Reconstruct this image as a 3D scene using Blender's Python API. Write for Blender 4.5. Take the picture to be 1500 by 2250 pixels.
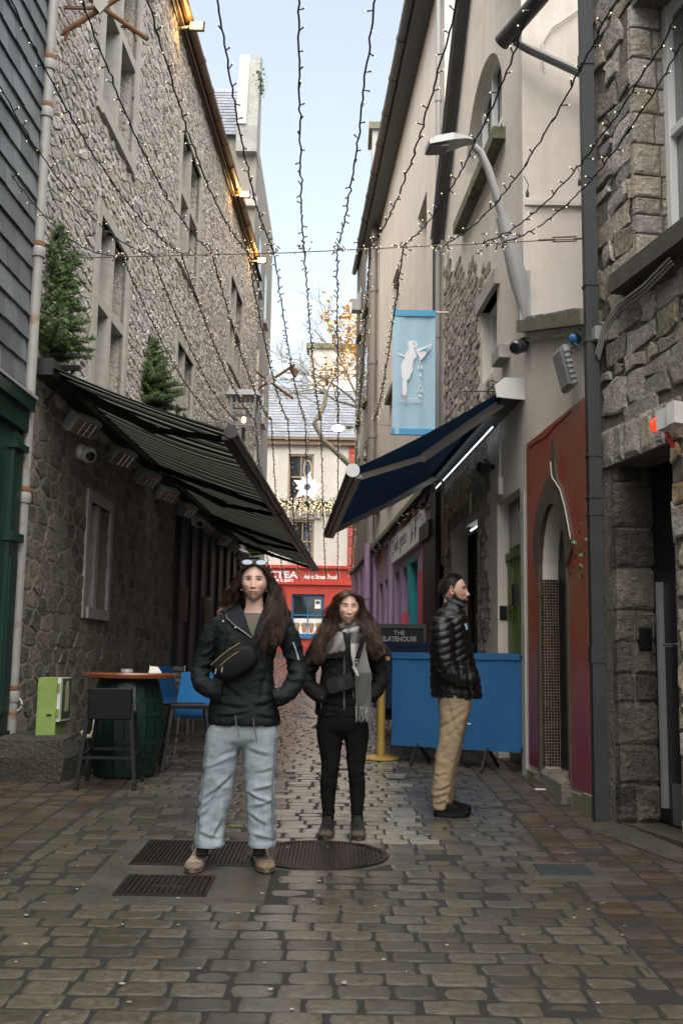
import bpy, bmesh, math, random, time
import numpy as np
from mathutils import Vector, Matrix, noise
T0 = time.time()
for _o in list(bpy.data.objects): bpy.data.objects.remove(_o)
SC = bpy.context.scene
COL = SC.collection
# ------------------------------------------------------------------ camera
FPX = 2300.0; CAMZ = 1.406; SLOPE = 0.0372
_p = math.atan(330/FPX); _r = math.radians(0.9)
CAM = Vector((0, 0, CAMZ))
_F = Vector((0, math.cos(_p), math.sin(_p))); _U0 = Vector((0, -math.sin(_p), math.cos(_p))); _R0 = Vector((1, 0, 0))
_R = _R0*math.cos(_r)+_U0*math.sin(_r); _U = -_R0*math.sin(_r)+_U0*math.cos(_r)
cd = bpy.data.cameras.new('camera'); co = bpy.data.objects.new('camera', cd); COL.objects.link(co)
cd.sensor_fit = 'VERTICAL'; cd.sensor_height = 36; cd.sensor_width = 24; cd.lens = FPX/2250*36
cd.clip_start = 0.05; cd.clip_end = 2000
cd.dof.use_dof = True; cd.dof.focus_distance = 6.6; cd.dof.aperture_fstop = 9.0
mw = Matrix.Identity(4)
for i, c in enumerate((_R, _U, -_F)):
    for j in range(3): mw[j][i] = c[j]
mw.translation = CAM
co.matrix_world = mw
SC.camera = co
# ------------------------------------------------------------------ sky, sun, exposure
SUN_EL, SUN_AZ = math.radians(64), math.radians(184)     # azimuth clockwise from +Y (light from behind the camera)
w = bpy.data.worlds.new('World'); SC.world = w; w.use_nodes = True
nt = w.node_tree; nt.nodes.clear()
sky = nt.nodes.new('ShaderNodeTexSky'); sky.sky_type = 'NISHITA'; sky.sun_disc = False
sky.sun_elevation = SUN_EL; sky.sun_rotation = SUN_AZ; sky.air_density = 1.0; sky.dust_density = 2.5; sky.ozone_density = 1.5
hs = nt.nodes.new('ShaderNodeHueSaturation'); hs.inputs['Hue'].default_value = 0.478; hs.inputs['Saturation'].default_value = 0.42
bg = nt.nodes.new('ShaderNodeBackground'); bg.inputs['Strength'].default_value = 0.068
wo = nt.nodes.new('ShaderNodeOutputWorld')
nt.links.new(sky.outputs[0], hs.inputs['Color']); nt.links.new(hs.outputs[0], bg.inputs[0]); nt.links.new(bg.outputs[0], wo.inputs[0])
sl = bpy.data.lights.new('sun', 'SUN'); sl.energy = 1.5; sl.angle = math.radians(100); sl.color = (1.0, 0.95, 0.88)
so = bpy.data.objects.new('sun', sl); COL.objects.link(so)
_d = Vector((math.sin(SUN_AZ)*math.cos(SUN_EL), math.cos(SUN_AZ)*math.cos(SUN_EL), math.sin(SUN_EL)))
so.rotation_euler = _d.to_track_quat('Z', 'Y').to_euler(); so.location = (0, -5, 30)
vs = SC.view_settings
SC.display_settings.display_device = 'sRGB'
vs.view_transform = 'Standard'; vs.look = 'None'; vs.gamma = 1.0; vs.use_curve_mapping = False
vs.exposure = 2.35
SC.cycles.use_denoising = True
try: SC.cycles.denoiser = 'OPENIMAGEDENOISE'
except Exception: pass
SC.cycles.max_bounces = 8; SC.cycles.diffuse_bounces = 4; SC.cycles.glossy_bounces = 3; SC.cycles.transparent_max_bounces = 6
SC.cycles.sample_clamp_indirect = 6
# ------------------------------------------------------------------ pixel geometry
def ray(px, py): return _R*((px-750)/FPX) + _U*((1125-py)/FPX) + _F
def gz(y): return SLOPE*y
def G(px, py):
    v = ray(px, py); t = CAMZ/(SLOPE*v.y-v.z); return CAM+v*t
def D(px, py, d):
    v = ray(px, py); return CAM+v*(d/v.y)
class WF:
    """vertical wall face: s = world y, z = height, o = metres out of the wall"""
    def __init__(self, P, k, sgn):
        self.P = P; self.k = k; L = math.hypot(1, k)
        self.n = Vector((sgn/L, -sgn*k/L, 0)); self.t = Vector((k/L, 1/L, 0)); self.sgn = sgn
    def pt(self, s, z, o=0.0):
        return Vector((self.P[0]+self.k*(s-self.P[1])+self.n.x*o, s+self.n.y*o, z))
    def hit(self, px, py):
        v = ray(px, py); nx, ny = self.n.x, self.n.y
        t = (nx*(self.P[0]-CAM.x)+ny*(self.P[1]-CAM.y))/(nx*v.x+ny*v.y)
        q = CAM+v*t; return q.y, q.z
class FF:
    """wall face that faces the camera: s = world x, at depth y"""
    def __init__(self, y): self.y = y; self.n = Vector((0, -1, 0)); self.t = Vector((1, 0, 0)); self.sgn = 1
    def pt(self, s, z, o=0.0): return Vector((s, self.y-o, z))
    def hit(self, px, py):
        q = D(px, py, self.y); return q.x, q.z
class FR:
    """general frame"""
    def __init__(self, o, u, v, w): self.o, self.u, self.v, self.w = Vector(o), Vector(u), Vector(v), Vector(w)
    def pt(self, a, b, c=0.0): return self.o+self.u*a+self.v*b+self.w*c
XYZ = FR((0, 0, 0), (1, 0, 0), (0, 1, 0), (0, 0, 1))
LW = WF((-3.06, 10.0), 0.033, 1)
RW = WF((1.92, 7.92), -0.06, -1)
R0W = WF((1.985, 7.95), -0.2, -1)
# ------------------------------------------------------------------ mesh builder
def root_loc(o):
    v = Vector((0, 0, 0))
    while o is not None: v += o.location; o = o.parent
    return v
class MB:
    def __init__(self): self.v = []; self.f = []
    def add(self, vs, fs):
        k = len(self.v); self.v.extend([tuple(p) for p in vs]); self.f.extend([tuple(i+k for i in f) for f in fs]); return self
    def box(self, fr, a0, a1, b0, b1, c0, c1):
        p = [fr.pt(a, b, c) for c in (c0, c1) for b in (b0, b1) for a in (a0, a1)]
        return self.add(p, [(0, 2, 3, 1), (4, 5, 7, 6), (0, 1, 5, 4), (2, 6, 7, 3), (0, 4, 6, 2), (1, 3, 7, 5)])
    def bbox(self, fr, a0, a1, b0, b1, c0, c1, r=0.01):
        """box with a chamfered front (c1) edge"""
        self.box(fr, a0, a1, b0, b1, c0, c1-r) if False else None
        p = [fr.pt(a, b, c0) for a, b in ((a0, b0), (a1, b0), (a1, b1), (a0, b1))]
        p += [fr.pt(a, b, c1-r) for a, b in ((a0, b0), (a1, b0), (a1, b1), (a0, b1))]
        p += [fr.pt(a, b, c1) for a, b in ((a0+r, b0+r), (a1-r, b0+r), (a1-r, b1-r), (a0+r, b1-r))]
        fs = [(3, 2, 1, 0), (8, 9, 10, 11)]
        for k in (0, 4):
            for i in range(4):
                j = (i+1) % 4; fs.append((k+i, k+j, k+4+j, k+4+i))
        return self.add(p, fs)
    def quad(self, *pts): return self.add(pts, [tuple(range(len(pts)))])
    def prism(self, pts, ext):
        ext = Vector(ext); n = len(pts); pts = [Vector(p) for p in pts]
        fs = [tuple(range(n))[::-1], tuple(range(n, 2*n))]
        for i in range(n): j = (i+1) % n; fs.append((i, j, n+j, n+i))
        return self.add(pts+[p+ext for p in pts], fs)
    def tube(self, path, r, n=8, caps=True, flat=None):
        path = [Vector(p) for p in path]; m = len(path)
        rr = r if isinstance(r, (list, tuple)) else [r]*m
        vs = []; fs = []; prev = None
        for i, p in enumerate(path):
            t = (path[min(i+1, m-1)]-path[max(i-1, 0)])
            if t.length < 1e-9: t = Vector((0, 0, 1))
            t.normalize()
            if prev is None:
                a = Vector((0, 0, 1)) if abs(t.z) < 0.9 else Vector((1, 0, 0))
                u = t.cross(a).normalized()
            else:
                u = (prev-t*prev.dot(t))
                u = u.normalized() if u.length > 1e-6 else t.orthogonal().normalized()
            prev = u; v = t.cross(u)
            for k in range(n):
                a = 2*math.pi*k/n
                vs.append(p+(u*math.cos(a)+v*math.sin(a)*(flat or 1))*rr[i])
        for i in range(m-1):
            for k in range(n):
                k2 = (k+1) % n; fs.append((i*n+k, i*n+k2, (i+1)*n+k2, (i+1)*n+k))
        if caps: fs.append(tuple(range(n))[::-1]); fs.append(tuple(range((m-1)*n, m*n)))
        return self.add(vs, fs)
    def bar(self, a, b, w, h=None):
        """square bar between two points"""
        a, b = Vector(a), Vector(b); t = (b-a).normalized(); h = h or w
        u = t.cross(Vector((0, 0, 1)) if abs(t.z) < 0.95 else Vector((0, 1, 0))).normalized(); v = u.cross(t)
        fr = FR(a, t, u, v); return self.box(fr, 0, (b-a).length, -w/2, w/2, -h/2, h/2)
    def lathe(self, prof, c, n=24, u=(1, 0, 0), v=(0, 1, 0), w=(0, 0, 1), caps=True, sweep=2*math.pi):
        c, u, v, w = Vector(c), Vector(u), Vector(v), Vector(w); vs = []; fs = []; m = len(prof)
        for r, z in prof:
            for k in range(n):
                a = sweep*k/n; vs.append(c+(u*math.cos(a)+v*math.sin(a))*r+w*z)
        for i in range(m-1):
            for k in range(n):
                k2 = (k+1) % n; fs.append((i*n+k, i*n+k2, (i+1)*n+k2, (i+1)*n+k))
        if caps: fs.append(tuple(range(n))[::-1]); fs.append(tuple(range((m-1)*n, m*n)))
        return self.add(vs, fs)
    def ball(self, c, r, n=10, m=7, sc=(1, 1, 1)):
        prof = []
        for i in range(m+1):
            a = math.pi*i/m-math.pi/2; prof.append((max(1e-4, math.cos(a))*r, math.sin(a)*r*sc[2]))
        return self.lathe(prof, c, n, u=(sc[0], 0, 0), v=(0, sc[1], 0))
    def sheet(self, fr, a0, a1, b0, b1, holes=(), o=0.0, depth=None):
        """rectangular face with rectangular holes (a0,a1,b0,b1,depth), with reveals"""
        A = sorted({a0, a1, *[x for h in holes for x in h[:2] if a0 < x < a1]})
        B = sorted({b0, b1, *[x for h in holes for x in h[2:4] if b0 < x < b1]})
        for i in range(len(A)-1):
            for j in range(len(B)-1):
                ca, cb = (A[i]+A[i+1])/2, (B[j]+B[j+1])/2
                if any(h[0] < ca < h[1] and h[2] < cb < h[3] for h in holes): continue
                self.quad(fr.pt(A[i], B[j], o), fr.pt(A[i+1], B[j], o), fr.pt(A[i+1], B[j+1], o), fr.pt(A[i], B[j+1], o))
        for h in holes:
            x0, x1, y0, y1, dp = h; c = [(x0, y0), (x1, y0), (x1, y1), (x0, y1)]
            for i in range(4):
                p, q = c[i], c[(i+1) % 4]
                self.quad(fr.pt(*p, o), fr.pt(*q, o), fr.pt(*q, o-dp), fr.pt(*p, o-dp))
        return self
    def text(self, s, fr, size, ext=0.004, align='CENTER', sx=1.0, bold=0.0):
        cu = bpy.data.curves.new('t', 'FONT'); cu.body = s; cu.size = size; cu.align_x = align; cu.extrude = ext; cu.resolution_u = 3; cu.offset = bold
        ob = bpy.data.objects.new('t', cu); COL.objects.link(ob)
        dg = bpy.context.evaluated_depsgraph_get(); me = ob.evaluated_get(dg).to_mesh()
        vs = [fr.pt(p.co.x*sx, p.co.y, p.co.z) for p in me.vertices]; fs = [tuple(p.vertices) for p in me.polygons]
        bpy.data.objects.remove(ob); bpy.data.curves.remove(cu)
        return self.add(vs, fs)
    def build(self, name, mat, parent=None, smooth=False, kind=None, label=None, cat=None, group=None, at=None):
        off = root_loc(parent) if parent else Vector(at or (0, 0, 0))
        me = bpy.data.meshes.new(name)
        vv = np.array(self.v, dtype=float).reshape(-1, 3)-np.array(off)
        me.from_pydata(vv.tolist(), [], self.f); me.update()
        if smooth:
            me.polygons.foreach_set('use_smooth', [True]*len(me.polygons))
            if smooth != 1: 
                try: me.set_sharp_from_angle(angle=smooth)
                except Exception: pass
        if mat: me.materials.append(mat)
        o = bpy.data.objects.new(name, me); COL.objects.link(o)
        if parent: o.parent = parent
        else: o.location = off
        return tag(o, label, cat, group, kind)
def tag(o, label=None, cat=None, group=None, kind=None):
    if label: o['label'] = label
    if cat: o['category'] = cat
    if group: o['group'] = group
    if kind: o['kind'] = kind
    return o
def thing(name, label, cat, loc=(0, 0, 0), group=None):
    o = bpy.data.objects.new(name, None); COL.objects.link(o); o.location = loc; o.empty_display_size = 0.1
    return tag(o, label, cat, group)
def copy_tree(o, parent=None):
    c = o.copy(); COL.objects.link(c); c.parent = parent
    for ch in list(o.children): copy_tree(ch, c)
    return c
SH = math.radians(35)
# ------------------------------------------------------------------ materials
MATS = {}
def M(name, col, rough=0.7, col2=None, nscale=6.0, ndet=6.0, bump=0.0, bscale=40.0, metal=0.0, island=0.0, hue=0.0, spec=0.5, emit=None, estr=0.0,
      streak=0.0, streakc=(0.03, 0.03, 0.025), rough2=None, coat=0.0, wetz=None, stain_or_pit=None, stretch=None, trans=0.0, alpha=1.0, sheen=0.0, contrast=0.25, sscale=1.0, grain=0.0, bdist=0.02):
    if name in MATS: return MATS[name]
    m = bpy.data.materials.new(name); m.use_nodes = True; t = m.node_tree; N = t.nodes.new; L = t.links.new
    b = t.nodes['Principled BSDF']; out = t.nodes['Material Output']
    b.inputs['Roughness'].default_value = rough; b.inputs['Metallic'].default_value = metal
    b.inputs['Specular IOR Level'].default_value = spec
    if coat: b.inputs['Coat Weight'].default_value = coat; b.inputs['Coat Roughness'].default_value = 0.15
    if sheen: b.inputs['Sheen Weight'].default_value = sheen
    geo = N('ShaderNodeNewGeometry'); pos = geo.outputs['Position']
    if stretch:
        mp = N('ShaderNodeMapping'); mp.inputs['Scale'].default_value = stretch; L(pos, mp.inputs[0]); pos = mp.outputs[0]
    def nz(scale, det=5.0, src=None, rgh=0.6):
        n = N('ShaderNodeTexNoise'); n.inputs['Scale'].default_value = scale; n.inputs['Detail'].default_value = det; n.inputs['Roughness'].default_value = rgh
        L(src or pos, n.inputs['Vector']); return n.outputs['Fac']
    def ramp(fac, lo, hi):
        r = N('ShaderNodeMapRange'); r.inputs['From Min'].default_value = lo; r.inputs['From Max'].default_value = hi; L(fac, r.inputs['Value']); return r.outputs[0]
    def mix(fac, a, c, mode='MIX'):
        x = N('ShaderNodeMix'); x.data_type = 'RGBA'; x.blend_type = mode
        if hasattr(fac, 'links'): L(fac, x.inputs[0])
        else: x.inputs[0].default_value = fac
        for k, s in ((6, a), (7, c)):
            if hasattr(s, 'links'): L(s, x.inputs[k])
            else: x.inputs[k].default_value = (*s[:3], 1)
        return x.outputs[2]
    c = (*col[:3], 1)
    cur = None
    if col2 is not None:
        cur = mix(ramp(nz(nscale, ndet), 0.5-contrast, 0.5+contrast), col, col2)
    if stain_or_pit is not None:      # (colour, scale, threshold, softness)
        sc_, ss_, th_, sf_ = stain_or_pit
        cur = mix(ramp(nz(ss_, 8), th_, th_+sf_), cur if cur is not None else col, sc_)
    if island or hue:
        oi = N('ShaderNodeObjectInfo'); ad = N('ShaderNodeMath'); ad.operation = 'ADD'; L(oi.outputs['Random'], ad.inputs[0]); L(geo.outputs['Random Per Island'], ad.inputs[1])
        fr = N('ShaderNodeMath'); fr.operation = 'FRACT'; L(ad.outputs[0], fr.inputs[0])
        hv = N('ShaderNodeHueSaturation')
        mr = N('ShaderNodeMapRange'); mr.inputs['To Min'].default_value = 1-island; mr.inputs['To Max'].default_value = 1+island; L(fr.outputs[0], mr.inputs['Value']); L(mr.outputs[0], hv.inputs['Value'])
        if hue:
            m7 = N('ShaderNodeMath'); m7.operation = 'MULTIPLY'; m7.inputs[1].default_value = 7.31; L(fr.outputs[0], m7.inputs[0])
            f7 = N('ShaderNodeMath'); f7.operation = 'FRACT'; L(m7.outputs[0], f7.inputs[0])
            m8 = N('ShaderNodeMapRange'); m8.inputs['To Min'].default_value = 0.5-hue; m8.inputs['To Max'].default_value = 0.5+hue; L(f7.outputs[0], m8.inputs['Value']); L(m8.outputs[0], hv.inputs['Hue'])
            m9 = N('ShaderNodeMapRange'); m9.inputs['To Min'].default_value = 0.6; m9.inputs['To Max'].default_value = 1.4; L(f7.outputs[0], m9.inputs['Value']); L(m9.outputs[0], hv.inputs['Saturation'])
        if cur is not None: L(cur, hv.inputs['Color'])
        else: hv.inputs['Color'].default_value = c
        cur = hv.outputs[0]
    if grain:
        gm = N('ShaderNodeMapRange'); gm.inputs['From Min'].default_value = 0.3; gm.inputs['From Max'].default_value = 0.7; gm.inputs['To Min'].default_value = 1-grain; gm.inputs['To Max'].default_value = 1+grain; L(nz(nscale*5.0, 9, None, 0.75), gm.inputs['Value'])
        hg = N('ShaderNodeHueSaturation'); L(gm.outputs[0], hg.inputs['Value'])
        if cur is not None: L(cur, hg.inputs['Color'])
        else: hg.inputs['Color'].default_value = c
        cur = hg.outputs[0]
    if streak:
        mp = N('ShaderNodeMapping'); mp.inputs['Scale'].default_value = (5*sscale, 5*sscale, 0.35*sscale); L(geo.outputs['Position'], mp.inputs[0])
        cur = mix(ramp(nz(1.0, 7, mp.outputs[0], 0.65), 0.52, 0.52+0.5/max(streak, 0.05)), cur if cur is not None else col, streakc)
    if cur is not None: L(cur, b.inputs['Base Color'])
    else: b.inputs['Base Color'].default_value = c
    if rough2 is not None:
        mr = N('ShaderNodeMapRange'); mr.inputs['From Min'].default_value = 0.35; mr.inputs['From Max'].default_value = 0.65
        mr.inputs['To Min'].default_value = rough; mr.inputs['To Max'].default_value = rough2; L(nz(wetz or 3.0, 5), mr.inputs['Value']); L(mr.outputs[0], b.inputs['Roughness'])
    if bump:
        bp = N('ShaderNodeBump'); bp.inputs['Strength'].default_value = min(1, bump); bp.inputs['Distance'].default_value = bdist*max(1, bump)
        L(nz(bscale, 8, None, 0.65), bp.inputs['Height']); L(bp.outputs[0], b.inputs['Normal'])
    if emit:
        b.inputs['Emission Color'].default_value = (*emit, 1); b.inputs['Emission Strength'].default_value = estr
    if trans: b.inputs['Transmission Weight'].default_value = trans
    MATS[name] = m; return m
def glass(name, col=(0.02, 0.025, 0.03), rough=0.04):
    return M(name, col, rough=rough, spec=0.8)
# ================================================================== stone layout helpers
def clip(poly, nx, ny, c):
    out = []
    for i in range(len(poly)):
        p, q = poly[i], poly[(i+1) % len(poly)]
        dp, dq = p[0]*nx+p[1]*ny-c, q[0]*nx+q[1]*ny-c
        if dp <= 0: out.append(p)
        if (dp < 0) != (dq < 0):
            t = dp/(dp-dq); out.append((p[0]+(q[0]-p[0])*t, p[1]+(q[1]-p[1])*t))
    return out
def rubble(a0, a1, b0, b1, ca, cb, rng, jit=0.42):
    """irregular stones: Voronoi cells of a jittered running-bond grid"""
    na, nb = int((a1-a0)/ca)+1, int((b1-b0)/cb)+1
    P = {}
    for j in range(-2, nb+3):
        for i in range(-2, na+3):
            P[i, j] = (i+0.5*(j % 2)+rng.uniform(-jit, jit), j+rng.uniform(-jit, jit)*0.8)
    polys = []
    for j in range(nb+1):
        for i in range(na+1):
            x, y = P[i, j]; poly = [(x-1.6, y-1.6), (x+1.6, y-1.6), (x+1.6, y+1.6), (x-1.6, y+1.6)]
            for dj in (-2, -1, 0, 1, 2):
                for di in (-2, -1, 0, 1, 2):
                    if di == dj == 0: continue
                    u, v = P[i+di, j+dj]; nx, ny = u-x, v-y
                    poly = clip(poly, nx, ny, nx*(x+u)/2+ny*(y+v)/2)
                    if len(poly) < 3: break
                if len(poly) < 3: break
            if len(poly) >= 3: polys.append([(a0+p[0]*ca, b0+p[1]*cb) for p in poly])
    return polys
def courses(a0, a1, b0, b1, hmin, hmax, wmin, wmax, rng, jit=0.02):
    polys = []; z = b0
    while z < b1:
        h = rng.uniform(hmin, hmax); a = a0-rng.uniform(0, wmax)
        while a < a1:
            wd = rng.uniform(wmin, wmax)*(0.7+h/hmax*0.5); J = lambda: rng.uniform(-jit, jit)
            if h > 0.75*hmax and rng.random() < 0.25:
                m = h*rng.uniform(0.4, 0.6)
                polys.append([(a+J(), z+J()), (a+wd+J(), z+J()), (a+wd+J(), z+m+J()), (a+J(), z+m+J())])
                polys.append([(a+J(), z+m+J()), (a+wd+J(), z+m+J()), (a+wd+J(), z+h+J()), (a+J(), z+h+J())])
            else:
                polys.append([(a+J(), z+J()), (a+wd*0.5+J(), z+J()), (a+wd+J(), z+J()), (a+wd+J()*1.5, z+h*0.5+J()), (a+wd+J(), z+h+J()), (a+wd*0.5+J(), z+h+J()), (a+J(), z+h+J()), (a+J()*1.5, z+h*0.5+J())])
            a += wd
        z += h
    return polys
def stone(mb, fr, poly, gap, prot, rng, o0=-0.03, sink=0.0, round_=0.3):
    n = len(poly); cx = sum(p[0] for p in poly)/n; cy = sum(p[1] for p in poly)/n
    R = min(math.hypot(p[0]-cx, p[1]-cy) for p in poly)+1e-4
    k1 = max(0.35, 1-gap/R); k2 = k1*(1-round_)
    tx, ty = rng.uniform(-0.25, 0.25)*prot/R, rng.uniform(-0.25, 0.25)*prot/R
    vs = []
    for k, o, tl in ((k1, o0, 0), (k1*0.97, prot*0.55-sink, 0.6), (k2, prot-sink, 1)):
        for p in poly:
            dx, dy = (p[0]-cx)*k, (p[1]-cy)*k
            vs.append(fr.pt(cx+dx, cy+dy, o+tl*(dx*tx+dy*ty+rng.uniform(-0.3, 0.3)*prot)))
    fs = []
    for r in (0, 1):
        for i in range(n):
            j = (i+1) % n; fs.append((r*n+i, r*n+j, r*n+n+j, r*n+n+i))
    fs.append(tuple(range(2*n, 3*n)))
    mb.add(vs, fs)
def clamp_poly(p, holes):
    n = len(p); cx = sum(q[0] for q in p)/n; cy = sum(q[1] for q in p)/n
    for a, b, c, d in holes:
        if a < cx < b and c < cy < d: continue
        out = []
        for x, y in p:
            if a < x < b and c < y < d:
                if cx <= a: x = a
                elif cx >= b: x = b
                elif cy <= c: y = c
                else: y = d
            out.append((x, y))
        p = out
    return p
def lay_stones(fr, polys, parent, mat, gap, prot, rng, hide, first, nmax=300, name='stone', round_=0.3):
    """stones as parts: the nmax that `first` ranks lowest singly, the rest as one part"""
    ok = []
    for p in polys:
        n = len(p); c = (sum(q[0] for q in p)/n, sum(q[1] for q in p)/n)
        if hide(c, p): continue
        ok.append((first(c), p))
    ok.sort(key=lambda t: t[0])
    for i, (r, p) in enumerate(ok[:nmax]):
        if r > 1e8: break
        mb = MB(); stone(mb, fr, p, gap, prot*rng.uniform(0.5, 1.3), rng, round_=round_); mb.build(name, mat, parent)
    rest = [t for i, t in enumerate(ok) if i >= nmax or t[0] > 1e8]
    if rest:
        mb = MB()
        for r, p in rest: stone(mb, fr, p, gap, prot*rng.uniform(0.5, 1.3), rng, round_=round_)
        mb.build('masonry', mat, parent, kind='stuff')
# ================================================================== ground
m_bed = M('joint_bed', (0.012, 0.01, 0.007), 0.8, (0.006, 0.0055, 0.004), 9, bump=0.5, bscale=60)
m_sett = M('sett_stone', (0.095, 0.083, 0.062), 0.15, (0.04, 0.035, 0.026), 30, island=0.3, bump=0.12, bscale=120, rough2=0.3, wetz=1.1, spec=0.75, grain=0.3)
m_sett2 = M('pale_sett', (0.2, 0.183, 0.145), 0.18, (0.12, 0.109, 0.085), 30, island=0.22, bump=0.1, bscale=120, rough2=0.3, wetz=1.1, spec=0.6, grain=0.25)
m_brick = M('paving_brick', (0.07, 0.048, 0.034), 0.2, (0.042, 0.034, 0.026), 16, island=0.3, hue=0.02, bump=0.16, bscale=110, grain=0.25, rough2=0.4, wetz=1.5, stain_or_pit=((0.03, 0.036, 0.018), 0.9, 0.55, 0.15))
m_conc = M('concrete', (0.075, 0.065, 0.048), 0.18, (0.038, 0.034, 0.026), 5, bump=0.45, bscale=70, rough2=0.55, wetz=2.2)
m_iron = M('cast_iron', (0.022, 0.018, 0.015), 0.28, (0.045, 0.03, 0.02), 12, metal=0.55, bump=0.3, bscale=120)
m_base = M('ground_base', (0.1, 0.09, 0.075), 0.6, (0.06, 0.055, 0.045), 2, bump=0.3)
GF = FR((0, 0, 0), (1, 0, 0), (0, 1, SLOPE), (0, 0, 1))
mb = MB(); ny = 14
mb.add([(x, y, gz(y)-0.06) for y in (-30, 4, 48, 62, 200, 900) for x in (-400, -3.5, 2.6, 400)], [(j*4+i, j*4+i+1, j*4+i+5, j*4+i+4) for j in range(5) for i in range(3)])
mb.build('ground', m_base, kind='structure')
mb = MB(); mb.box(GF, -1.82, 1.32, -2, 46.9, -0.05, -0.0045)
lane = mb.build('lane_paving', m_bed, kind='structure')
mb = MB(); mb.box(GF, -3.4, -1.82, -2, 46.9, -0.05, -0.0045)
foot_l = mb.build('left_footway', m_bed, kind='structure')
mb = MB(); mb.box(GF, 1.32, 2.9, -2, 46.9, -0.05, -0.0045)
foot_r = mb.build('right_footway', m_bed, kind='structure')
# concrete surround of the covers, in ground coordinates
c0, c1 = G(362, 1835), G(612, 1897)
PATCH = [(-1.33, -0.36, 5.42, 6.98)]
SMALL = (1.08, 1.56, 6.02, 6.5)
def in_patch(x, y):
    return any(a-0.02 < x < b+0.02 and c-0.02 < y < d+0.02 for a, b, c, d in PATCH+[SMALL]) or ((x+0.11)/0.45)**2+((y-6.58)/0.41)**2 < 1
rg = random.Random(5)
setts = []
y = 2.6
while y < 46.8:
    rowh = rg.uniform(0.135, 0.165)*(1 if y < 18 else 1.15); x = -1.82-rg.uniform(0.0, 0.12)
    wob = rg.uniform(-0.012, 0.012)
    while x < 1.32:
        wd = rg.uniform(0.17, 0.25); 
        x0, x1 = max(x, -1.82), min(x+wd, 1.32)
        if x1-x0 > 0.04: setts.append((x0, x1, y, y+rowh, wob))
        x += wd
    y += rowh
def paver(mb, x0, x1, y0, y1, h, rng, g=0.003, r=0.015, dep=0.03):
    cx, cy = (x0+x1)/2, (y0+y1)/2; jt = lambda: rng.uniform(-0.0045, 0.0045)
    g1 = g+0.0015+abs(rng.gauss(0, 0.004)); tl = rng.uniform(-0.007, 0.007); tm = rng.uniform(-0.007, 0.007)
    base = [(x0+g1, y0+g), (cx, y0+g), (x1-g1, y0+g), (x1-g1, cy), (x1-g1, y1-g), (cx, y1-g), (x0+g1, y1-g), (x0+g1, cy)]
    base = [(a+jt()+(0 if i % 2 else math.copysign(0.006, cx-a)), b+jt()+(0 if i % 2 else math.copysign(0.005, cy-b))) for i, (a, b) in enumerate(base)]; vs = []
    for k, (dz, ins) in enumerate(((-dep, 0.0), (-0.0032, 0.0), (0.0, r))):
        for i, (a, b) in enumerate(base):
            q = ins*(1.7 if i % 2 == 0 else 1.0)
            a2 = a+(q if a < cx-0.01 else -q if a > cx+0.01 else 0); b2 = b+(q if b < cy-0.005 else -q if b > cy+0.005 else 0)
            vs.append(GF.pt(a2, b2, h+dz+((a2-cx)*tl+(b2-cy)*tm if k else 0)))
    fs = []
    for k in (0, 8):
        for i in range(8): j = (i+1) % 8; fs.append((k+i, k+j, k+8+j, k+8+i))
    fs.append(tuple(range(16, 24))); mb.add(vs, fs)
def lay(items, parent, mat, name, nmax, rest, hfun):
    items = sorted([s for s in items if s[3] > 3.4], key=lambda s: s[2])
    rr = random.Random(9); mbr = MB(); n = 0
    for s in items:
        cx, cy = (s[0]+s[1])/2, (s[2]+s[3])/2
        if in_patch(cx, cy): continue
        sx = 750+FPX*cx/cy
        if n < nmax and -20 < sx < 1520 and cy > 3.75:
            mb = MB(); paver(mb, *s[:4], hfun(rr), rr); mb.build(name, mat, parent); n += 1
        else: paver(mbr, *s[:4], hfun(rr), rr)
    mbr.build(rest, mat, parent, kind='stuff')
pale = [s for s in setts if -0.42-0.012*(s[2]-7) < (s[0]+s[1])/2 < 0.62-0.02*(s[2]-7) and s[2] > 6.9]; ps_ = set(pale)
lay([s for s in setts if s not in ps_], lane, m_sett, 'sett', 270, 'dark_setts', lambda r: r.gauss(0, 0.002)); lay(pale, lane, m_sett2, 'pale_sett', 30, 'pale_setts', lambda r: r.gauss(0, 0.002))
def strip(x0, x1, y0, y1, w, l):
    out = []; x = x0; k = 0
    while x < x1-0.03:
        yy = y0-(l/2 if k % 2 else 0)
        while yy < y1: out.append((x, min(x+w, x1), yy, yy+l)); yy += l
        x += w; k += 1
    return out
br_l = strip(-3.3, -1.82, 4.5, 40, 0.21, 0.105+0.0); br_r = strip(1.32, 2.3, 3.4, 40, 0.2, 0.105)
lay(br_l, foot_l, m_brick, 'brick', 150, 'far_bricks', lambda r: r.gauss(0, 0.0015))
lay(br_r, foot_r, m_brick, 'brick', 150, 'far_bricks', lambda r: r.gauss(0, 0.003))
# concrete patch (round manhole hole is simply lower than the ring)
mb = MB()
for a, b, c, d in [(-1.33, -0.36, 5.42, 5.57), (-1.33, -1.14, 5.57, 6.01), (-0.66, -0.36, 5.57, 6.01), (-1.33, -0.36, 6.01, 6.25), (-1.33, -1.19, 6.25, 6.93), (-0.40, -0.36, 6.25, 6.93), (-1.33, -0.36, 6.93, 6.98)]: mb.box(GF, a, b, c, d, -0.05, 0.001)
mb.build('concrete_patch', m_conc, lane)
mb = MB(); mb.box(GF, SMALL[0], SMALL[1], SMALL[2], SMALL[3], -0.05, 0.002); mb.build('concrete_patch', m_conc, lane)
mb = MB(); cc = GF.pt(-0.11, 6.58, 0)
mb.lathe([(0.475, -0.05), (0.475, -0.001), (0.43, -0.001), (0.43, -0.02)], cc, 40, u=(1, 0, 0), v=(0, 0.9, SLOPE), caps=False); mb.build('concrete_patch', m_conc, lane, smooth=SH)
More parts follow.
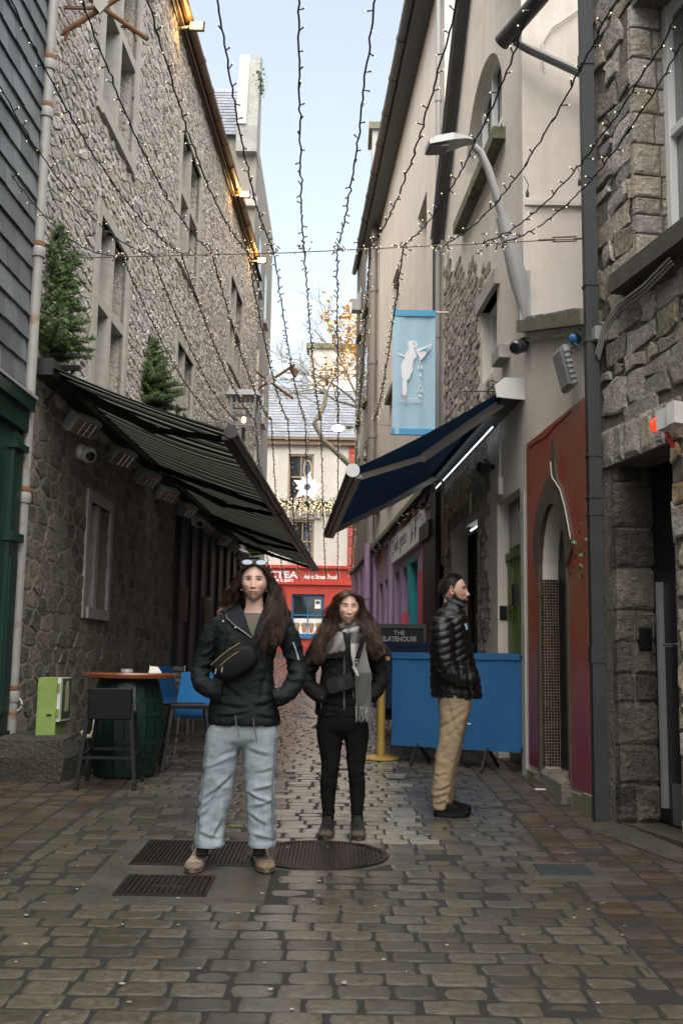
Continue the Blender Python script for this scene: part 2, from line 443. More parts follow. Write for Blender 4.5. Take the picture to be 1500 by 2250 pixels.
def grate(name, label, x0, x1, y0, y1, n, diag, dx0=0.0):
    t = thing(name, label, 'drain cover', GF.pt((x0+x1)/2, y0, 0))
    mb = MB(); mb.box(GF, x0, x1, y0, y1, -0.04, -0.012); mb.build('plate', m_iron, t)
    mb = MB()
    for a, b, c, d in ((x0-0.02, x1+0.02, y0-0.02, y0), (x0-0.02, x1+0.02, y1, y1+0.02), (x0-0.02, x0, y0, y1), (x1, x1+0.02, y0, y1)): mb.box(GF, a, b, c, d, -0.03, 0.008)
    mb.build('frame', m_iron, t)
    st = (x1-x0)/n
    for i in range(n):
        a = x0+st*(i+0.22); mb = MB()
        ys = [y0+0.012, y1-0.012]
        if diag: 
            for (p, q) in ((y0+0.015, (y0+y1)/2-0.03), ((y0+y1)/2+0.03, y1-0.015)) if n*0.3 < i < n*0.7 else ((y0+0.015, y1-0.015),):
                mb.box(GF, a, a+st*0.55, p, q, -0.012, 0.009)
        else: mb.box(GF, a, a+st*0.55, ys[0], ys[1], -0.012, 0.009)
        mb.build('rib', m_iron, t)
    return t
grate('drain_cover', 'large rectangular ribbed drain cover between the feet of the woman in jeans', -1.17, -0.42, 6.28, 6.9, 30, False)
grate('drain_cover', 'smaller square ribbed drain cover nearest the camera, in front of the pale shoes', -1.12, -0.68, 5.6, 5.98, 15, True)
t = thing('manhole_cover', 'round ribbed iron manhole cover in front of the black ankle boots', 'manhole cover', cc)
mb = MB(); mb.lathe([(0.425, -0.04), (0.425, -0.012)], cc, 48, v=(0, 0.9, SLOPE)); mb.build('plate', m_iron, t)
mb = MB(); mb.lathe([(0.425, -0.02), (0.425, 0.011), (0.395, 0.011), (0.395, -0.02)], cc, 48, v=(0, 0.9, SLOPE), caps=False); mb.build('rim', m_iron, t)
for i in range(-17, 18):
    a = i*0.0225; hl = math.sqrt(max(0, 0.385**2-a*a))*0.9
    if hl > 0.03: mb = MB(); mb.box(GF, -0.11+a-0.006, -0.11+a+0.006, 6.58-hl, 6.58+hl, -0.012, 0.01); mb.build('rib', m_iron, t)
mb = MB(); mb.box(GF, 1.16, 1.46, 6.14, 6.4, -0.01, 0.01); mb.build('access_cover', M('cover_steel', (0.03, 0.04, 0.042), 0.25, (0.06, 0.07, 0.07), 30, metal=0.3, bump=0.3, bscale=150), label='small dark square access cover set in concrete near the right kerb', cat='access cover', at=GF.pt(1.31, 6.14, 0))
# right hand concrete apron by the door
mb = MB(); mb.prism([GF.pt(1.72, 7.6, -0.05), GF.pt(1.98, 6.75, -0.05), GF.pt(2.35, 5.6, -0.05), GF.pt(3.0, 5.6, -0.05), GF.pt(2.9, 7.85, -0.05), GF.pt(1.93, 7.86, -0.05)], (0, 0, 0.056))
mb.build('concrete_patch', m_conc, foot_r)
# litter and a fallen leaf
m_lit = M('litter', (0.6, 0.58, 0.52), 0.6)
mb = MB(); q = G(1186, 1736); mb.box(FR(q, (1, 0.2, 0), (-0.2, 1, 0.04), (0, 0, 1)), -0.045, 0.045, -0.02, 0.02, 0.004, 0.009); mb.build('paper_scrap', m_lit, label='white scrap of paper lying on the bricks by the mosaic wall', cat='litter', at=q)
mb = MB(); q = G(515, 1818); f2 = FR(q+Vector((0, 0, 0.012)), (1, 0.1, 0), (-0.1, 1, 0.04), (0, 0, 1))
mb.prism([f2.pt(-0.05, 0), f2.pt(-0.01, 0.016), f2.pt(0.04, 0.012), f2.pt(0.06, 0), f2.pt(0.03, -0.012), f2.pt(-0.02, -0.012)], (0, 0, 0.003)); mb.build('fallen_leaf', M('leaf_green', (0.16, 0.2, 0.03), 0.5), label='green fallen leaf on the wet paving behind the drain cover', cat='leaf', at=q)
mb = MB(); rr = random.Random(3)
for i in range(120):
    yy = rr.uniform(3.7, 11); xx = rr.uniform(-1.9, 2.0)*min(1, yy/6)
    r = rr.uniform(0.005, 0.011); q = GF.pt(xx, yy, 0.006); a0 = rr.uniform(0, 6)
    mb.prism([q+Vector((math.cos(a0+k*1.05)*r*rr.uniform(0.7, 1.4), math.sin(a0+k*1.05)*r, SLOPE*math.sin(a0+k*1.05)*r)) for k in range(6)], (0, 0, 0.002))
mb.build('flattened_gum', M('gum', (0.24, 0.22, 0.19), 0.6, island=0.3), lane, kind='stuff')
# ================================================================== left side
m_slate = M('slate', (0.075, 0.09, 0.1), 0.42, (0.13, 0.145, 0.15), 5, island=0.3, bump=0.25, bscale=30, streak=0.5, streakc=(0.2, 0.2, 0.19))
m_rub = M('rubble_stone', (0.6, 0.555, 0.505), 0.85, (0.4, 0.36, 0.315), 9, island=0.2, hue=0.012, bump=1.0, bscale=30, bdist=0.045, grain=0.45, stain_or_pit=((0.1, 0.085, 0.065), 7.5, 0.61, 0.07))
m_mort = M('lime_mortar', (0.58, 0.53, 0.47), 0.95, (0.36, 0.32, 0.27), 7, bump=1.0, bscale=22, bdist=0.05, grain=0.5, stain_or_pit=((0.06, 0.05, 0.035), 6.0, 0.6, 0.06), streak=0.3, streakc=(0.09, 0.08, 0.06))  # dark spots put the shade of small pits into the mortar colour
m_low = M('low_stone', (0.28, 0.245, 0.195), 0.75, (0.15, 0.13, 0.1), 7, island=0.3, bump=1.0, bscale=24, bdist=0.05, grain=0.5, stain_or_pit=((0.05, 0.045, 0.035), 2.5, 0.5, 0.2))
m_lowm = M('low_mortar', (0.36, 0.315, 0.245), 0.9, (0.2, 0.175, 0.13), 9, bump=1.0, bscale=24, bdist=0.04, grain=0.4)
m_dress = M('dressed_stone', (0.44, 0.41, 0.37), 0.8, (0.32, 0.295, 0.26), 8, bump=0.4, bscale=60, streak=0.5, streakc=(0.1, 0.09, 0.07))
m_glass = glass('window_glass', (0.022, 0.026, 0.03)); 
m_glass2 = glass('pale_glass', (0.16, 0.17, 0.17), 0.08)
m_gut = M('rusty_gutter', (0.085, 0.055, 0.035), 0.5, (0.13, 0.065, 0.025), 9, metal=0.25, bump=0.3)
m_pipe = M('grey_pipe', (0.3, 0.295, 0.28), 0.5, (0.24, 0.225, 0.2), 6, stain_or_pit=((0.2, 0.09, 0.035), 4, 0.58, 0.12))
m_rust = M('rust', (0.2, 0.085, 0.03), 0.8, (0.1, 0.05, 0.025), 20, bump=0.4)
m_green = M('green_paint', (0.003, 0.034, 0.02), 0.3, (0.002, 0.02, 0.013), 6, bump=0.12, bscale=25, spec=0.6)
m_blackw = M('black_timber', (0.005, 0.005, 0.0045), 0.5, (0.009, 0.008, 0.007), 14, bump=0.3)
m_blackm = M('black_metal', (0.005, 0.005, 0.0053), 0.45, bump=0.1, spec=0.3)
m_white = M('white_plastic', (0.62, 0.6, 0.56), 0.35, (0.5, 0.48, 0.44), 8)
m_grey = M('grey_plastic', (0.25, 0.26, 0.26), 0.45)
m_chrome = M('steel', (0.55, 0.55, 0.55), 0.22, metal=1.0)
m_roof = M('roof_slate', (0.14, 0.15, 0.17), 0.75, (0.19, 0.2, 0.22), 4, island=0.2, bump=0.2, stain_or_pit=((0.2, 0.2, 0.16), 3, 0.6, 0.2))
m_wood = M('varnished_wood', (0.2, 0.06, 0.02), 0.25, (0.12, 0.035, 0.012), 5, stretch=(2, 12, 2), coat=0.4, bump=0.1)
# ---- slate hung building
t = thing('slate_hung_house', 'slate hung house with dark green timber shopfront at the left edge of the lane', 'building', LW.pt(9.4, gz(9.4), 0))
SH0 = t
mb = MB(); mb.box(LW, -8.0, 9.70, -0.5, 14.5, -7, 0.02); mb.build('wall', M('slate_batten', (0.03, 0.035, 0.04), 0.8), t)
rr = random.Random(11); z = 3.95; k = 0
while z < 9.9:
    a = 9.70-(0.16 if k % 2 else 0.0)
    first = True; hi = 9.70
    while hi > 8.1:
        wd = 0.16 if (k % 2 and first) else 0.33; lo = hi-wd; first = False
        mb = MB(); e = 0.004; t0, t1 = 0.055+rr.uniform(-0.004, 0.004), 0.028
        p = [LW.pt(lo+e, z, 0.03), LW.pt(hi-e, z, 0.03), LW.pt(hi-e, z+0.26, 0.022), LW.pt(lo+e, z+0.26, 0.022), LW.pt(lo+e, z+rr.uniform(-.006, .006), t0), LW.pt(hi-e, z+rr.uniform(-.006, .006), t0), LW.pt(hi-e, z+0.26, t1), LW.pt(lo+e, z+0.26, t1)]
        mb.add(p, [(4, 5, 6, 7), (0, 1, 5, 4), (1, 2, 6, 5), (3, 0, 4, 7)]); mb.build('slate', m_slate, t)
        hi = lo
    z += 0.235; k += 1
sf = MB(); sf.box(LW, 5.0, 9.6, 0.3, 3.7, 0.02, 0.05); sf.build('shopfront_panel', m_green, t)
mb = MB(); mb.box(LW, 9.4, 9.64, 0.33, 3.45, 0.05, 0.09); mb.box(LW, 9.36, 9.66, 0.3, 0.75, 0.05, 0.11); mb.box(LW, 9.43, 9.61, 0.9, 2.3, 0.09, 0.105); mb.build('pilaster', m_green, t)
mb = MB(); mb.box(LW, 9.36, 9.67, 2.45, 2.53, 0.05, 0.13); mb.build('moulding', m_green, t)
mb = MB(); mb.box(LW, 9.36, 9.67, 3.3, 3.36, 0.05, 0.13); mb.build('moulding', m_green, t)
mb = MB(); mb.box(LW, 5, 9.69, 3.7, 3.82, 0.02, 0.16); mb.box(LW, 5, 9.68, 3.5, 3.7, 0.02, 0.11); mb.build('cornice', m_green, t)
mb = MB(); mb.box(LW, 5, 9.7, 3.82, 3.85, 0.0, 0.18); mb.build('lead_flashing', M('lead', (0.3, 0.31, 0.32), 0.5, (0.2, 0.2, 0.2), 8), t)
# ---- stone warehouse
t = thing('stone_warehouse', 'long tall rubble stone warehouse with mullioned windows along the left of the lane', 'building', LW.pt(19, gz(19), 0))
ST = t
S0, S1, ZT, ZB = 9.72, 28.4, 12.05, 4.05
wins = [(11.85, 13.5, 8.1, 10.7), (16.85, 18.7, 8.2, 10.45), (12.1, 13.5, 4.5, 6.75), (17.1, 18.6, 4.6, 6.75), (23.0, 25.1, 8.2, 10.2), (23.1, 25.0, 4.6, 6.75)]
lows = [(12.25, 13.2, 2.0, 3.25)]
mb = MB(); mb.sheet(LW, S0, S1, ZB, ZT, [(*w_, 0.22) for w_ in wins], o=-0.002); mb.build('mortar_face', m_mort, t)
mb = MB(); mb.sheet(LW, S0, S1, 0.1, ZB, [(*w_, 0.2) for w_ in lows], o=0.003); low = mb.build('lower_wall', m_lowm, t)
mb = MB(); mb.box(LW, S0, S1, 0.1, ZT, -7, -0.25); mb.build('wall_core', m_lowm, t)
mb = MB()
p = [LW.pt(S0, ZT-0.02, 0.12), LW.pt(S1, ZT-0.02, 0.12), LW.pt(S1, ZT+3.6, -3.6), LW.pt(S0, ZT+3.6, -3.6), LW.pt(S0, ZT-0.02, -7.3), LW.pt(S1, ZT-0.02, -7.3)]
mb.add(p, [(0, 1, 2, 3), (3, 2, 5, 4), (0, 3, 4), (1, 5, 2)]); mb.build('roof', m_roof, t)
def in_any(c, rs, pad): return any(r[0]-pad < c[0] < r[1]+pad and r[2]-pad < c[1] < r[3]+pad for r in rs)
rr = random.Random(21)
hide = lambda c, p: in_any(c, wins, 0.2) or not (S0+0.05 < c[0] < S1) or not (ZB < c[1] < ZT)
lay_stones(LW, rubble(S0, S1, ZB, ZT, 0.185, 0.105, rr, 0.5), t, m_rub, 0.009, 0.02, rr, hide, lambda c: c[0]*c[0]+(0 if 4.2 < c[1] < 9.6 else 1e9), 300, round_=0.16)
hide2 = lambda c, p: in_any(c, lows, 0.14) or not (S0+0.08 < c[0] < 17.6) or not (0.2 < c[1] < ZB)
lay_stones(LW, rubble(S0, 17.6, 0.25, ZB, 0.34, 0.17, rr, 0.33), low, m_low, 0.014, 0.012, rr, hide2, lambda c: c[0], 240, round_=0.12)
def stone_window(parent, fr, s0, s1, z0, z1, nm=1, transom=0.55, fr_w=0.16, deep=0.2):
    mb = MB(); f = fr_w
    mb.box(fr, s0-f, s0, z0-f, z1+f, -0.05, 0.035); mb.box(fr, s1, s1+f, z0-f, z1+f, -0.05, 0.035)
    mb.box(fr, s0, s1, z1, z1+f, -0.05, 0.034); wd = mb.build('window', m_dress, parent)
    mb = MB(); mb.box(fr, s0, s1, z0, z1, -deep-0.03, -deep+0.0); mb.build('pane', m_glass, wd)
    mb = MB(); mb.box(fr, s0, s1, z0-f, z0, -0.05, 0.06); mb.build('sill', m_dress, wd)
    for i in range(nm):
        c = s0+(s1-s0)*(i+1)/(nm+1); mb = MB(); mb.box(fr, c-0.07, c+0.07, z0, z1, -deep, 0.0); mb.build('mullion', m_dress, wd)
    if transom:
        zt = z0+(z1-z0)*transom
        for i in range(nm+1):
            a = s0+(s1-s0)*i/(nm+1)+(0.07 if i else 0); b = s0+(s1-s0)*(i+1)/(nm+1)-(0.07 if i < nm else 0)
            mb = MB(); mb.box(fr, a, b, zt-0.07, zt+0.07, -deep, -0.003); mb.build('transom', m_dress, wd)
    return wd
for w_ in wins: stone_window(t, LW, *w_)
stone_window(t, LW, *lows[0], nm=1, transom=0, fr_w=0.13)
# black timber pub front deeper in
mb = MB(); mb.box(LW, 17.6, 27.5, 0.3, 3.9, -0.01, 0.05); mb.build('timber_front', m_blackw, t)
for i in range(9):
    s = 17.7+i*1.1; mb = MB(); mb.box(LW, s, s+0.14, 0.5, 3.9, 0.05, 0.1); mb.build('timber_post', m_blackw, t)
# eaves: fascia, half round gutter, brackets, cable
mb = MB(); mb.box(LW, S0, S1, ZT-0.22, ZT-0.02, 0.0, 0.05); mb.build('fascia', M('eaves_stone', (0.1, 0.075, 0.055), 0.8, (0.06, 0.045, 0.03), 5), t)
mb = MB(); mb.tube([LW.pt(s, ZT-0.02, 0.17) for s in np.linspace(S0, 26.6, 12)], 0.085, 10); gt = mb.build('gutter', m_gut, t, smooth=SH)
for i in range(17):
    s = 10.4+i; mb = MB(); mb.tube([LW.pt(s, ZT-0.02, 0.17), LW.pt(s+0.05, ZT-0.02, 0.17)], 0.1, 10); mb.build('gutter_bracket', m_gut, gt)
mb = MB(); mb.tube([LW.pt(s, ZT-0.27+0.02*math.sin(s*3), 0.07) for s in np.linspace(S0, 26.6, 40)], 0.012, 5); mb.build('cable', m_blackm, t)
mb = MB(); mb.tube([LW.pt(s, ZT-0.16, 0.1) for s in np.linspace(S0, 26.6, 20)], 0.022, 6); mb.build('conduit', m_gut, t)
# grey drainpipe with rusty collars at the joint of the two houses
pz = [0.45, 2.3, 5.0, 7.5, 9.3, 13.0]
dp = MB(); pp = [LW.pt(9.76, z_, 0.07) for z_ in pz]; dp.tube(pp, [0.062, 0.058, 0.054, 0.054, 0.054, 0.054], 12); dpo = dp.build('drainpipe', m_pipe, t, smooth=SH)
for py in (85, 205, 545, 1105, 1525, 1650):
    z_ = LW.hit(60, py)[1]
    mb = MB(); mb.lathe([(0.07, -0.05), (0.075, -0.02), (0.075, 0.03), (0.068, 0.05)], LW.pt(9.76, z_, 0.07), 12); mb.build('pipe_collar', m_pipe, dpo, smooth=SH)
    mb = MB(); mb.lathe([(0.06, 0.05), (0.066, 0.056), (0.066, 0.085), (0.056, 0.11)], LW.pt(9.76, z_, 0.07), 12); mb.build('rust_ring', m_rust, dpo, smooth=SH)
mb = MB(); mb.tube([LW.pt(9.76, 0.5, 0.07), LW.pt(9.75, 0.43, 0.08), LW.pt(9.73, 0.38, 0.15)], 0.07, 10); mb.build('pipe_shoe', m_rust, dpo, smooth=SH)
# ---- taller house beyond
t = thing('tall_gabled_house', 'tall rendered house with slate roof and pale raised gable beyond the stone warehouse', 'building', (-3.5, 30, gz(30)))
m_ren0 = M('grey_render', (0.27, 0.24, 0.2), 0.9, (0.19, 0.165, 0.135), 3, bump=0.3, bscale=50, streak=0.8, streakc=(0.13, 0.11, 0.085))
mb = MB(); mb.box(XYZ, -9, -2.62, 28.55, 36, 0.8, 16.5); mb.build('wall', m_ren0, t)
mb = MB(); mb.box(XYZ, -9, -2.55, 28.4, 28.56, 14.3, 14.55); mb.box(XYZ, -9, -2.56, 28.44, 28.56, 13.2, 13.35); mb.build('string_course', m_dress, t)
mb = MB(); mb.add([(-9, 28.4, 16.45), (-3.2, 28.4, 16.45), (-3.2, 31.4, 19.6), (-9, 31.4, 19.6), (-9, 36, 16.45), (-3.2, 36, 16.45)], [(0, 1, 2, 3), (3, 2, 5, 4), (1, 5, 2), (0, 3, 4)])
rf = mb.build('roof', m_roof, t)
k = 0; n = Vector((0, -3.15, 3)).normalized(); up = Vector((0, 3, 3.15)).normalized()
for j in range(15):
    for i in range(7):
        a = -5.1+i*0.3-(0.15 if j % 2 else 0); b = min(a+0.292, -3.21)
        if a > -3.3: continue
        fr = FR((0, 28.4, 16.45), (1, 0, 0), up, n); mb = MB()
        v0 = j*0.28-0.03
        p = [fr.pt(a, v0, 0.0), fr.pt(b, v0, 0.0), fr.pt(b, v0+0.31, 0.0), fr.pt(a, v0+0.31, 0.0), fr.pt(a, v0, 0.03), fr.pt(b, v0, 0.03), fr.pt(b, v0+0.31, 0.008), fr.pt(a, v0+0.31, 0.008)]
        mb.add(p, [(4, 5, 6, 7), (0, 1, 5, 4), (1, 2, 6, 5), (3, 0, 4, 7)]); mb.build('slate', m_roof, rf)
mb = MB(); m_pale = M('pale_render', (0.46, 0.45, 0.42), 0.85, (0.32, 0.305, 0.27), 2.5, bump=0.3, streak=0.8, streakc=(0.2, 0.19, 0.15))
mb.prism([(-3.2, 28.3, 15.9), (-3.2, 28.3, 16.7), (-3.2, 28.9, 19.2), (-3.2, 29.4, 19.4), (-3.2, 29.4, 15.9)], (0.6, 0, 0)); mb.build('gable_parapet', M('weathered_gable', (0.33, 0.325, 0.3), 0.9, (0.2, 0.19, 0.165), 2.2, bump=0.3, grain=0.25, streak=0.9, streakc=(0.12, 0.115, 0.09)), t)
mb = MB(); mb.prism([(-3.22, 28.25, 16.72), (-3.22, 28.9, 19.25), (-3.22, 29.4, 19.5), (-3.22, 29.4, 19.4), (-3.22, 28.95, 19.15), (-3.22, 28.4, 16.72)], (0.3, 0, 0)); mb.build('coping', m_dress, t)
for i, (y0, z0) in enumerate(((30.0, 12.5), (32.5, 12.3), (30.2, 9.3), (32.6, 9.0), (30.2, 6.2), (33, 6.0))):
    mb = MB(); mb.box(XYZ, -2.6, -2.5, y0, y0+0.9, z0-0.12, z0); mb.build('window_sill', m_dress, t)
    mb = MB(); mb.box(XYZ, -2.63, -2.6, y0, y0+0.9, z0, z0+1.6); mb.build('window', m_glass, t)
rr = random.Random(4); mb = MB()
for i in range(110):
    q = Vector((-2.58+rr.gauss(0, 0.06), 28.7+rr.uniform(-.3, .3), 18.2+rr.gauss(0, 0.22))); a = rr.uniform(0, 6.28); s = 0.07
    mb.add([q, q+Vector((math.cos(a)*s, math.sin(a)*s, -s*rr.random())), q+Vector((math.cos(a+1)*s, math.sin(a+1)*s, s*0.6))], [(0, 1, 2)])
mb.build('ivy', M('ivy', (0.05, 0.09, 0.025), 0.6, island=0.4), t, kind='stuff')
# ================================================================== right side
from mathutils.geometry import tessellate_polygon
def poly_face(mb, fr, outer, holes=(), o=0.0, th=0.0):
    loops = [[Vector((a, b, 0)) for a, b in outer]]+[[Vector((a, b, 0)) for a, b in h] for h in holes]
    tris = tessellate_polygon(loops); flat = [p for l in loops for p in l]
    mb.add([fr.pt(p.x, p.y, o) for p in flat], [tuple(t_) for t_ in tris])
    if th:
        k = 0
        for l in loops:
            n = len(l); vs = [fr.pt(p.x, p.y, o) for p in l]+[fr.pt(p.x, p.y, o-th) for p in l]
            mb.add(vs, [(i, (i+1) % n, n+(i+1) % n, n+i) for i in range(n)])
    return mb
m_cream = M('cream_render', (0.72, 0.655, 0.58), 0.9, (0.62, 0.56, 0.49), 2.2, bump=0.45, bscale=75, streak=0.75, streakc=(0.37, 0.3, 0.23), stain_or_pit=((0.52, 0.455, 0.385), 1.3, 0.56, 0.25))
m_cream2 = M('buff_render', (0.68, 0.615, 0.535), 0.9, (0.58, 0.52, 0.45), 2.0, bump=0.3, bscale=60, streak=0.8, streakc=(0.3, 0.24, 0.185))
m_brown = M('brown_render', (0.24, 0.2, 0.155), 0.9, (0.17, 0.14, 0.105), 2.5, bump=0.3, bscale=60, streak=0.8, streakc=(0.1, 0.08, 0.06))
m_rough = M('roughcast', (0.5, 0.43, 0.355), 0.95, (0.39, 0.33, 0.27), 3, bump=1.2, bscale=55, streak=0.5, streakc=(0.25, 0.2, 0.15))
m_r0 = M('limestone', (0.45, 0.4, 0.34), 0.8, (0.28, 0.245, 0.2), 6, island=0.32, hue=0.02, bump=1.0, bscale=20, bdist=0.06, grain=0.5, stain_or_pit=((0.3, 0.19, 0.085), 1.6, 0.64, 0.08))
m_r0m = M('dark_mortar', (0.25, 0.22, 0.18), 0.95, (0.12, 0.105, 0.085), 9, bump=1.0, bscale=26, bdist=0.05, grain=0.4, stain_or_pit=((0.06, 0.05, 0.035), 2.2, 0.55, 0.15))
m_blkpipe = M('black_square_pipe', (0.014, 0.017, 0.018), 0.5, (0.024, 0.028, 0.028), 3, bump=0.1, spec=0.35, streak=0.4, streakc=(0.045, 0.05, 0.05))
m_moss = M('mossy_stone', (0.2, 0.18, 0.125), 0.9, (0.11, 0.11, 0.055), 6, bump=0.7, bscale=40, stain_or_pit=((0.05, 0.075, 0.02), 4, 0.55, 0.15))
m_purple = M('purple_paint', (0.36, 0.25, 0.38), 0.6, (0.29, 0.2, 0.31), 3, bump=0.2, bscale=60, streak=0.3, streakc=(0.08, 0.055, 0.085))
m_dkgut = M('dark_gutter', (0.03, 0.027, 0.025), 0.45, (0.05, 0.045, 0.04), 5)
m_wframe = M('white_frame', (0.72, 0.72, 0.7), 0.4)
# ---------------- near stone house with the recessed door
t = thing('stone_house', 'rough stone house with recessed black door and white sash at the right edge', 'building', R0W.pt(6.5, gz(6.5), 0))
zl = R0W.hit(1400, 1003)[1]; sd0, sd1 = 6.88, 7.72
u1 = R0W.hit(1395, 400)[0]; uz = R0W.hit(1376, 606)[1]
door = (sd0, sd1, 0.15, zl, 0.5); up = (u1-1.15, u1, uz+0.02, uz+2.05, 0.34)
mb = MB(); mb.sheet(R0W, -6, 7.93, -0.4, 8.6, [door, up], o=-0.006); mort = mb.build('wall', m_r0m, t)
mb = MB(); mb.box(R0W, -6, 7.93, -0.4, 8.6, -6, -0.6); mb.build('wall_core', m_r0m, t)
mb = MB(); mb.quad(R0W.pt(7.93, 0, -0.015), R0W.pt(7.93, 8.6, -0.015), R0W.pt(7.93, 8.6, -0.6), R0W.pt(7.93, 0, -0.6)); mb.quad(R0W.pt(3.5, 8.6, 0), R0W.pt(7.93, 8.6, 0), R0W.pt(7.93, 10.5, -3), R0W.pt(3.5, 10.5, -3)); mb.build('roof', m_roof, t)
rr = random.Random(31)
hide = lambda c, p: in_any(c, [door[:4], up[:4]], 0.0) or c[0] > 7.86 or c[0] < 3.7 or (c[0] > 7.7 and c[1] < zl+.32) or (up[0]-.1 < c[0] < up[1]+.25 and uz-.16 < c[1] < uz+.02) or (sd0-.2 < c[0] < sd1+.2 and zl < c[1] < zl+.3)
lay_stones(R0W, [clamp_poly(p_, [door[:4], up[:4]]) for p_ in courses(3.5, 7.95, 0.15, 8.6, 0.11, 0.27, 0.16, 0.46, rr, 0.04)], t, m_r0, 0.006, 0.015, rr, hide, lambda c: -c[0]+(0 if c[1] < 7.2 else 1e9), 290, round_=0.15)
# lintel voussoirs over the door, quoins in the far reveals
s = sd0-0.15
while s < sd1+0.12:
    wd = rr.uniform(0.16, 0.26); mb = MB(); stone(mb, R0W, [(s, zl), (s+wd, zl), (s+wd, zl+0.3), (s, zl+0.3)], 0.007, 0.025, rr); mb.build('lintel_stone', m_r0, t); s += wd
m_wetst = M('wet_stone', (0.13, 0.112, 0.088), 0.35, (0.06, 0.052, 0.04), 5, island=0.5, bump=1.0, bscale=22, bdist=0.06, grain=0.6, stain_or_pit=((0.03, 0.027, 0.02), 3, 0.52, 0.15))
RVf = lambda ss, dep: FR(R0W.pt(ss, 0, 0), -R0W.n, (0, 0, 1), -R0W.t)     # reveal that faces the camera
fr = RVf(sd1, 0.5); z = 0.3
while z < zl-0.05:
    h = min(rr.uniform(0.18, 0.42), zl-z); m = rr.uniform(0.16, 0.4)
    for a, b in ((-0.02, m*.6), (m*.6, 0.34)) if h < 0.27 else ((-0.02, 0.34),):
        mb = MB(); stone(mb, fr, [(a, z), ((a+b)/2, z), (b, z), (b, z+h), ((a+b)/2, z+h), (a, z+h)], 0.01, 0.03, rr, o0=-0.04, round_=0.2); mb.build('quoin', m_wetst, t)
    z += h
fr = RVf(u1, 0.34); z = uz+0.02
while z < uz+2.0:
    h = rr.uniform(0.13, 0.26); m = rr.uniform(0.1, 0.24)
    for a, b in ((-0.02, m), (m, 0.33)):
        mb = MB(); stone(mb, fr, [(a, z), ((a+b)/2, z), (b, z), (b, z+h), ((a+b)/2, z+h), (a, z+h)], 0.007, 0.018, rr, o0=-0.04, round_=0.2); mb.build('quoin', m_r0, t)
    z += h
mb = MB(); mb.box(R0W, up[0]-0.2, up[1]+0.2, uz-0.14, uz, -0.3, 0.13); mb.build('window_sill', M('dark_sill', (0.06, 0.055, 0.045), 0.8, (0.09, 0.085, 0.06), 8, bump=0.5, stain_or_pit=((0.06, 0.09, 0.02), 5, 0.62, 0.1)), t)
mb = MB(); a, b, c, d = up[:4]
for x0, x1, y0, y1 in ((a, a+0.07, c, d), (b-0.07, b, c, d), (a, b, c, c+0.07), (a, b, d-0.07, d), (a, b, (c+d)/2-0.03, (c+d)/2+0.03), ((a+b)/2-0.02, (a+b)/2+0.02, c, d)):
    mb.box(R0W, x0, x1, y0, y1, -0.33, -0.24 if y1-y0 > 1 and x1-x0 > 0.05 else -0.25)
wf_ = mb.build('sash_window', m_wframe, t)
mb = MB(); mb.box(R0W, a, b, c, d, -0.34, -0.3); mb.build('pane', m_glass2, wf_)
# the door leaf, its edge strip, lever handle
mb = MB(); mb.box(R0W, sd0, sd1, 0.2, zl, -0.5, -0.29); dr = mb.build('door', M('black_door', (0.01, 0.01, 0.011), 0.35), t)
mb = MB(); mb.box(R0W, 7.56, 7.6, 0.42, 2.02, -0.29, -0.25); mb.build('edge_strip', M('galvanised', (0.42, 0.42, 0.42), 0.45, (0.33, 0.33, 0.33), 15, metal=0.4), dr)
mb = MB(); mb.box(R0W, 7.26, 7.36, 1.3, 1.7, -0.29, -0.275); mb.tube([R0W.pt(7.31, 1.56, -0.28), R0W.pt(7.31, 1.56, -0.21), R0W.pt(7.43, 1.56, -0.21)], 0.011, 8); mb.build('lever_handle', m_chrome, dr)
mb = MB(); mb.box(R0W, 6.95, 7.5, 0.32, 0.6, -0.29, -0.282); mb.build('kick_plate', M('kick', (0.2, 0.21, 0.22), 0.4, metal=0.6), dr)
mb = MB(); mb.box(R0W, sd0, sd1, 0.1, 0.3, -0.5, -0.02); mb.build('threshold', m_conc, t)
fr = RVf(sd1, 0.5); q = D(1405, 1402, 7.66)
cr = MB(); cr.bbox(fr, 0.16, 0.26, q.z-0.09, q.z+0.08, -0.01, 0.045, 0.012); cr.build('card_reader', m_blackm, label='small black card reader on the stone reveal beside the recessed door', cat='card reader', at=fr.pt(0.21, q.z-0.09, 0.045))
# beacon
q = D(1462, 930, 6.6); bt = thing('alarm_beacon', 'red alarm beacon with clear casing on the stone wall above the recessed door', 'alarm', q)
u_ = (D(1425, 940, 6.75)-D(1490, 912, 6.5)).normalized()
base = D(1492, 912, 6.5); fr = FR(base, u_, Vector((0, 0, 1)), u_.cross(Vector((0, 0, 1))))
mb = MB(); mb.bbox(fr, -0.05, 0.02, -0.07, 0.07, -0.09, 0.06, 0.01); mb.build('back_plate', m_white, bt)
mb = MB(); mb.bbox(fr, 0.02, 0.15, -0.065, 0.065, -0.06, 0.06, 0.02); mb.build('clear_casing', M('frosted', (0.55, 0.56, 0.56), 0.25, spec=0.6), bt)
mb = MB(); mb.lathe([(0.045, 0.15), (0.05, 0.16), (0.05, 0.215), (0.04, 0.24), (0.02, 0.255)], base, 16, u=(0, 0, 1), v=fr.w, w=u_); mb.build('red_lens', M('red_lens', (0.62, 0.06, 0.02), 0.2, emit=(1, 0.1, 0.03), estr=0.15), bt, smooth=SH)
mb = MB(); mb.bar(fr.pt(0.16, -0.05, 0.03), fr.pt(0.12, -0.17, 0.05), 0.02); mb.build('test_lever', M('red_plastic', (0.5, 0.03, 0.02), 0.4), bt)
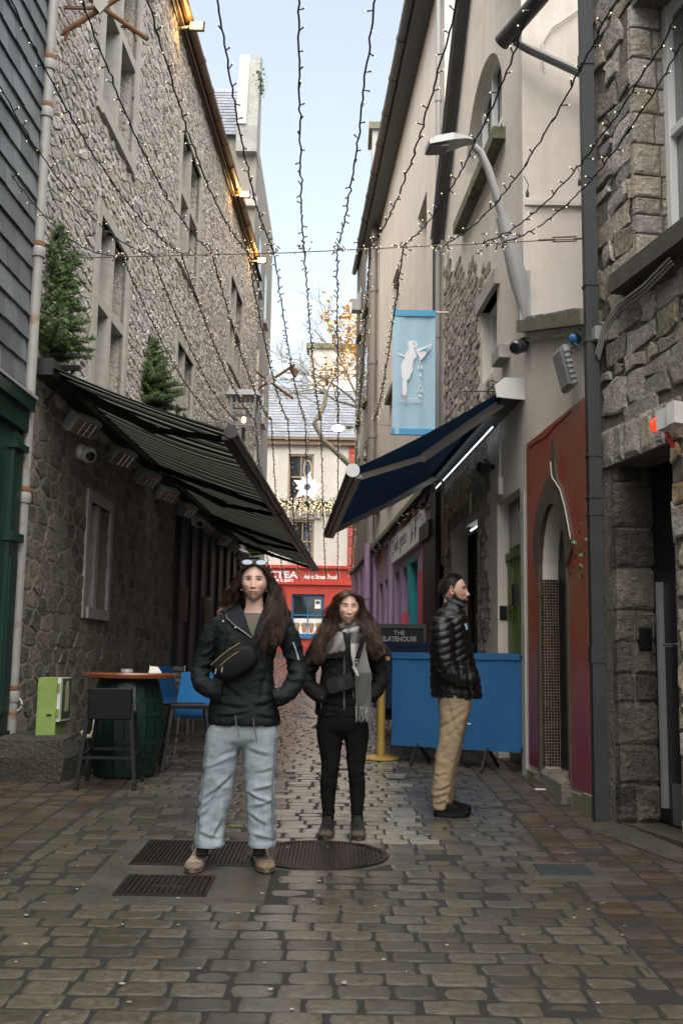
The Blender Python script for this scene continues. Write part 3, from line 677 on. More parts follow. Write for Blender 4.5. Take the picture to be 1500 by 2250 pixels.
# cables
mb = MB()
for k in range(3):
    pts = [R0W.hit(*p_) for p_ in ((1500, 570), (1440, 630), (1385, 670), (1350, 720), (1335, 780))]
    mb.tube([R0W.pt(a, b-0.02*k, 0.1-0.012*k) for a, b in pts], 0.008, 5)
mb.build('cable', M('pale_cable', (0.3, 0.28, 0.25), 0.6), t)
a, b = R0W.hit(1333, 735); mb = MB(); mb.bbox(R0W, a-0.05, a+0.05, b-0.06, b+0.05, 0.03, 0.12); mb.build('junction_box', m_grey, t)
# black square downpipe between the houses
PIPE = thing('square_downpipe', 'tall square black downpipe at the corner beside the mosaic doorway', 'drainpipe', RW.pt(7.83, gz(7.83), 0.015))
fr = FR(RW.pt(7.83, 0, 0.015), (1, 0, 0), (0, 1, 0), (0, 0, 1))
zz = [gz(7.83)+0.005, 1.45, 3.9, 6.2, 10]
for i in range(4):
    mb = MB(); mb.box(fr, -0.048, 0.048, -0.048, 0.048, zz[i]+(0.0 if i else 0), zz[i+1]-0.002); mb.build('pipe_length', m_blkpipe, PIPE)
for z in (1.45, 2.55, 2.68, 3.0, 3.9, 4.35, 6.2, 6.9):
    mb = MB(); mb.box(fr, -0.056, 0.056, -0.056, 0.056, z-0.02, z+(0.1 if z in (1.45, 3.9, 6.2) else 0.0)); mb.build('pipe_band', m_blkpipe, PIPE)
rr = random.Random(8); mb = MB()
for i in range(36):
    zc = rr.choice((2.15, 2.35, 4.0)); q = RW.pt(7.95, zc+rr.gauss(0, 0.07), 0.12)+Vector((rr.gauss(0.02, 0.04), rr.gauss(0, 0.03), 0)); a = rr.uniform(0, 6.28); s = 0.035
    mb.add([q, q+Vector((math.cos(a)*s, math.sin(a)*s, -0.02)), q+Vector((math.cos(a+.9)*s, math.sin(a+.9)*s, 0.02))], [(0, 1, 2)])
mb.build('weeds', M('weed', (0.06, 0.11, 0.025), 0.6, island=0.4), PIPE, kind='stuff')
# ---------------- lean-to with the mosaic doorway
t = thing('lean_to', 'cream lean-to with red mosaic panel round a narrow arched doorway', 'building', RW.pt(9, gz(9), 0))
LT = t
ah = []; c_s, hw, zs = 9.07, 0.46, 2.15
ah = [(c_s-hw, 0.48)]+[(c_s-hw*math.cos(a), zs+0.66*math.sin(a)**0.9) for a in np.linspace(0, math.pi, 15)]+[(c_s+hw, 0.48)]
mb = MB(); poly_face(mb, RW, [(7.98, 0.1), (10.02, 0.1), (10.02, 4.68), (7.98, 4.08)], [ah], o=0.0, th=0.25)
mb.box(RW, 7.98, 10.0, 0.1, 4.05, -3, -0.6); mb.build('wall', m_cream, t)
m_mos = bpy.data.materials.new('red_mosaic'); m_mos.use_nodes = True; _t = m_mos.node_tree; _b = _t.nodes['Principled BSDF']
_g = _t.nodes.new('ShaderNodeNewGeometry'); _mp = _t.nodes.new('ShaderNodeMapping'); _mp.inputs['Rotation'].default_value = (0, math.radians(90), 0)
_sx = _t.nodes.new('ShaderNodeSeparateXYZ'); _cx = _t.nodes.new('ShaderNodeCombineXYZ'); _t.links.new(_g.outputs['Position'], _sx.inputs[0]); _t.links.new(_sx.outputs[1], _cx.inputs[0]); _t.links.new(_sx.outputs[2], _cx.inputs[1])
_bt = _t.nodes.new('ShaderNodeTexBrick'); _bt.inputs['Scale'].default_value = 1; _bt.offset = 0.5; _bt.inputs['Brick Width'].default_value = 0.04; _bt.inputs['Row Height'].default_value = 0.03; _bt.inputs['Mortar Size'].default_value = 0.0022
_bt.inputs['Color1'].default_value = (0.38, 0.07, 0.04, 1); _bt.inputs['Color2'].default_value = (0.3, 0.05, 0.03, 1); _bt.inputs['Mortar'].default_value = (0.16, 0.035, 0.025, 1); _t.links.new(_cx.outputs[0], _bt.inputs[0])
_n = _t.nodes.new('ShaderNodeTexNoise'); _n.inputs['Scale'].default_value = 3.0; _n.inputs['Detail'].default_value = 9; _t.links.new(_g.outputs['Position'], _n.inputs[0])
_mr = _t.nodes.new('ShaderNodeMapRange'); _mr.inputs['From Min'].default_value = 0.36; _mr.inputs['From Max'].default_value = 0.66; _t.links.new(_n.outputs[0], _mr.inputs[0])
_mx = _t.nodes.new('ShaderNodeMix'); _mx.data_type = 'RGBA'; _t.links.new(_mr.outputs[0], _mx.inputs[0]); _t.links.new(_bt.outputs[0], _mx.inputs[6]); _mx.inputs[7].default_value = (0.28, 0.115, 0.065, 1)
_bp = _t.nodes.new('ShaderNodeBump'); _bp.inputs['Strength'].default_value = 0.6; _bp.inputs['Distance'].default_value = 0.004; _bp.invert = True; _t.links.new(_bt.outputs['Fac'], _bp.inputs['Height']); _t.links.new(_bp.outputs[0], _b.inputs['Normal'])
_b.inputs['Roughness'].default_value = 0.35; 
_n2 = _t.nodes.new('ShaderNodeTexNoise'); _n2.inputs['Scale'].default_value = 2.6; _n2.inputs['Detail'].default_value = 8; _t.links.new(_g.outputs['Position'], _n2.inputs[0])
_ad = _t.nodes.new('ShaderNodeMath'); _ad.operation = 'MULTIPLY_ADD'; _ad.inputs[1].default_value = -0.55; _ad.inputs[2].default_value = 0.72; _t.links.new(_sx.outputs[2], _ad.inputs[0])
_a2 = _t.nodes.new('ShaderNodeMath'); _a2.operation = 'ADD'; _t.links.new(_ad.outputs[0], _a2.inputs[0]); _t.links.new(_n2.outputs[0], _a2.inputs[1])
_m2 = _t.nodes.new('ShaderNodeMapRange'); _m2.inputs['From Min'].default_value = 0.45; _m2.inputs['From Max'].default_value = 0.95; _t.links.new(_a2.outputs[0], _m2.inputs[0])
_x2 = _t.nodes.new('ShaderNodeMix'); _x2.data_type = 'RGBA'; _t.links.new(_m2.outputs[0], _x2.inputs[0]); _t.links.new(_mx.outputs[2], _x2.inputs[6]); _x2.inputs[7].default_value = (0.2, 0.03, 0.065, 1)
_t.links.new(_x2.outputs[2], _b.inputs['Base Color'])
mb = MB(); poly_face(mb, RW, [(8.07, 0.44), (9.99, 0.5), (9.98, 3.53), (8.07, 3.51)], [ah], o=0.012, th=0.03); pan = mb.build('mosaic_panel', m_mos, t)
m_surr = M('brown_surround', (0.085, 0.065, 0.04), 0.75, (0.05, 0.04, 0.026), 8, bump=0.5, bscale=60)
outl = [RW.hit(*p_) for p_ in ((1190, 1684), (1187, 1500), (1188, 1290), (1178, 1230), (1176, 1180), (1184, 1130), (1196, 1080), (1208, 1050), (1215, 1046), (1217, 970), (1223, 962), (1224, 1012), (1228, 1050), (1240, 1075), (1250, 1110), (1258, 1150), (1264, 1185), (1262, 1205), (1253, 1235), (1249, 1242), (1250, 1300), (1251, 1500), (1254, 1706))]
ah2 = [(a_, b_) for a_, b_ in ah]
outl = [(min(max(a_, 8.1), 9.95), b_) for a_, b_ in outl]
mb = MB(); inner = [(c_s+(a_-c_s)*0.995, b_) for a_, b_ in ah]
outl2 = []
for a_, b_ in outl:
    if b_ < 2.1: a_ = max(a_, c_s+hw+0.05) if a_ > c_s else min(a_, c_s-hw-0.05)
    outl2.append((a_, b_ if b_ > 0.6 else 0.47))
poly_face(mb, RW, outl2, [inner], o=0.03, th=0.04); mb.build('arch_surround', m_surr, t)
mb = MB(); mb.tube([RW.pt(*RW.hit(*p_), 0.035) for p_ in ((1217, 1015), (1220, 1048), (1238, 1075), (1248, 1110), (1256, 1150), (1262, 1185))], 0.006, 5); mb.build('plaster_edge', M('plaster', (0.5, 0.46, 0.4), 0.9), t)
mb = MB(); mb.tube([RW.pt(*RW.hit(*p_), 0.012) for p_ in ((1164, 985), (1185, 968), (1200, 962), (1222, 935), (1240, 920), (1258, 903))], 0.006, 4); mb.build('crack', M('crack', (0.03, 0.015, 0.01), 0.9), t)
mb = MB(); mb.box(RW, c_s-hw, c_s+hw, 0.4, zs+0.7, -0.24, -0.16); mb.build('dark_door', m_blackw, t)
jam = FR(RW.pt(c_s+hw-0.003, 0, 0), -RW.n, (0, 0, 1), -RW.t); tl = MB(); rr = random.Random(2)
for i in range(6):
    for j in range(64):
        a = 0.003+i*0.026; b = 0.52+j*0.026; tl.bbox(jam, a, a+0.022, b, b+0.022, 0, 0.006+rr.random()*0.004, 0.002)
tl.build('mosaic_tiles', M('copper_mosaic', (0.065, 0.032, 0.02), 0.3, island=0.7, hue=0.03, metal=0.3), t, kind='stuff')
mb = MB(); mb.bbox(FR(RW.pt(9.07, 0, 0), (0, 1, 0), (0, 0, 1), RW.n), -0.5, 0.5, 0.2, 0.5, -0.3, 0.06, 0.03); mb.build('door_step', m_low, t)
mb = MB(); rr = random.Random(6)
for s in np.arange(7.9, 10.0, 0.3): mb.box(RW, s, s+0.298, 0.2, 0.42+rr.uniform(-.04, .05), 0.0, 0.03+rr.uniform(0, 0.02))
mb.build('plinth', m_moss, t)
mb = MB(); vx = (4.68-4.06)/2.12
mb.add([RW.pt(7.86, 4.04, 0.09), RW.pt(10.02, 4.67, 0.09), RW.pt(10.02, 4.79, 0.09), RW.pt(7.86, 4.16, 0.09), RW.pt(7.86, 4.04, -0.3), RW.pt(10.02, 4.67, -0.3), RW.pt(10.02, 4.79, -0.3), RW.pt(7.86, 4.16, -0.3)], [(0, 1, 2, 3), (4, 7, 6, 5), (0, 4, 5, 1), (3, 2, 6, 7), (0, 3, 7, 4), (1, 5, 6, 2)]); mb.build('coping', m_moss, t)
mb = MB(); mb.quad(RW.pt(7.86, 4.17, -0.05), RW.pt(10.02, 4.8, -0.05), RW.pt(10.02, 4.9, -2.8), RW.pt(7.86, 4.3, -2.8)); mb.build('roof', m_roof, t)
rr = random.Random(12)
for k in range(5):
    s0 = 8.2+k*0.32; mb = MB(); z0 = 4.17+(s0-7.86)*0.29
    mb.box(FR(RW.pt(s0, z0, 0), RW.t+Vector((0, 0, 0.29)), -RW.n, (0, 0, 1)), 0, 0.27, -0.04+rr.uniform(-.02, .03), 0.3, 0.0, 0.022); mb.build('slate', m_roof, t)
mb = MB(); mb.tube([RW.pt(s, 4.0+(s-7.9)*0.29-0.03+0.01*math.sin(s*9), 0.03) for s in np.linspace(7.95, 9.95, 14)], 0.011, 5); mb.build('cable', M('pale_cable', (0.3, 0.28, 0.25), 0.6), t)
# things on the lean-to
def cctv(name, label, p, n_, mat, s=1.0):
    o = thing(name, label, 'camera', p); n_ = Vector(n_).normalized(); u_ = n_.cross(Vector((0, 0, 1))).normalized()
    mb = MB(); mb.lathe([(0.06*s, 0.0), (0.065*s, 0.02*s), (0.05*s, 0.05*s)], p, 14, u=u_, v=(0, 0, 1), w=n_); mb.build('base', mat, o, smooth=SH)
    mb = MB(); mb.ball(Vector(p)+n_*0.08*s+Vector((0, 0, -0.025*s)), 0.062*s, 14, 9); b_ = mb.build('dome', mat, o, smooth=1)
    fdir = (n_*0.5+Vector((0, -0.8, -0.35))).normalized(); uu = fdir.cross(Vector((0, 0, 1))).normalized(); vv = uu.cross(fdir)
    mb = MB(); mb.lathe([(0.036*s, 0.05*s), (0.036*s, 0.066*s), (0.0001, 0.068*s)], Vector(p)+n_*0.08*s+Vector((0, 0, -0.025*s)), 14, u=uu, v=vv, w=fdir); mb.build('lens', M('lens_glass', (0.01, 0.012, 0.02), 0.08, spec=0.8), b_, smooth=SH)
    return o
cctv('dome_camera', 'dark dome camera under the mossy coping at the corner of the lean-to', RW.pt(9.95, 4.52, 0.02), (-0.9, -0.3, 0), M('dark_plastic', (0.05, 0.055, 0.06), 0.3), 1.2)
fl = thing('floodlight', 'grey floodlight tilted down on the cream lean-to beside the black downpipe', 'floodlight', RW.pt(8.25, 4.05, 0.05))
fr = FR(RW.pt(8.3, 3.8, 0.1), RW.t, (Vector((0, 0, 1))-RW.n*-0.25).normalized(), (RW.n+Vector((0, 0, -0.25))).normalized())
mb = MB(); mb.bbox(fr, -0.15, 0.14, -0.17, 0.17, -0.03, 0.03, 0.02); bo = mb.build('housing', m_grey, fl)
for k in range(7): mb = MB(); mb.box(fr, -0.15-0.018, -0.15, -0.16+k*0.045, -0.14+k*0.045, -0.03, 0.02); mb.build('cooling_fin', m_grey, bo)
mb = MB(); mb.box(fr, -0.12, 0.11, -0.14, 0.14, 0.03, 0.034); mb.build('front_glass', M('lamp_glass', (0.3, 0.31, 0.32), 0.15), bo)
mb = MB(); mb.bar(RW.pt(8.3, 4.02, 0.0), RW.pt(8.3, 3.95, 0.12), 0.04); mb.build('bracket', m_grey, fl)
mb = MB(); mb.ball(RW.pt(8.12, 4.0, 0.06), 0.05, 12, 8); mb.build('blue_plug', M('blue_plug', (0.02, 0.13, 0.3), 0.4), fl, smooth=1)
# ---------------- gabled cream house
t = thing('gabled_house', 'gabled cream house with arched window and exposed rubble stone beyond the lean-to', 'building', RW.pt(12.5, gz(12.5), 0))
GH = t
gab = [(10.02, 0.1), (15.1, 0.1), (15.1, 7.9), (12.0, 11.3), (10.02, 8.7)]
aw = [(10.98, 7.3)]+[(12.15-1.17*math.cos(a), 7.75+1.0*math.sin(a)) for a in np.linspace(0, math.pi, 17)]+[(13.32, 7.3)]
lw = [(11.35, 4.72), (12.2, 4.72), (12.2, 5.62), (11.35, 5.62)]
gd = [(10.3, 0.35), (11.4, 0.35), (11.4, 3.16), (10.3, 3.16)]
ld = [(12.55, 0.35), (14.4, 0.35), (14.4, 3.15), (12.55, 3.15)]
mb = MB(); poly_face(mb, RW, gab, [aw, lw, gd, ld], o=0.0, th=0.22); mb.build('wall', m_cream, t)
mb = MB(); mb.add([(1.8, 10.03, 3.9), (7, 10.03, 3.9), (7, 10.03, 11.5), (1.8, 10.03, 8.75)], [(0, 1, 2, 3)]); mb.build('end_wall', m_cream, t)
mb = MB(); mb.prism([RW.pt(10.3, 0.1, -0.4), RW.pt(15.1, 0.1, -0.4), RW.pt(15.1, 7.8, -0.4), RW.pt(12, 11.2, -0.4), RW.pt(10.3, 8.6, -0.4)], (6, 0, 0)); mb.build('wall_core', m_brown, t)
mb = MB(); mb.box(FF(10.03), 1.8, 3.2, 6.0, 6.06, 0, 0.035); mb.box(FF(10.03), 1.78, 1.86, 4.7, 8.6, 0, 0.015); mb.build('string_course', m_cream, t)
# roof verges, gutters
mb = MB(); mb.add([RW.pt(9.9, 8.55, 0.2), RW.pt(12.0, 11.32, 0.2), RW.pt(12.0, 11.32, -6), RW.pt(9.9, 8.55, -6), RW.pt(15.2, 7.8, 0.2), RW.pt(15.2, 7.8, -6)], [(0, 1, 2, 3), (1, 4, 5, 2)]); mb.build('roof', m_roof, t)
mb = MB(); mb.bar(RW.pt(12.0, 11.3, 0.12), RW.pt(15.25, 7.72, 0.12), 0.1, 0.16); mb.build('bargeboard', m_dkgut, t)
mb = MB(); mb.bar(RW.pt(12.0, 11.4, 0.14), RW.pt(9.95, 8.6, 0.14), 0.12, 0.12); mb.build('bargeboard', m_pale, t)
q0, q1 = D(1100, 95, 9.9), D(1160, 25, 9.6)
mb = MB(); mb.tube([q0, q1, q1+(q1-q0)*2], 0.085, 12); gg = mb.build('gutter', m_dkgut, t, smooth=SH)
mb = MB(); mb.tube([D(1138, 45, 9.85), D(1135, 95, 9.85), D(1160, 108, 9.88), D(1290, 168, 9.85), D(1330, 185, 9.85)], 0.045, 10); mb.build('waste_pipe', M('pipe_grey', (0.14, 0.14, 0.14), 0.4, (0.2, 0.2, 0.19), 5), t, smooth=SH)
mb = MB(); mb.tube([D(1195, 150, 10.0), D(1190, 95, 10.0), D(1210, 62, 10.0), D(1285, 10, 10.0)], 0.012, 5); mb.build('cable', m_white, t)
# arched window
mb = MB(); poly_face(mb, RW, aw, [], o=-0.2); wn = mb.build('window', m_glass2, t)
mb = MB(); ai = [(12.15+(a_-12.15)*0.93, 7.3+(b_-7.3)*0.95+(0.05 if b_ < 7.35 else 0)) for a_, b_ in aw]; poly_face(mb, RW, aw, [ai], o=-0.12, th=0.06)
for c in (11.55, 12.15, 12.75): mb.box(RW, c-0.035, c+0.035, 7.35, 8.68 if c == 12.15 else 8.5, -0.19, -0.125)
mb.box(RW, 11.05, 13.25, 7.78, 7.85, -0.19, -0.128); mb.build('sash_frame', m_wframe, wn)
mb = MB(); mb.box(RW, 10.85, 13.5, 7.16, 7.3, -0.1, 0.14); mb.build('window_sill', m_moss, t)
# lower window
mb = MB(); mb.box(RW, 11.35, 12.2, 4.72, 5.62, -0.2, -0.17); wn = mb.build('window', m_glass2, t)
mb = MB()
for a, b, c, d in ((11.35, 11.42, 4.72, 5.62), (12.13, 12.2, 4.72, 5.62), (11.42, 12.13, 5.55, 5.62), (11.42, 12.13, 4.72, 4.79), (11.75, 11.8, 4.79, 5.55)): mb.box(RW, a, b, c, d, -0.17, -0.09)
mb.build('sash_frame', m_wframe, wn)
mb = MB(); mb.box(RW, 11.2, 12.35, 5.62, 5.8, -0.1, 0.06); mb.build('lintel', m_dress, t); mb = MB(); mb.box(RW, 10.7, 11.1, 4.62, 4.76, -0.1, 0.12); mb.build('ledge', m_dress, t)
# exposed rubble
rr = random.Random(41)
def rub_ok(c):
    s, z = c
    if not (s < 15.02): return False
    if z > 4.15: return z < 5.75+(s-11.2)*0.44+0.12*math.sin(s*7) and s > 11.25+0.08*math.sin(z*9) and not (11.1 < s < 12.4 and 4.6 < z < 5.9)
    return s > 11.85+0.1*math.sin(z*5)+0.05*math.sin(z*13)
hide = lambda c, p: not rub_ok(c) or (12.45 < c[0] < 14.5 and c[1] < 3.2) or c[1] < 0.5
mb = MB(); 
lay_stones(RW, rubble(11.1, 15.1, 0.4, 7.8, 0.2, 0.12, rr), t, M('rubble_buff', (0.42, 0.37, 0.315), 0.85, (0.3, 0.26, 0.215), 8, island=0.25, bump=1.0, bscale=26, bdist=0.045, grain=0.45, stain_or_pit=((0.1, 0.085, 0.065), 3, 0.55, 0.2)), 0.008, 0.018, rr, hide, lambda c: c[0] if c[1] > 1.4 else 1e9, 280, round_=0.25)
# green door in its white reveal
mb = MB(); mb.box(RW, 10.3, 11.4, 0.35, 3.16, -0.3, -0.13); dr = mb.build('door', M('green_door', (0.1, 0.16, 0.022), 0.45, (0.08, 0.13, 0.018), 4), t)
for a in (10.34, 10.62, 10.9, 11.18): mb = MB(); mb.box(RW, a, a+0.2, 0.5, 2.45, -0.13, -0.105); mb.build('board', MATS['green_door'], dr)
mb = MB(); mb.box(RW, 10.32, 11.38, 2.52, 2.6, -0.13, -0.08); mb.build('rail', MATS['green_door'], dr); mb = MB(); mb.box(RW, 10.36, 11.34, 2.66, 3.1, -0.13, -0.12); mb.build('top_light', m_glass, dr)
mb = MB(); mb.box(RW, 10.42, 10.5, 1.5, 1.62, -0.13, -0.06); mb.build('brass_lock', M('brass', (0.4, 0.25, 0.06), 0.35, metal=0.9), dr)
mb = MB(); mb.box(RW, 10.12, 10.27, 0.3, 3.1, 0.0, 0.012); mb.build('door_jamb', m_pale, t)
fr = FR(RW.pt(11.4, 0, 0), -RW.n, (0, 0, 1), -RW.t); q = D(1112, 1345, 11.35)
mb = MB(); mb.bbox(fr, 0.02, 0.1, q.z-0.08, q.z+0.07, -0.005, 0.03, 0.008); mb.build('keypad', m_blackm, label='black entry keypad on the white reveal of the green door', cat='keypad', at=fr.pt(0.06, q.z, 0.0))
q = RW.hit(1145, 1310); mb = MB(); mb.bbox(RW, q[0]-0.05, q[0]+0.05, q[1]-0.1, q[1]+0.12, 0.04, 0.09, 0.01); mb.tube([RW.pt(q[0], q[1]-0.1, 0.06), RW.pt(q[0]+0.03, q[1]-0.16, 0.09), RW.pt(q[0]+0.1, q[1]-0.2, 0.06), RW.pt(q[0]+0.16, q[1]-0.27, 0.05), RW.pt(q[0]+0.1, q[1]-0.3, 0.06)], 0.005, 5); mb.build('entry_phone', m_blackm, label='small black entry phone with a loose wire beside the green door', cat='intercom', at=RW.pt(q[0], q[1]-0.1, 0.05))
# wine bar doorway (dark glass door with a long handle)
mb = MB(); mb.box(RW, 12.55, 14.4, 0.3, 3.15, -0.5, -0.38); dr = mb.build('glass_door', M('dark_timber_glass', (0.03, 0.032, 0.018), 0.3, (0.05, 0.048, 0.025), 5), t)
q = RW.hit(1053, 1375); fr = FR(RW.pt(12.75, 0, -0.2), RW.t, (0, 0, 1), RW.n)
mb = MB(); mb.tube([fr.pt(0, 1.35, 0), fr.pt(0, 2.1, 0)], 0.014, 8); mb.tube([fr.pt(0, 1.5, 0), fr.pt(0, 1.5, -0.18)], 0.008, 6); mb.tube([fr.pt(0, 1.95, 0), fr.pt(0, 1.95, -0.18)], 0.008, 6); mb.build('pull_handle', m_chrome, dr)
for a in (12.6, 13.4, 14.3): mb = MB(); mb.box(RW, a, a+0.09, 0.4, 3.15, -0.38, -0.3); mb.build('door_post', M('old_timber', (0.05, 0.045, 0.028), 0.6, (0.03, 0.027, 0.018), 8), dr)
# ---------------- buff house with the purple shopfront
t = thing('purple_shop', 'tall buff rendered house with purple painted shopfront and mural shapes', 'building', RW.pt(20, gz(20), 0))
PS = t
rec = [(17.45, 18.45), (18.85, 19.65), (20.1, 20.9), (22.05, 22.85), (23.3, 24.1), (26.6, 27.3), (28.2, 28.9), (29.8, 30.5)]
slit = [(17.0, 18.15, 7.1, 9.45), (21.1, 22.5, 7.2, 9.8)]
mb = MB(); mb.sheet(RW, 15.1, 26.7, 4.1, 12.5, [(*s_, 0.35) for s_ in slit], o=0.0); mb.build('wall', m_cream2, t)
mb = MB(); mb.add([RW.pt(15.1, 7.5, 0), RW.pt(15.1, 12.5, 0), RW.pt(15.1, 12.5, -3), RW.pt(15.1, 7.5, -3)], [(0, 1, 2, 3)]); mb.build('end_wall', m_cream2, t)
mb = MB(); mb.box(RW, 15.11, 26.69, 0.3, 12.5, -6, -0.36); mb.build('wall_core', m_brown, t)
mb = MB(); mb.sheet(RW, 15.1, 33.0, 0.3, 4.1, [(a, b, 1.0, 3.18, 0.26) for a, b in rec], o=0.06); sfz = mb.build('shopfront', m_purple, t)
for i, (a, b) in enumerate(rec):
    mb = MB(); mb.box(RW, a, b, 1.0, 3.18, -0.2, -0.14); mb.build('recess_panel', m_purple if i not in (1,) else m_purple, sfz)
for s in (21.3, 24.7, 25.9, 27.7, 29.3, 31.0): mb = MB(); mb.box(RW, s, s+0.22, 0.6, 3.9, 0.06, 0.13); mb.build('pilaster', m_purple, sfz)
mb = MB(); mb.box(RW, 15.1, 33, 4.1, 4.2, -0.05, 0.16); mb.build('ledge', m_moss, t)
mb = MB(); mb.box(RW, 15.65, 16.5, 0.6, 3.3, 0.05, 0.11); mb.box(RW, 15.55, 16.6, 3.3, 3.55, 0.05, 0.16); mb.box(RW, 15.12, 15.65, 0.6, 3.9, 0.061, 0.12); mb.build('black_pilaster', m_blackw, t)
def paint(pxs, col, nm, o=0.066):
    pts = [RW.hit(*p_) for p_ in pxs]; mb = MB(); poly_face(mb, RW, pts, [], o=o, th=0.004); mb.build('mural_patch', M('mural_'+nm, col, 0.6, bump=0.15, bscale=60), sfz)
paint([(893, 1172), (896, 1130), (902, 1112), (911, 1108), (918, 1130), (921, 1150), (914, 1156), (906, 1130), (905, 1168)], (0.7, 0.17, 0.015), 'orange')
paint([(905, 1165), (906, 1135), (912, 1156)], (0.02, 0.28, 0.3), 'teal')
paint([(893, 1243), (920, 1220), (927, 1218), (927, 1225), (917, 1233), (892, 1250)], (0.02, 0.28, 0.3), 'teal')
paint([(902, 1243), (908, 1240), (908, 1345), (904, 1352)], (0.02, 0.28, 0.3), 'teal')
paint([(926, 1258), (935, 1250), (935, 1370), (926, 1372)], (0.6, 0.06, 0.12), 'pink')
paint([(841, 1225), (846, 1210), (849, 1213), (845, 1270)], (0.5, 0.3, 0.02), 'yellow')
paint([(838, 1222), (845, 1212), (843, 1240), (837, 1244)], (0.3, 0.03, 0.02), 'red')
for (a, b), col, nm, z0, z1 in ((rec[1], (0.6, 0.06, 0.12), 'pink', 1.05, 2.35), (rec[0], (0.02, 0.28, 0.3), 'teal', 1.9, 3.1), (rec[0], (0.6, 0.06, 0.12), 'pink', 1.05, 1.9)):
    mb = MB(); mb.box(RW, a+0.03, b-0.03, z0, z1-0.004, -0.14, -0.134); mb.build('mural_patch', M('mural_'+nm, col, 0.6), sfz)
for (a, b), col, nm, z0, z1 in ((rec[1], (0.6, 0.06, 0.12), 'pink', 1.05, 2.35), (rec[0], (0.02, 0.28, 0.3), 'teal', 1.95, 3.17), (rec[0], (0.6, 0.06, 0.12), 'pink', 1.05, 1.95)):
    mb = MB(); mb.box(RW, b-0.006, b, z0, z1-0.004, -0.13, 0.058); mb.build('mural_patch', MATS['mural_'+nm], sfz)
# name board
sg = thing('shop_sign', 'white name board with thin lettering on the purple shopfront', 'sign', RW.pt(18.8, 3.4, 0.1))
mb = MB(); poly_face(mb, RW, [(16.6, 3.36), (16.55, 3.62), (16.6, 3.86), (18.5, 3.84), (20.95, 3.87), (21.0, 3.6), (20.9, 3.37), (18.6, 3.35)], [], o=0.13, th=0.07); mb.build('board', M('sign_white', (0.75, 0.73, 0.7), 0.6, (0.5, 0.49, 0.47), 3), sg)
fr = FR(RW.pt(20.75, 3.53, 0.132), -RW.t, (0, 0, 1), RW.n); m_ink = M('sign_ink', (0.05, 0.045, 0.05), 0.6)
mb = MB(); mb.text('2 wild geese', fr, 0.42, 0.003, 'LEFT', sx=1.1, bold=-0.004); mb.build('lettering', m_ink, sg)
for k in (0, 1):
    mb = MB(); c = 17.65-k*0.42; poly_face(mb, RW, [(c+0.1, 3.44+k*.03), (c+0.16, 3.52+k*.03), (c+0.05, 3.7+k*.03), (c-0.08, 3.76+k*.03), (c+0.02, 3.62+k*.03), (c-0.12, 3.6+k*.03), (c+0.02, 3.53+k*.03)], [], o=0.136, th=0.004); mb.build('goose_mark', m_ink, sg)
for a, b, c, d in slit:
    mb = MB(); mb.box(RW, a, b, c, d, -0.36, -0.3); wn = mb.build('window', m_glass, t)
    mb = MB(); mb.box(RW, a, a+0.07, c, d, -0.3, -0.24); mb.box(RW, b-0.07, b, c, d, -0.3, -0.24); mb.box(RW, a+0.07, b-0.07, (c+d)/2, (c+d)/2+0.06, -0.3, -0.25); mb.build('window_frame', M('brown_frame', (0.16, 0.09, 0.05), 0.6), wn)
    mb = MB(); mb.box(RW, a-0.15, b+0.15, c-0.14, c, -0.05, 0.12); mb.build('window_sill', m_moss, t)
for (a, b) in ((18.0, 19.0), (21.8, 22.8), (24.6, 25.4)):
    mb = MB(); mb.box(RW, a, b, 5.0, 5.12, -0.02, 0.13); mb.build('ledge', m_moss, t)
mb = MB(); mb.box(RW, 15.0, 26.8, 12.42, 12.5, -0.3, 0.32); mb.box(RW, 15.0, 26.8, 12.5, 12.7, -0.3, 0.3); mb.build('soffit', m_dkgut, t)
mb = MB(); mb.tube([RW.pt(s, 12.58, 0.38) for s in np.linspace(15.6, 26.9, 10)], 0.1, 10); gt = mb.build('gutter', m_dkgut, t, smooth=SH)
for s in np.arange(16.2, 26.7, 1.3): mb = MB(); mb.tube([RW.pt(s, 12.58, 0.38), RW.pt(s+0.08, 12.58, 0.38)], 0.115, 10); mb.build('gutter_bracket', m_dkgut, gt)
mb = MB(); mb.box(RW, 14.95, 15.6, 12.3, 12.72, -0.35, 0.45); mb.build('box_end', m_dkgut, t)
mb = MB(); mb.add([RW.pt(15.0, 12.7, 0.32), RW.pt(26.8, 12.7, 0.32), RW.pt(26.8, 15.7, -3), RW.pt(15.0, 15.7, -3)], [(0, 1, 2, 3)]); mb.build('roof', m_roof, t)
for s, o_, r_, z0, z1, mt, nm in ((15.2, 0.08, 0.042, 3.6, 12.3, M('pipe_pale', (0.26, 0.26, 0.25), 0.5), 'drainpipe'), (15.42, 0.08, 0.05, 3.9, 8.1, m_dkgut, 'drainpipe'), (25.6, 0.12, 0.085, 4.3, 12.5, M('pipe_mid', (0.2, 0.18, 0.16), 0.5, (0.28, 0.25, 0.22), 3), 'drainpipe'), (25.6, 0.2, 0.085, 2.2, 4.3, m_purple, 'drainpipe'), (26.5, 0.1, 0.07, 4.3, 12.5, m_brown, 'drainpipe')):
    mb = MB(); mb.tube([RW.pt(s, z0, o_), RW.pt(s, z1, o_)], r_, 12); pp_ = mb.build(nm, mt, t, smooth=SH)
    for z in np.arange(z0+0.8, z1, 1.9): mb = MB(); mb.lathe([(r_*1.25, -0.05), (r_*1.25, 0.05)], RW.pt(s, z, o_), 12); mb.build('pipe_collar', mt, pp_, smooth=SH)
mb = MB(); rr = random.Random(15)
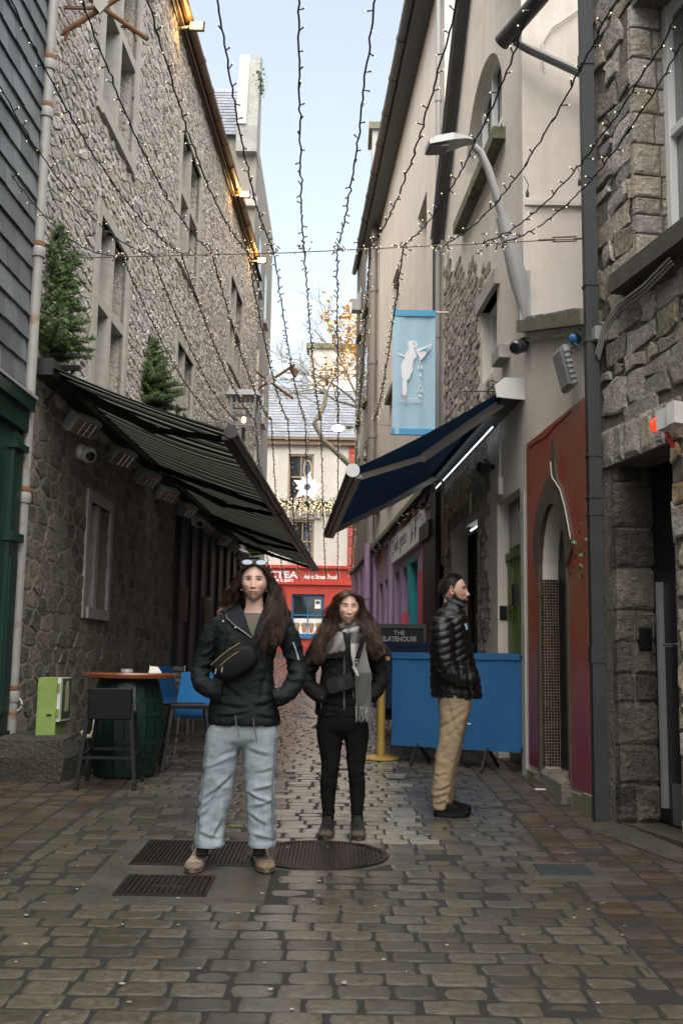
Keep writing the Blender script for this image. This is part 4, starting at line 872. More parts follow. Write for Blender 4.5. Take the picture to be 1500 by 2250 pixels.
for k in range(5):
    o1 = rr.uniform(0.06, 0.16); mb.tube([RW.pt(s, 4.0+0.13*math.sin(s*1.3+k)+rr.uniform(-.05, .05)-0.03*k, o1) for s in np.linspace(15.5, 25.4, 26)], 0.016, 4)
mb.build('cable', m_blackm, t)
# ---------------- darker tall house beyond
t = thing('brown_house', 'tall narrow brown rendered house with chimney at the far right of the lane', 'building', RW.pt(30, gz(30), 0))
mb = MB(); mb.box(RW, 26.7, 33.0, 4.2, 14.2, -6, 0.02); mb.build('wall', m_brown, t)
mb = MB(); mb.add([RW.pt(26.75, 14.15, 0.08), RW.pt(33.0, 14.15, 0.08), RW.pt(33.0, 16.6, -3), RW.pt(26.75, 16.6, -3), RW.pt(26.75, 14.25, 0.08), RW.pt(33.0, 14.25, 0.08)], [(0, 1, 2, 3), (4, 5, 1, 0), (4, 5, 2, 3)]); mb.build('roof', m_roof, t)
mb = MB(); mb.tube([RW.pt(26.9, 14.1, 0.12), RW.pt(33, 14.1, 0.12)], 0.08, 10); mb.build('gutter', m_dkgut, t, smooth=SH)
a, b = D(818, 285, 28.2), D(868, 420, 28.2)
mb = MB(); mb.box(XYZ, a.x, b.x+0.5, 28.2, 29.3, b.z-2, a.z); ch = mb.build('chimney', m_pale, t)
mb = MB(); mb.box(XYZ, a.x-0.1, b.x+0.6, 28.1, 29.4, a.z, a.z+0.2); mb.build('chimney_cap', m_moss, ch)
q = D(866, 262, 28.5); mb = MB(); mb.lathe([(0.16, -0.2), (0.15, 0.1), (0.2, 0.12), (0.2, 0.3), (0.14, 0.3)], q, 14); mb.build('chimney_pot', M('terracotta', (0.45, 0.2, 0.11), 0.7), ch, smooth=SH)
for i, z in enumerate((6.0, 8.7, 11.4)):
    for s in (28.4, 30.8): mb = MB(); mb.box(RW, s, s+0.8, z, z+1.5, 0.02, 0.04); mb.build('window', m_glass, t); mb = MB(); mb.box(RW, s-0.1, s+0.9, z-0.12, z, 0.0, 0.13); mb.build('window_sill', m_moss, t)
q = D(788, 668, 31.5); mb = MB(); mb.box(FR(q, (1, 0, 0), (0, 1, 0), (0, 0, 1)), -0.22, 0.3, -0.2, 0.2, -0.25, 0.1); mb.tube([q+Vector((0.05, 0, 0.1)), q+Vector((0.05, 0, 0.35))], 0.1, 10); mb.build('hopper', m_pale, t)
mb = MB(); mb.tube([q+Vector((0.1, 0, -0.2)), q+Vector((0.1, 0, -8.5))], 0.1, 10); mb.build('drainpipe', m_brown, t, smooth=SH)
# ================================================================== building closing the lane
t = thing('red_tea_shop', 'pale house with bright red tea shop front closing the end of the lane', 'building', (-1.5, 47, gz(47)))
E47 = FF(47.0); m_red = M('red_paint', (0.46, 0.045, 0.025), 0.5, (0.4, 0.036, 0.02), 3, bump=0.1)
m_end = M('white_render', (0.58, 0.535, 0.475), 0.9, (0.49, 0.45, 0.39), 1.2, bump=0.2, bscale=30, streak=0.7, streakc=(0.36, 0.31, 0.25))
wr, wu1, wu2 = (-2.17, -0.7, 2.54, 4.4), (-2.46, -1.29, 8.69, 10.8), (-2.28, -1.22, 5.8, 7.76)
mb = MB(); mb.sheet(E47, -9, 0.45, 5.69, 11.4, [(*wu1, 0.25), (*wu2, 0.25)], o=0); mb.build('wall', m_end, t)
mb = MB(); mb.sheet(E47, -9, 0.5, 1.6, 5.0, [(*wr, 0.25)], o=0.06); mb.build('shopfront', m_red, t)
mb = MB(); mb.box(E47, -9, 0.52, 4.9, 5.55, 0.0, 0.12); mb.build('fascia', m_red, t)
mb = MB(); mb.box(E47, -9, 0.55, 5.55, 5.68, 0.0, 0.24); mb.box(E47, -9, 0.53, 4.82, 4.9, 0.0, 0.17); mb.build('cornice', m_red, t)
mb = MB(); mb.box(E47, -9, 0.53, 1.6, 2.05, 0.06, 0.12); mb.build('plinth', M('red_dark', (0.2, 0.03, 0.02), 0.6), t)
mb = MB(); mb.box(XYZ, -9, 3, 47.3, 54, 1.5, 11.4); mb.box(XYZ, 0.5, 6, 47.0, 47.3, 1.5, 11.4); mb.build('wall_core', m_end, t)
m_wht = M('white_letters', (0.8, 0.78, 0.76), 0.5); fr = FR(E47.pt(0, 0, 0.122), (1, 0, 0), (0, 0, 1), (0, -1, 0))
q0 = D(655, 1271, 47); q1 = D(668, 1268, 47); q2 = D(648, 1280, 47)
mb = MB(); mb.text('DRCTEA', FR(fr.pt(D(653, 1270, 46.9).x, D(653, 1270, 46.9).z), fr.u, fr.v, fr.w), 0.42, 0.01, 'RIGHT', sx=1.25, bold=0.012); mb.build('lettering', m_wht, t)
mb = MB(); mb.text('Bubble Tea Expert', FR(fr.pt(D(644, 1278, 46.9).x, D(644, 1278, 46.9).z), fr.u, fr.v, fr.w), 0.21, 0.01, 'RIGHT', bold=0.006); mb.build('lettering', m_wht, t)
mb = MB(); mb.text('Asian Street Food', FR(fr.pt(D(704, 1272, 46.9).x, D(704, 1272, 46.9).z), fr.u, fr.v, fr.w), 0.27, 0.01, 'CENTER', sx=0.75, bold=0.008); mb.build('lettering', m_wht, t)
def sash(parent, fr, a, b, c, d, mat, deep=0.16, f=0.09, bars=(0.5,), vb=(0.5,)):
    mb = MB()
    mb.box(fr, a, a+f, c, d, -deep, -deep+0.1); mb.box(fr, b-f, b, c, d, -deep, -deep+0.1); mb.box(fr, a+f, b-f, c, c+f, -deep, -deep+0.1); mb.box(fr, a+f, b-f, d-f, d, -deep, -deep+0.1)
    for k in bars: z_ = c+(d-c)*k; mb.box(fr, a+f, b-f, z_-0.035, z_+0.035, -deep, -deep+0.08)
    wn = mb.build('window', mat, parent); xs = [a+f]+[a+(b-a)*k for k in vb]+[b-f]; zs_ = [c+f]+[c+(d-c)*k for k in bars]+[d-f]
    for k in vb: x_ = a+(b-a)*k; mb = MB(); mb.box(fr, x_-0.025, x_+0.025, c+f, d-f, -deep, -deep+0.07); mb.build('glazing_bar', mat, wn)
    for i in range(len(xs)-1):
        for j in range(len(zs_)-1): mb = MB(); mb.box(fr, xs[i], xs[i+1], zs_[j], zs_[j+1], -deep-0.02, -deep+0.02); mb.build('pane', m_glass, wn)
    return wn
m_tan = M('tan_frame', (0.32, 0.22, 0.13), 0.6); m_blue = M('blue_frame', (0.02, 0.12, 0.26), 0.45)
wn = sash(t, E47, *wr, m_blue, bars=(0.5, ))
sash(t, E47, *wu1, m_tan); sash(t, E47, *wu2, m_tan)
for wq in (wu1, wu2): mb = MB(); mb.box(E47, wq[0]-0.1, wq[1]+0.1, wq[2]-0.16, wq[2], -0.02, 0.14); mb.build('window_sill', m_dress, t)
mb = MB(); mb.box(E47, wr[0]-0.05, wr[1]+0.05, wr[2]-0.12, wr[2], 0.0, 0.16); mb.build('window_sill', m_blue, t)
# poster of sundaes in the shop window
pt_ = MB(); pt_.box(E47, wr[0]+0.1, wr[1]-0.1, wr[2]+0.1, wr[2]+0.78, -0.135, -0.128); po = pt_.build('poster', M('poster_white', (0.7, 0.67, 0.63), 0.6), wn)
m_cup = M('cup_print', (0.4, 0.13, 0.05), 0.6); m_top = M('topping_print', (0.45, 0.3, 0.14), 0.6, (0.08, 0.05, 0.05), 14)
for k in range(4):
    c = wr[0]+0.26+k*0.32; z0 = wr[2]+0.14
    mb = MB(); poly_face(mb, E47, [(c-0.07, z0), (c+0.07, z0), (c+0.11, z0+0.26), (c-0.11, z0+0.26)], [], o=-0.124, th=0.002); mb.build('cup', m_cup, po)
    mb = MB(); poly_face(mb, E47, [(c+0.14*math.cos(a), z0+0.34+0.13*math.sin(a)*(1+0.2*math.sin(3*a))) for a in np.linspace(0, 6.0, 12)], [], o=-0.122, th=0.002); mb.build('topping', m_top, po)
mb = MB(); mb.box(E47, -1.13, -0.86, 3.77, 4.17, -0.135, -0.128); mb.build('notice', m_wht, wn); mb = MB(); mb.box(E47, -1.09, -0.9, 3.98, 4.1, -0.127, -0.124); mb.build('notice_print', m_ink, wn)
# carved band, quoins
mb = MB(); mb.box(E47, -3.4, 0.3, 8.0, 8.15, 0, 0.1); mb.box(E47, -3.4, -0.9, 7.8, 8.35, 0.0, 0.06); mb.box(E47, -0.5, 0.3, 7.75, 8.3, 0, 0.06); mb.build('carved_band', m_dress, t)
for k in range(2):
    c = -2.1+k*0.75; mb = MB(); mb.prism([E47.pt(c-0.33, 7.85, 0.06), E47.pt(c-0.2, 7.85, 0.06), E47.pt(c, 8.18, 0.06), E47.pt(c+0.2, 7.85, 0.06), E47.pt(c+0.33, 7.85, 0.06), E47.pt(c, 8.36, 0.06)], (0, -0.07, 0)); mb.build('gothic_moulding', m_dress, t)
for k in range(13):
    z = 5.72+k*0.43; mb = MB(); mb.bbox(E47, 0.3, 0.56, z, z+0.4, 0.0, 0.06, 0.015); mb.build('brick_quoin', M('red_brick', (0.36, 0.06, 0.045), 0.7, island=0.2), t)
mb = MB(); mb.box(E47, -9, 0.7, 11.2, 11.42, 0, 0.22); mb.box(E47, -9, 0.7, 11.42, 11.55, 0, 0.32); mb.build('eaves', M('brown_eaves', (0.2, 0.14, 0.09), 0.7), t)
yb, zb, yr, zr = 46.7, 11.5, 50.2, 14.75
mb = MB(); mb.add([(-9, yb, zb), (5, yb, zb), (5, yr, zr), (-9, yr, zr), (5, 54, zb), (-9, 54, zb)], [(0, 1, 2, 3), (3, 2, 4, 5)]); rf = mb.build('roof', m_roof, t)
upv = Vector((0, yr-yb, zr-zb)); Ls = upv.length; upv.normalize(); nv = upv.cross(Vector((-1, 0, 0))).normalized(); nv = nv if nv.z > 0 else -nv
fr = FR((0, yb, zb), (1, 0, 0), upv, nv); rr = random.Random(77); j = 0
while j*0.26 < Ls:
    a = -4.4-(0.22 if j % 2 else 0)
    while a < 0.9:
        mb = MB(); v0 = j*0.26; e = rr.uniform(0, 0.008)
        p = [fr.pt(a+0.006, v0, 0), fr.pt(a+0.434, v0, 0), fr.pt(a+0.434, v0+0.3, 0), fr.pt(a+0.006, v0+0.3, 0), fr.pt(a+0.006, v0, 0.035+e), fr.pt(a+0.434, v0, 0.035), fr.pt(a+0.434, v0+0.3, 0.01), fr.pt(a+0.006, v0+0.3, 0.01)]
        mb.add(p, [(4, 5, 6, 7), (0, 1, 5, 4), (1, 2, 6, 5), (3, 0, 4, 7)]); mb.build('slate', m_roof, rf); a += 0.44
    j += 1
mb = MB(); mb.box(XYZ, -1.7, 0.7, 50.0, 51.0, 14.0, 16.7); ch = mb.build('chimney', m_cream2, t); mb = MB(); mb.box(XYZ, -1.85, 0.85, 49.85, 51.15, 16.7, 16.95); mb.build('chimney_cap', m_moss, ch)
# ================================================================== awnings
def cloth(name, c1, c2=None, period=0.6, lines=((0.03, 0.18), (0.5, 0.6), (0.72, 0.76)), tr=0.35):
    m = bpy.data.materials.new(name); m.use_nodes = True; t_ = m.node_tree; N = t_.nodes.new; L = t_.links.new
    b = t_.nodes['Principled BSDF']; b.inputs['Roughness'].default_value = 0.85; out = t_.nodes['Material Output']
    g = N('ShaderNodeNewGeometry'); sx = N('ShaderNodeSeparateXYZ'); L(g.outputs['Position'], sx.inputs[0])
    col = None
    if c2:
        dv = N('ShaderNodeMath'); dv.operation = 'DIVIDE'; dv.inputs[1].default_value = period; L(sx.outputs[1], dv.inputs[0])
        fr_ = N('ShaderNodeMath'); fr_.operation = 'FRACT'; L(dv.outputs[0], fr_.inputs[0])
        rp = N('ShaderNodeValToRGB'); rp.color_ramp.interpolation = 'CONSTANT'; L(fr_.outputs[0], rp.inputs[0]); e = rp.color_ramp.elements
        e[0].position = 0; e[0].color = (*c1, 1); e[1].position = lines[0][0]; e[1].color = (*c2, 1)
        for i, (a, z_) in enumerate(lines):
            if i: n_ = e.new(a); n_.color = (*c2, 1)
            n_ = e.new(z_); n_.color = (*c1, 1)
        col = rp.outputs[0]
    tl = N('ShaderNodeBsdfTranslucent'); mx = N('ShaderNodeMixShader'); mx.inputs[0].default_value = tr
    if col: L(col, b.inputs['Base Color']); L(col, tl.inputs[0])
    else: b.inputs['Base Color'].default_value = (*c1, 1); tl.inputs[0].default_value = (*c1, 1)
    L(b.outputs[0], mx.inputs[1]); L(tl.outputs[0], mx.inputs[2]); L(mx.outputs[0], out.inputs['Surface'])
    return m
m_stripe = cloth('striped_canvas', (0.004, 0.0065, 0.005), (0.24, 0.24, 0.195), tr=0.3)
m_navy = cloth('navy_canvas', (0.003, 0.014, 0.036), tr=0.25)
m_dkbar = M('dark_bar', (0.035, 0.03, 0.03), 0.35, (0.06, 0.05, 0.05), 5, metal=0.4)
m_lbar = M('light_bar', (0.7, 0.66, 0.6), 0.4, metal=0.2)
def awning(label, fr, s0, s1, zc, of, zf, mf, mcas, mbar, marm, endcap):
    t = thing('awning', label, 'awning', fr.pt((s0+s1)/2, zc, 0.1))
    mb = MB(); mb.box(fr, s0, s1, zc-0.07, zc+0.1, 0.0, 0.2); mb.build('cassette', mcas, t)
    if endcap:
        for a, b in ((s0-0.03, s0), (s1, s1+0.03)):
            mb = MB(); mb.prism([fr.pt(a, zc-0.1, 0), fr.pt(a, zc+0.12, 0), fr.pt(a, zc+0.12, 0.2), fr.pt(a, zc+0.04, 0.3), fr.pt(a, zc-0.08, 0.28)], fr.pt(b, 0, 0)-fr.pt(a, 0, 0)); mb.build('end_cap', M('white_cap', (0.6, 0.58, 0.55), 0.5), t)
    nu, nv = 30, 10; vs = []; fs = []
    for i in range(nu+1):
        for j in range(nv+1):
            v = j/nv; s = s0+0.04+(s1-s0-0.08)*i/nu
            vs.append(fr.pt(s, zc+0.02+(zf-zc-0.0)*v-0.07*math.sin(math.pi*v)*(0.6+0.4*math.sin(s*2.2)), 0.19+(of-0.2)*v))
    for i in range(nu):
        for j in range(nv): a = i*(nv+1)+j; fs.append((a, a+1, a+nv+2, a+nv+1))
    mb = MB(); mb.add(vs, fs); mb.build('canvas', mf, t, smooth=1)
    mb = MB(); mb.tube([fr.pt(s0, zf, of), fr.pt(s1, zf, of)], 0.056, 14); fb = mb.build('front_bar', mbar, t, smooth=SH)
    mb = MB(); mb.box(fr, s0+0.02, s1-0.02, zf-0.075, zf-0.04, of-0.09, of-0.02); mb.build('bar_rail', mbar, fb)
    for s in ((s0-0.012, s0+0.02), (s1-0.02, s1+0.012)):
        mb = MB(); mb.tube([fr.pt(s[0], zf, of), fr.pt(s[1], zf, of)], 0.068, 14); mb.build('bar_end', M('white_cap', (0.6, 0.58, 0.55), 0.5) if endcap else mbar, fb)
    for sa, dr_ in ((s0+0.35, 1), (s1-0.35, -1)):
        p0 = fr.pt(sa, zc-0.04, 0.15); p2 = fr.pt(sa-dr_*0.05, zf-0.02, of-0.06); p1 = fr.pt(sa+dr_*0.55, (zc+zf)/2-0.1, of*0.52)
        mb = MB(); mb.bar(p0, p1, 0.06, 0.075); a_ = mb.build('arm', marm, t); mb = MB(); mb.bar(p1, p2, 0.045, 0.06); mb.build('forearm', marm, a_)
        mb = MB(); mb.ball(p1, 0.05, 10, 7); mb.build('elbow_joint', marm, a_, smooth=1)
    return t
for (a, b), w_ in zip(((10.0, 15.3), (15.36, 20.5), (20.56, 24.9)), ('nearest', 'middle', 'farthest')):
    awning('dark green striped awning on the stone warehouse, %s of the three in a row' % w_, LW, a, b, 4.23, 1.98, 3.6, m_stripe, M('awning_case', (0.02, 0.022, 0.02), 0.5), m_dkbar, m_blackm, False)
awning('navy blue awning with white end caps over the wine bar on the right', RW, 10.1, 15.15, 4.1, 1.69, 3.25, m_navy, M('case_grey', (0.05, 0.052, 0.055), 0.5), M('front_bar_grey', (0.16, 0.14, 0.13), 0.4, metal=0.3), m_lbar, True)
# LED tube under the navy awning
mb = MB(); mb.tube([RW.pt(11.0, 3.93, 0.13), RW.pt(15.0, 3.93, 0.13)], 0.009, 8); mb.build('led_tube', M('led', (1, 1, 1), 0.5, emit=(0.75, 0.88, 1.0), estr=0.4), label='long lit white light tube under the navy awning', cat='tube light', at=RW.pt(13, 3.93, 0.13))
mb = MB(); mb.tube([RW.pt(12.6, 3.1, -0.06), RW.pt(13.3, 3.1, -0.06)], 0.012, 8); mb.build('led_tube', MATS['led'], label='short lit light tube over the wine bar door', cat='tube light', at=RW.pt(12.8, 3.12, -0.05))
# ================================================================== wall fittings, left
m_elem = M('heater_element', (0.22, 0.16, 0.13), 0.35, metal=0.3)
for i, s in enumerate((11.25, 13.05, 14.59, 16.0, 17.72, 22.16, 23.53, 25.1)):
    nth = ('first and nearest', 'second', 'third', 'fourth', 'fifth', 'sixth', 'seventh', 'eighth and farthest')[i]
    t = thing('patio_heater', 'grey infrared patio heater under the striped awnings, %s along the wall' % nth, 'heater', LW.pt(s, 3.9, 0.12), 'patio heaters under the striped awnings')
    nrm = (LW.n*0.72+Vector((0, -0.25, -0.65))).normalized(); v_ = (Vector((0, 0, 1))-nrm*nrm.z).normalized(); u_ = v_.cross(nrm)
    fr = FR(LW.pt(s, 3.93, 0.17), u_, v_, nrm)
    mb = MB(); mb.bbox(fr, -0.24, 0.24, -0.11, 0.11, -0.07, 0.05, 0.02); mb.build('housing', m_grey, t)
    mb = MB(); mb.box(fr, -0.2, 0.2, -0.075, 0.075, 0.05, 0.056); mb.build('reflector', m_elem, t)
    for k in (-0.03, 0.03): mb = MB(); mb.tube([fr.pt(-0.19, k, 0.062), fr.pt(0.19, k, 0.062)], 0.009, 6); mb.build('element', M('quartz', (0.3, 0.2, 0.16), 0.2), t)
    for k in (-0.1, 0.0, 0.1): mb = MB(); mb.tube([fr.pt(k, -0.08, 0.075), fr.pt(k, 0.08, 0.075)], 0.004, 5); mb.build('guard_bar', m_chrome, t)
    mb = MB(); mb.bar(LW.pt(s, 3.97, 0.0), LW.pt(s, 3.95, 0.15), 0.05); mb.build('bracket', m_grey, t)
cctv('dome_camera', 'white dome camera on the dark stone wall just below the nearest patio heater', LW.pt(11.66, 3.72, 0.02), (1, -0.2, 0), m_white, 1.5)
cctv('dome_camera', 'white dome camera farther along the stone wall, beyond the fifth patio heater', LW.pt(18.53, 3.86, 0.12), (1, -0.2, 0), m_white, 1.4)
def flood(px, py, label):
    s, z = LW.hit(px, py); p = LW.pt(s, z-0.02, 0.32); t = thing('floodlight', label, 'floodlight', p, 'lit floodlights along the gutter')
    mb = MB(); fr = FR(p, (1, 0, 0), (0, 0.25, 1), (0, -1, -0.2)); mb.bbox(fr, -0.13, 0.13, -0.1, 0.1, -0.05, 0.02, 0.015); mb.build('housing', m_blackm, t)
    mb = MB(); mb.box(fr, -0.1, 0.1, -0.07, 0.07, 0.02, 0.03); mb.build('lit_lens', M('warm_lens', (1, 0.8, 0.4), 0.5, emit=(1.0, 0.5, 0.1), estr=0.9), t)
    mb = MB(); mb.bar(p, LW.pt(s, z-0.06, 0.02), 0.035); mb.build('bracket', m_grey, t)
    l = bpy.data.lights.new('lamp_light', 'POINT'); l.energy = 5; l.color = (1, 0.6, 0.22); l.shadow_soft_size = 0.06
    lo = bpy.data.objects.new('lamp_light', l); COL.objects.link(lo); lo.parent = t; lo.location = Vector((0.02, -0.14, -0.04))
flood(390, 55, 'lit warm floodlight on the gutter nearest the camera'); flood(507, 425, 'lit warm floodlight on the gutter, middle of the three'); flood(548, 570, 'lit warm floodlight at the far end of the gutter')
# lantern above the awnings
p = LW.pt(21.9, 6.35, 0.55); t = thing('wall_lantern', 'square iron lantern with small lit bulb on the warehouse wall above the awning', 'lantern', p)
mb = MB(); fr = FR(p, (1, 0, 0), (0, 1, 0), (0, 0, 1))
mb.add([fr.pt(a, b, 0.62) for a, b in ((-.36, -.36), (.36, -.36), (.36, .36), (-.36, .36))]+[fr.pt(a, b, 0.75) for a, b in ((-.3, -.3), (.3, -.3), (.3, .3), (-.3, .3))], [(0, 1, 5, 4), (1, 2, 6, 5), (2, 3, 7, 6), (3, 0, 4, 7), (4, 5, 6, 7), (3, 2, 1, 0)]); mb.build('roof', m_grey, t)
for a in (-0.26, 0.26):
    for b in (-0.26, 0.26): mb = MB(); mb.bar(fr.pt(a*0.8, b*0.8, 0), fr.pt(a, b, 0.62), 0.05); mb.build('corner_post', m_grey, t)
for z in (0.0, 0.3, 0.45): 
    mb = MB(); k = 0.21+z*0.08
    for a, b, c, d in ((-k, -k, k, -k), (-k, k, k, k), (-k, -k, -k, k), (k, -k, k, k)): mb.bar(fr.pt(a, b, z), fr.pt(c, d, z), 0.035)
    mb.build('rail', m_grey, t)
for i in range(1, 5): mb = MB(); x_ = -0.24+i*0.096; mb.bar(fr.pt(x_, -0.245, 0.45), fr.pt(x_, -0.26, 0.62), 0.02); mb.build('bar', m_grey, t)
mb = MB(); mb.ball(fr.pt(0, 0, 0.15), 0.055, 12, 8, (1, 1, 1.4)); mb.build('lit_bulb', M('bulb_glow', (1, 0.8, 0.5), 0.5, emit=(1, 0.72, 0.38), estr=0.6), t, smooth=1)
mb = MB(); mb.bar(fr.pt(0, 0, -0.01), fr.pt(0, 0, -0.35), 0.07); mb.bar(fr.pt(0, 0, -0.3), LW.pt(21.9, 6.05, 0), 0.07); mb.build('bracket', m_blackm, t)
# crossed axe emblems
def emblem(cx, cy, d, R, label):
    c = D(cx, cy, d); t = thing('axe_emblem', label, 'ornament', c); fr = FR(c, (1, 0, 0), (0, 0, 1), (0, -1, 0))
    for k, sg_ in enumerate((1, -1)):
        mb = MB(); mb.tube([fr.pt(-R*sg_, -R*0.72, 0.02*k), fr.pt(R*sg_, R*0.72, 0.02*k)], [0.028*R/0.5, 0.028*R/0.5], 8); mb.build('shaft', m_rust if R < 0.9 else m_gut, t)
        a = fr.pt(R*sg_*0.8, R*0.58, 0.02*k); f2 = FR(a, (1, 0, 0), (0, 0, 1), (0, -1, 0)); q = R
        mb = MB(); mb.prism([f2.pt(-.05*q, .0), f2.pt(0.12*q*sg_, -.3*q), f2.pt(.25*q*sg_, -.42*q), f2.pt(.42*q*sg_, -.12*q), f2.pt(.25*q*sg_, -.02*q), f2.pt(.12*q*sg_, .1*q)], (0, 0.025, 0)); mb.build('blade', m_rust, t)
        mb = MB(); mb.tube([fr.pt(-R*sg_*0.75, -R*0.75, 0), fr.pt(-R*sg_*0.68, -R*0.52, 0), fr.pt(-R*sg_*0.55, -R*0.42, 0), fr.pt(-R*sg_*0.42, -R*.42, 0)], 0.015, 6); mb.build('hook', m_rust if R < 0.9 else m_gut, t)
    mb = MB(); mb.prism([fr.pt(-.13*R, .2*R, 0.05), fr.pt(.13*R, .2*R, 0.05), fr.pt(.16*R, 0, 0.05), fr.pt(0, -.22*R, 0.05), fr.pt(-.16*R, 0, 0.05)][::-1], (0, -0.03, 0)); mb.build('shield', m_dress, t)
    mb = MB(); mb.bar(c, LW.pt(d, c.z, 0), 0.03); mb.build('stay', m_gut, t)
emblem(225, 18, 10.3, 0.5, 'large iron crossed axes emblem with shield near the top of the grey drainpipe')
emblem(592, 838, 30.0, 0.72, 'rusty crossed axes emblem hanging far down the lane at roof height')
# ================================================================== conifers
def conifer(name, label, base, H, R, seed, group=None):
    t = thing(name, label, 'christmas tree', base, group); rr = random.Random(seed); B = Vector(base)
    mb = MB(); mb.tube([B, B+Vector((0, 0, H*0.5)), B+Vector((0, 0, H))], [0.03, 0.02, 0.004], 8); mb.build('trunk', M('bark', (0.06, 0.04, 0.025), 0.9), t)
    mb = MB(); tw = MB()
    def needles(p, d, L_, n, s):
        side = d.orthogonal().normalized()
        for i in range(n):
            q = p+d*(L_*(i+0.5)/n); a = rr.uniform(0, 6.283); o_ = (Matrix.Rotation(a, 3, d) @ side)
            e = q+(o_*0.8+d*0.65).normalized()*s*rr.uniform(0.7, 1.2); wv = d.cross(o_).normalized()*s*0.13
            mb.add([q-wv, q+wv, e], [(0, 1, 2)])
    z = 0.1*H
    while z < H*0.97:
        k = 1-z/H; nb = int(6+7*k); a0 = rr.uniform(0, 6)
        for i in range(nb):
            a = a0+6.283*i/nb+rr.uniform(-.25, .25); L_ = R*(0.12+k**0.85)*rr.uniform(0.5, 1.15); el = 0.05+0.5*(1-k)+rr.uniform(-.12, .12)
            p = B+Vector((0, 0, z+rr.uniform(-.02, .02)*H)); d = Vector((math.cos(a)*math.cos(el), math.sin(a)*math.cos(el), math.sin(el)))
            m_ = max(3, int(L_/0.055)); prev = p
            for j in range(m_):
                q = prev+d*(L_/m_); d = (d+Vector((0, 0, 0.03*(j-m_*.3)/m_+rr.uniform(-.03, .03)))).normalized(); needles(prev, d, L_/m_, 30, 0.04)
                if j > 0:
                    for sg_ in (-1, 1):
                        sd = (d+d.cross(Vector((0, 0, 1))).normalized()*sg_*rr.uniform(0.8, 1.2)+Vector((0, 0, rr.uniform(-.15, .2)))).normalized(); l2 = L_*0.34*(1-j/m_)+0.035; needles(q, sd, l2, int(l2/0.0020), 0.038)
                tw.tube([prev, q], [0.006, 0.005], 3, caps=False); prev = q
        z += H*0.066*(0.75+0.5*k)
    mb.build('crown', M('fir_needles', (0.055, 0.105, 0.027), 0.5, (0.095, 0.155, 0.04), 5, island=0.4), t, kind='stuff'); tw.build('branches', MATS['bark'], t, kind='stuff')
    return t
q = D(112, 800, 10.4); conifer('christmas_tree', 'larger fir tree mounted on the wall beside the grey drainpipe', (q.x-0.06, 10.4, q.z-0.05), 1.55, 0.58, 3)
q = D(330, 900, 15.0); conifer('christmas_tree', 'smaller fir tree behind the top edge of the nearest striped awning', (q.x-0.1, 15.0, q.z-0.05), 1.15, 0.6, 8)
q = D(562, 1222, 27.5); conifer('christmas_tree', 'far fir tree low behind the end of the striped awnings', (q.x-0.1, 27.5, q.z), 0.75, 0.5, 5)
for s, z in ((10.4, 4.36), (15.0, 5.1), (27.5, 4.1)):
    mb = MB(); mb.bar(LW.pt(s, z-0.02, 0), LW.pt(s, z-0.02, 0.36), 0.05); mb.tube([LW.pt(s, z-0.4, 0.01), LW.pt(s, z-0.04, 0.3)], 0.015, 6); mb.build('tree_bracket', m_blackm, ST)
# ================================================================== furniture, left
q = D(284, 1478, 9.75); zt = q.z; bx, by = q.x, 9.75; g0 = gz(by)
t = thing('barrel_table', 'green barrel table with round varnished wooden top against the stone wall', 'table', (bx, by, g0))
H = zt-0.05-g0; n = 22
prof = lambda u: 0.27+0.075*math.sin(math.pi*u)
for i in range(n):
    a0, a1 = 2*math.pi*i/n+0.012, 2*math.pi*(i+1)/n-0.012; vs = []
    for j in range(9):
        u = j/8; r = prof(u)
        for a in (a0, a1): vs.append((bx+r*math.cos(a), by+r*math.sin(a), g0+u*H))
    mb = MB(); mb.add(vs, [(2*j, 2*j+1, 2*j+3, 2*j+2) for j in range(8)]); mb.build('stave', M('barrel_green', (0.002, 0.018, 0.011), 0.4, (0.002, 0.012, 0.008), 5, bump=0.2), t, smooth=1)
mb = MB(); mb.lathe([(0.25, 0.02), (0.32, H/2), (0.25, H-0.01)], (bx, by, g0), 24); mb.build('barrel_core', m_blackm, t)
for u in (0.05, 0.22, 0.36, 0.64, 0.78, 0.95):
    r0, r1 = prof(u-0.022)+0.004, prof(u+0.022)+0.004; mb = MB(); mb.lathe([(r0, (u-.022)*H), (r1, (u+.022)*H)], (bx, by, g0), 32, caps=False); mb.build('hoop', M('hoop_green', (0.006, 0.03, 0.02), 0.35, metal=0.3), t, smooth=1)
mb = MB(); mb.lathe([(0.38, -0.05), (0.415, -0.045), (0.42, -0.03), (0.42, -0.012), (0.41, 0.0), (0.0001, 0.0)], (bx, by, zt), 48); mb.build('table_top', m_wood, t, smooth=SH)
mb = MB(); f2 = FR((bx-0.28, by-0.25, g0), (1, -0.4, 0), (0, 0, 1), (-0.3, -1, 0)); mb.tube([f2.pt(0.05, 0.62), f2.pt(0.05, 0.42), f2.pt(0.02, 0.36), f2.pt(-0.04, 0.35), f2.pt(-0.07, 0.4)], 0.022, 8); mb.build('painted_letter', M('letter_cream', (0.4, 0.36, 0.28), 0.6), t)
p = (bx+0.0, by-0.1, zt); mb = MB(); mb.lathe([(0.05, 0.0), (0.055, 0.035), (0.047, 0.035), (0.044, 0.008), (0.0001, 0.008)], p, 20); mb.build('ashtray', M('clear_glass', (0.75, 0.75, 0.75), 0.08, trans=0.7), label='clear glass ashtray in the middle of the barrel table', cat='ashtray', at=p, smooth=SH)
p = Vector((bx+0.2, by+0.22, zt)); mb = MB(); mb.prism([p+Vector((-0.06, 0, 0)), p+Vector((0.06, 0, 0)), p+Vector((0.02, 0.02, 0.055)), p+Vector((-0.05, 0.02, 0.06))], (0, 0.02, 0)); mb.build('napkin', m_lit, label='folded white paper napkin at the back of the barrel table', cat='napkin', at=p)
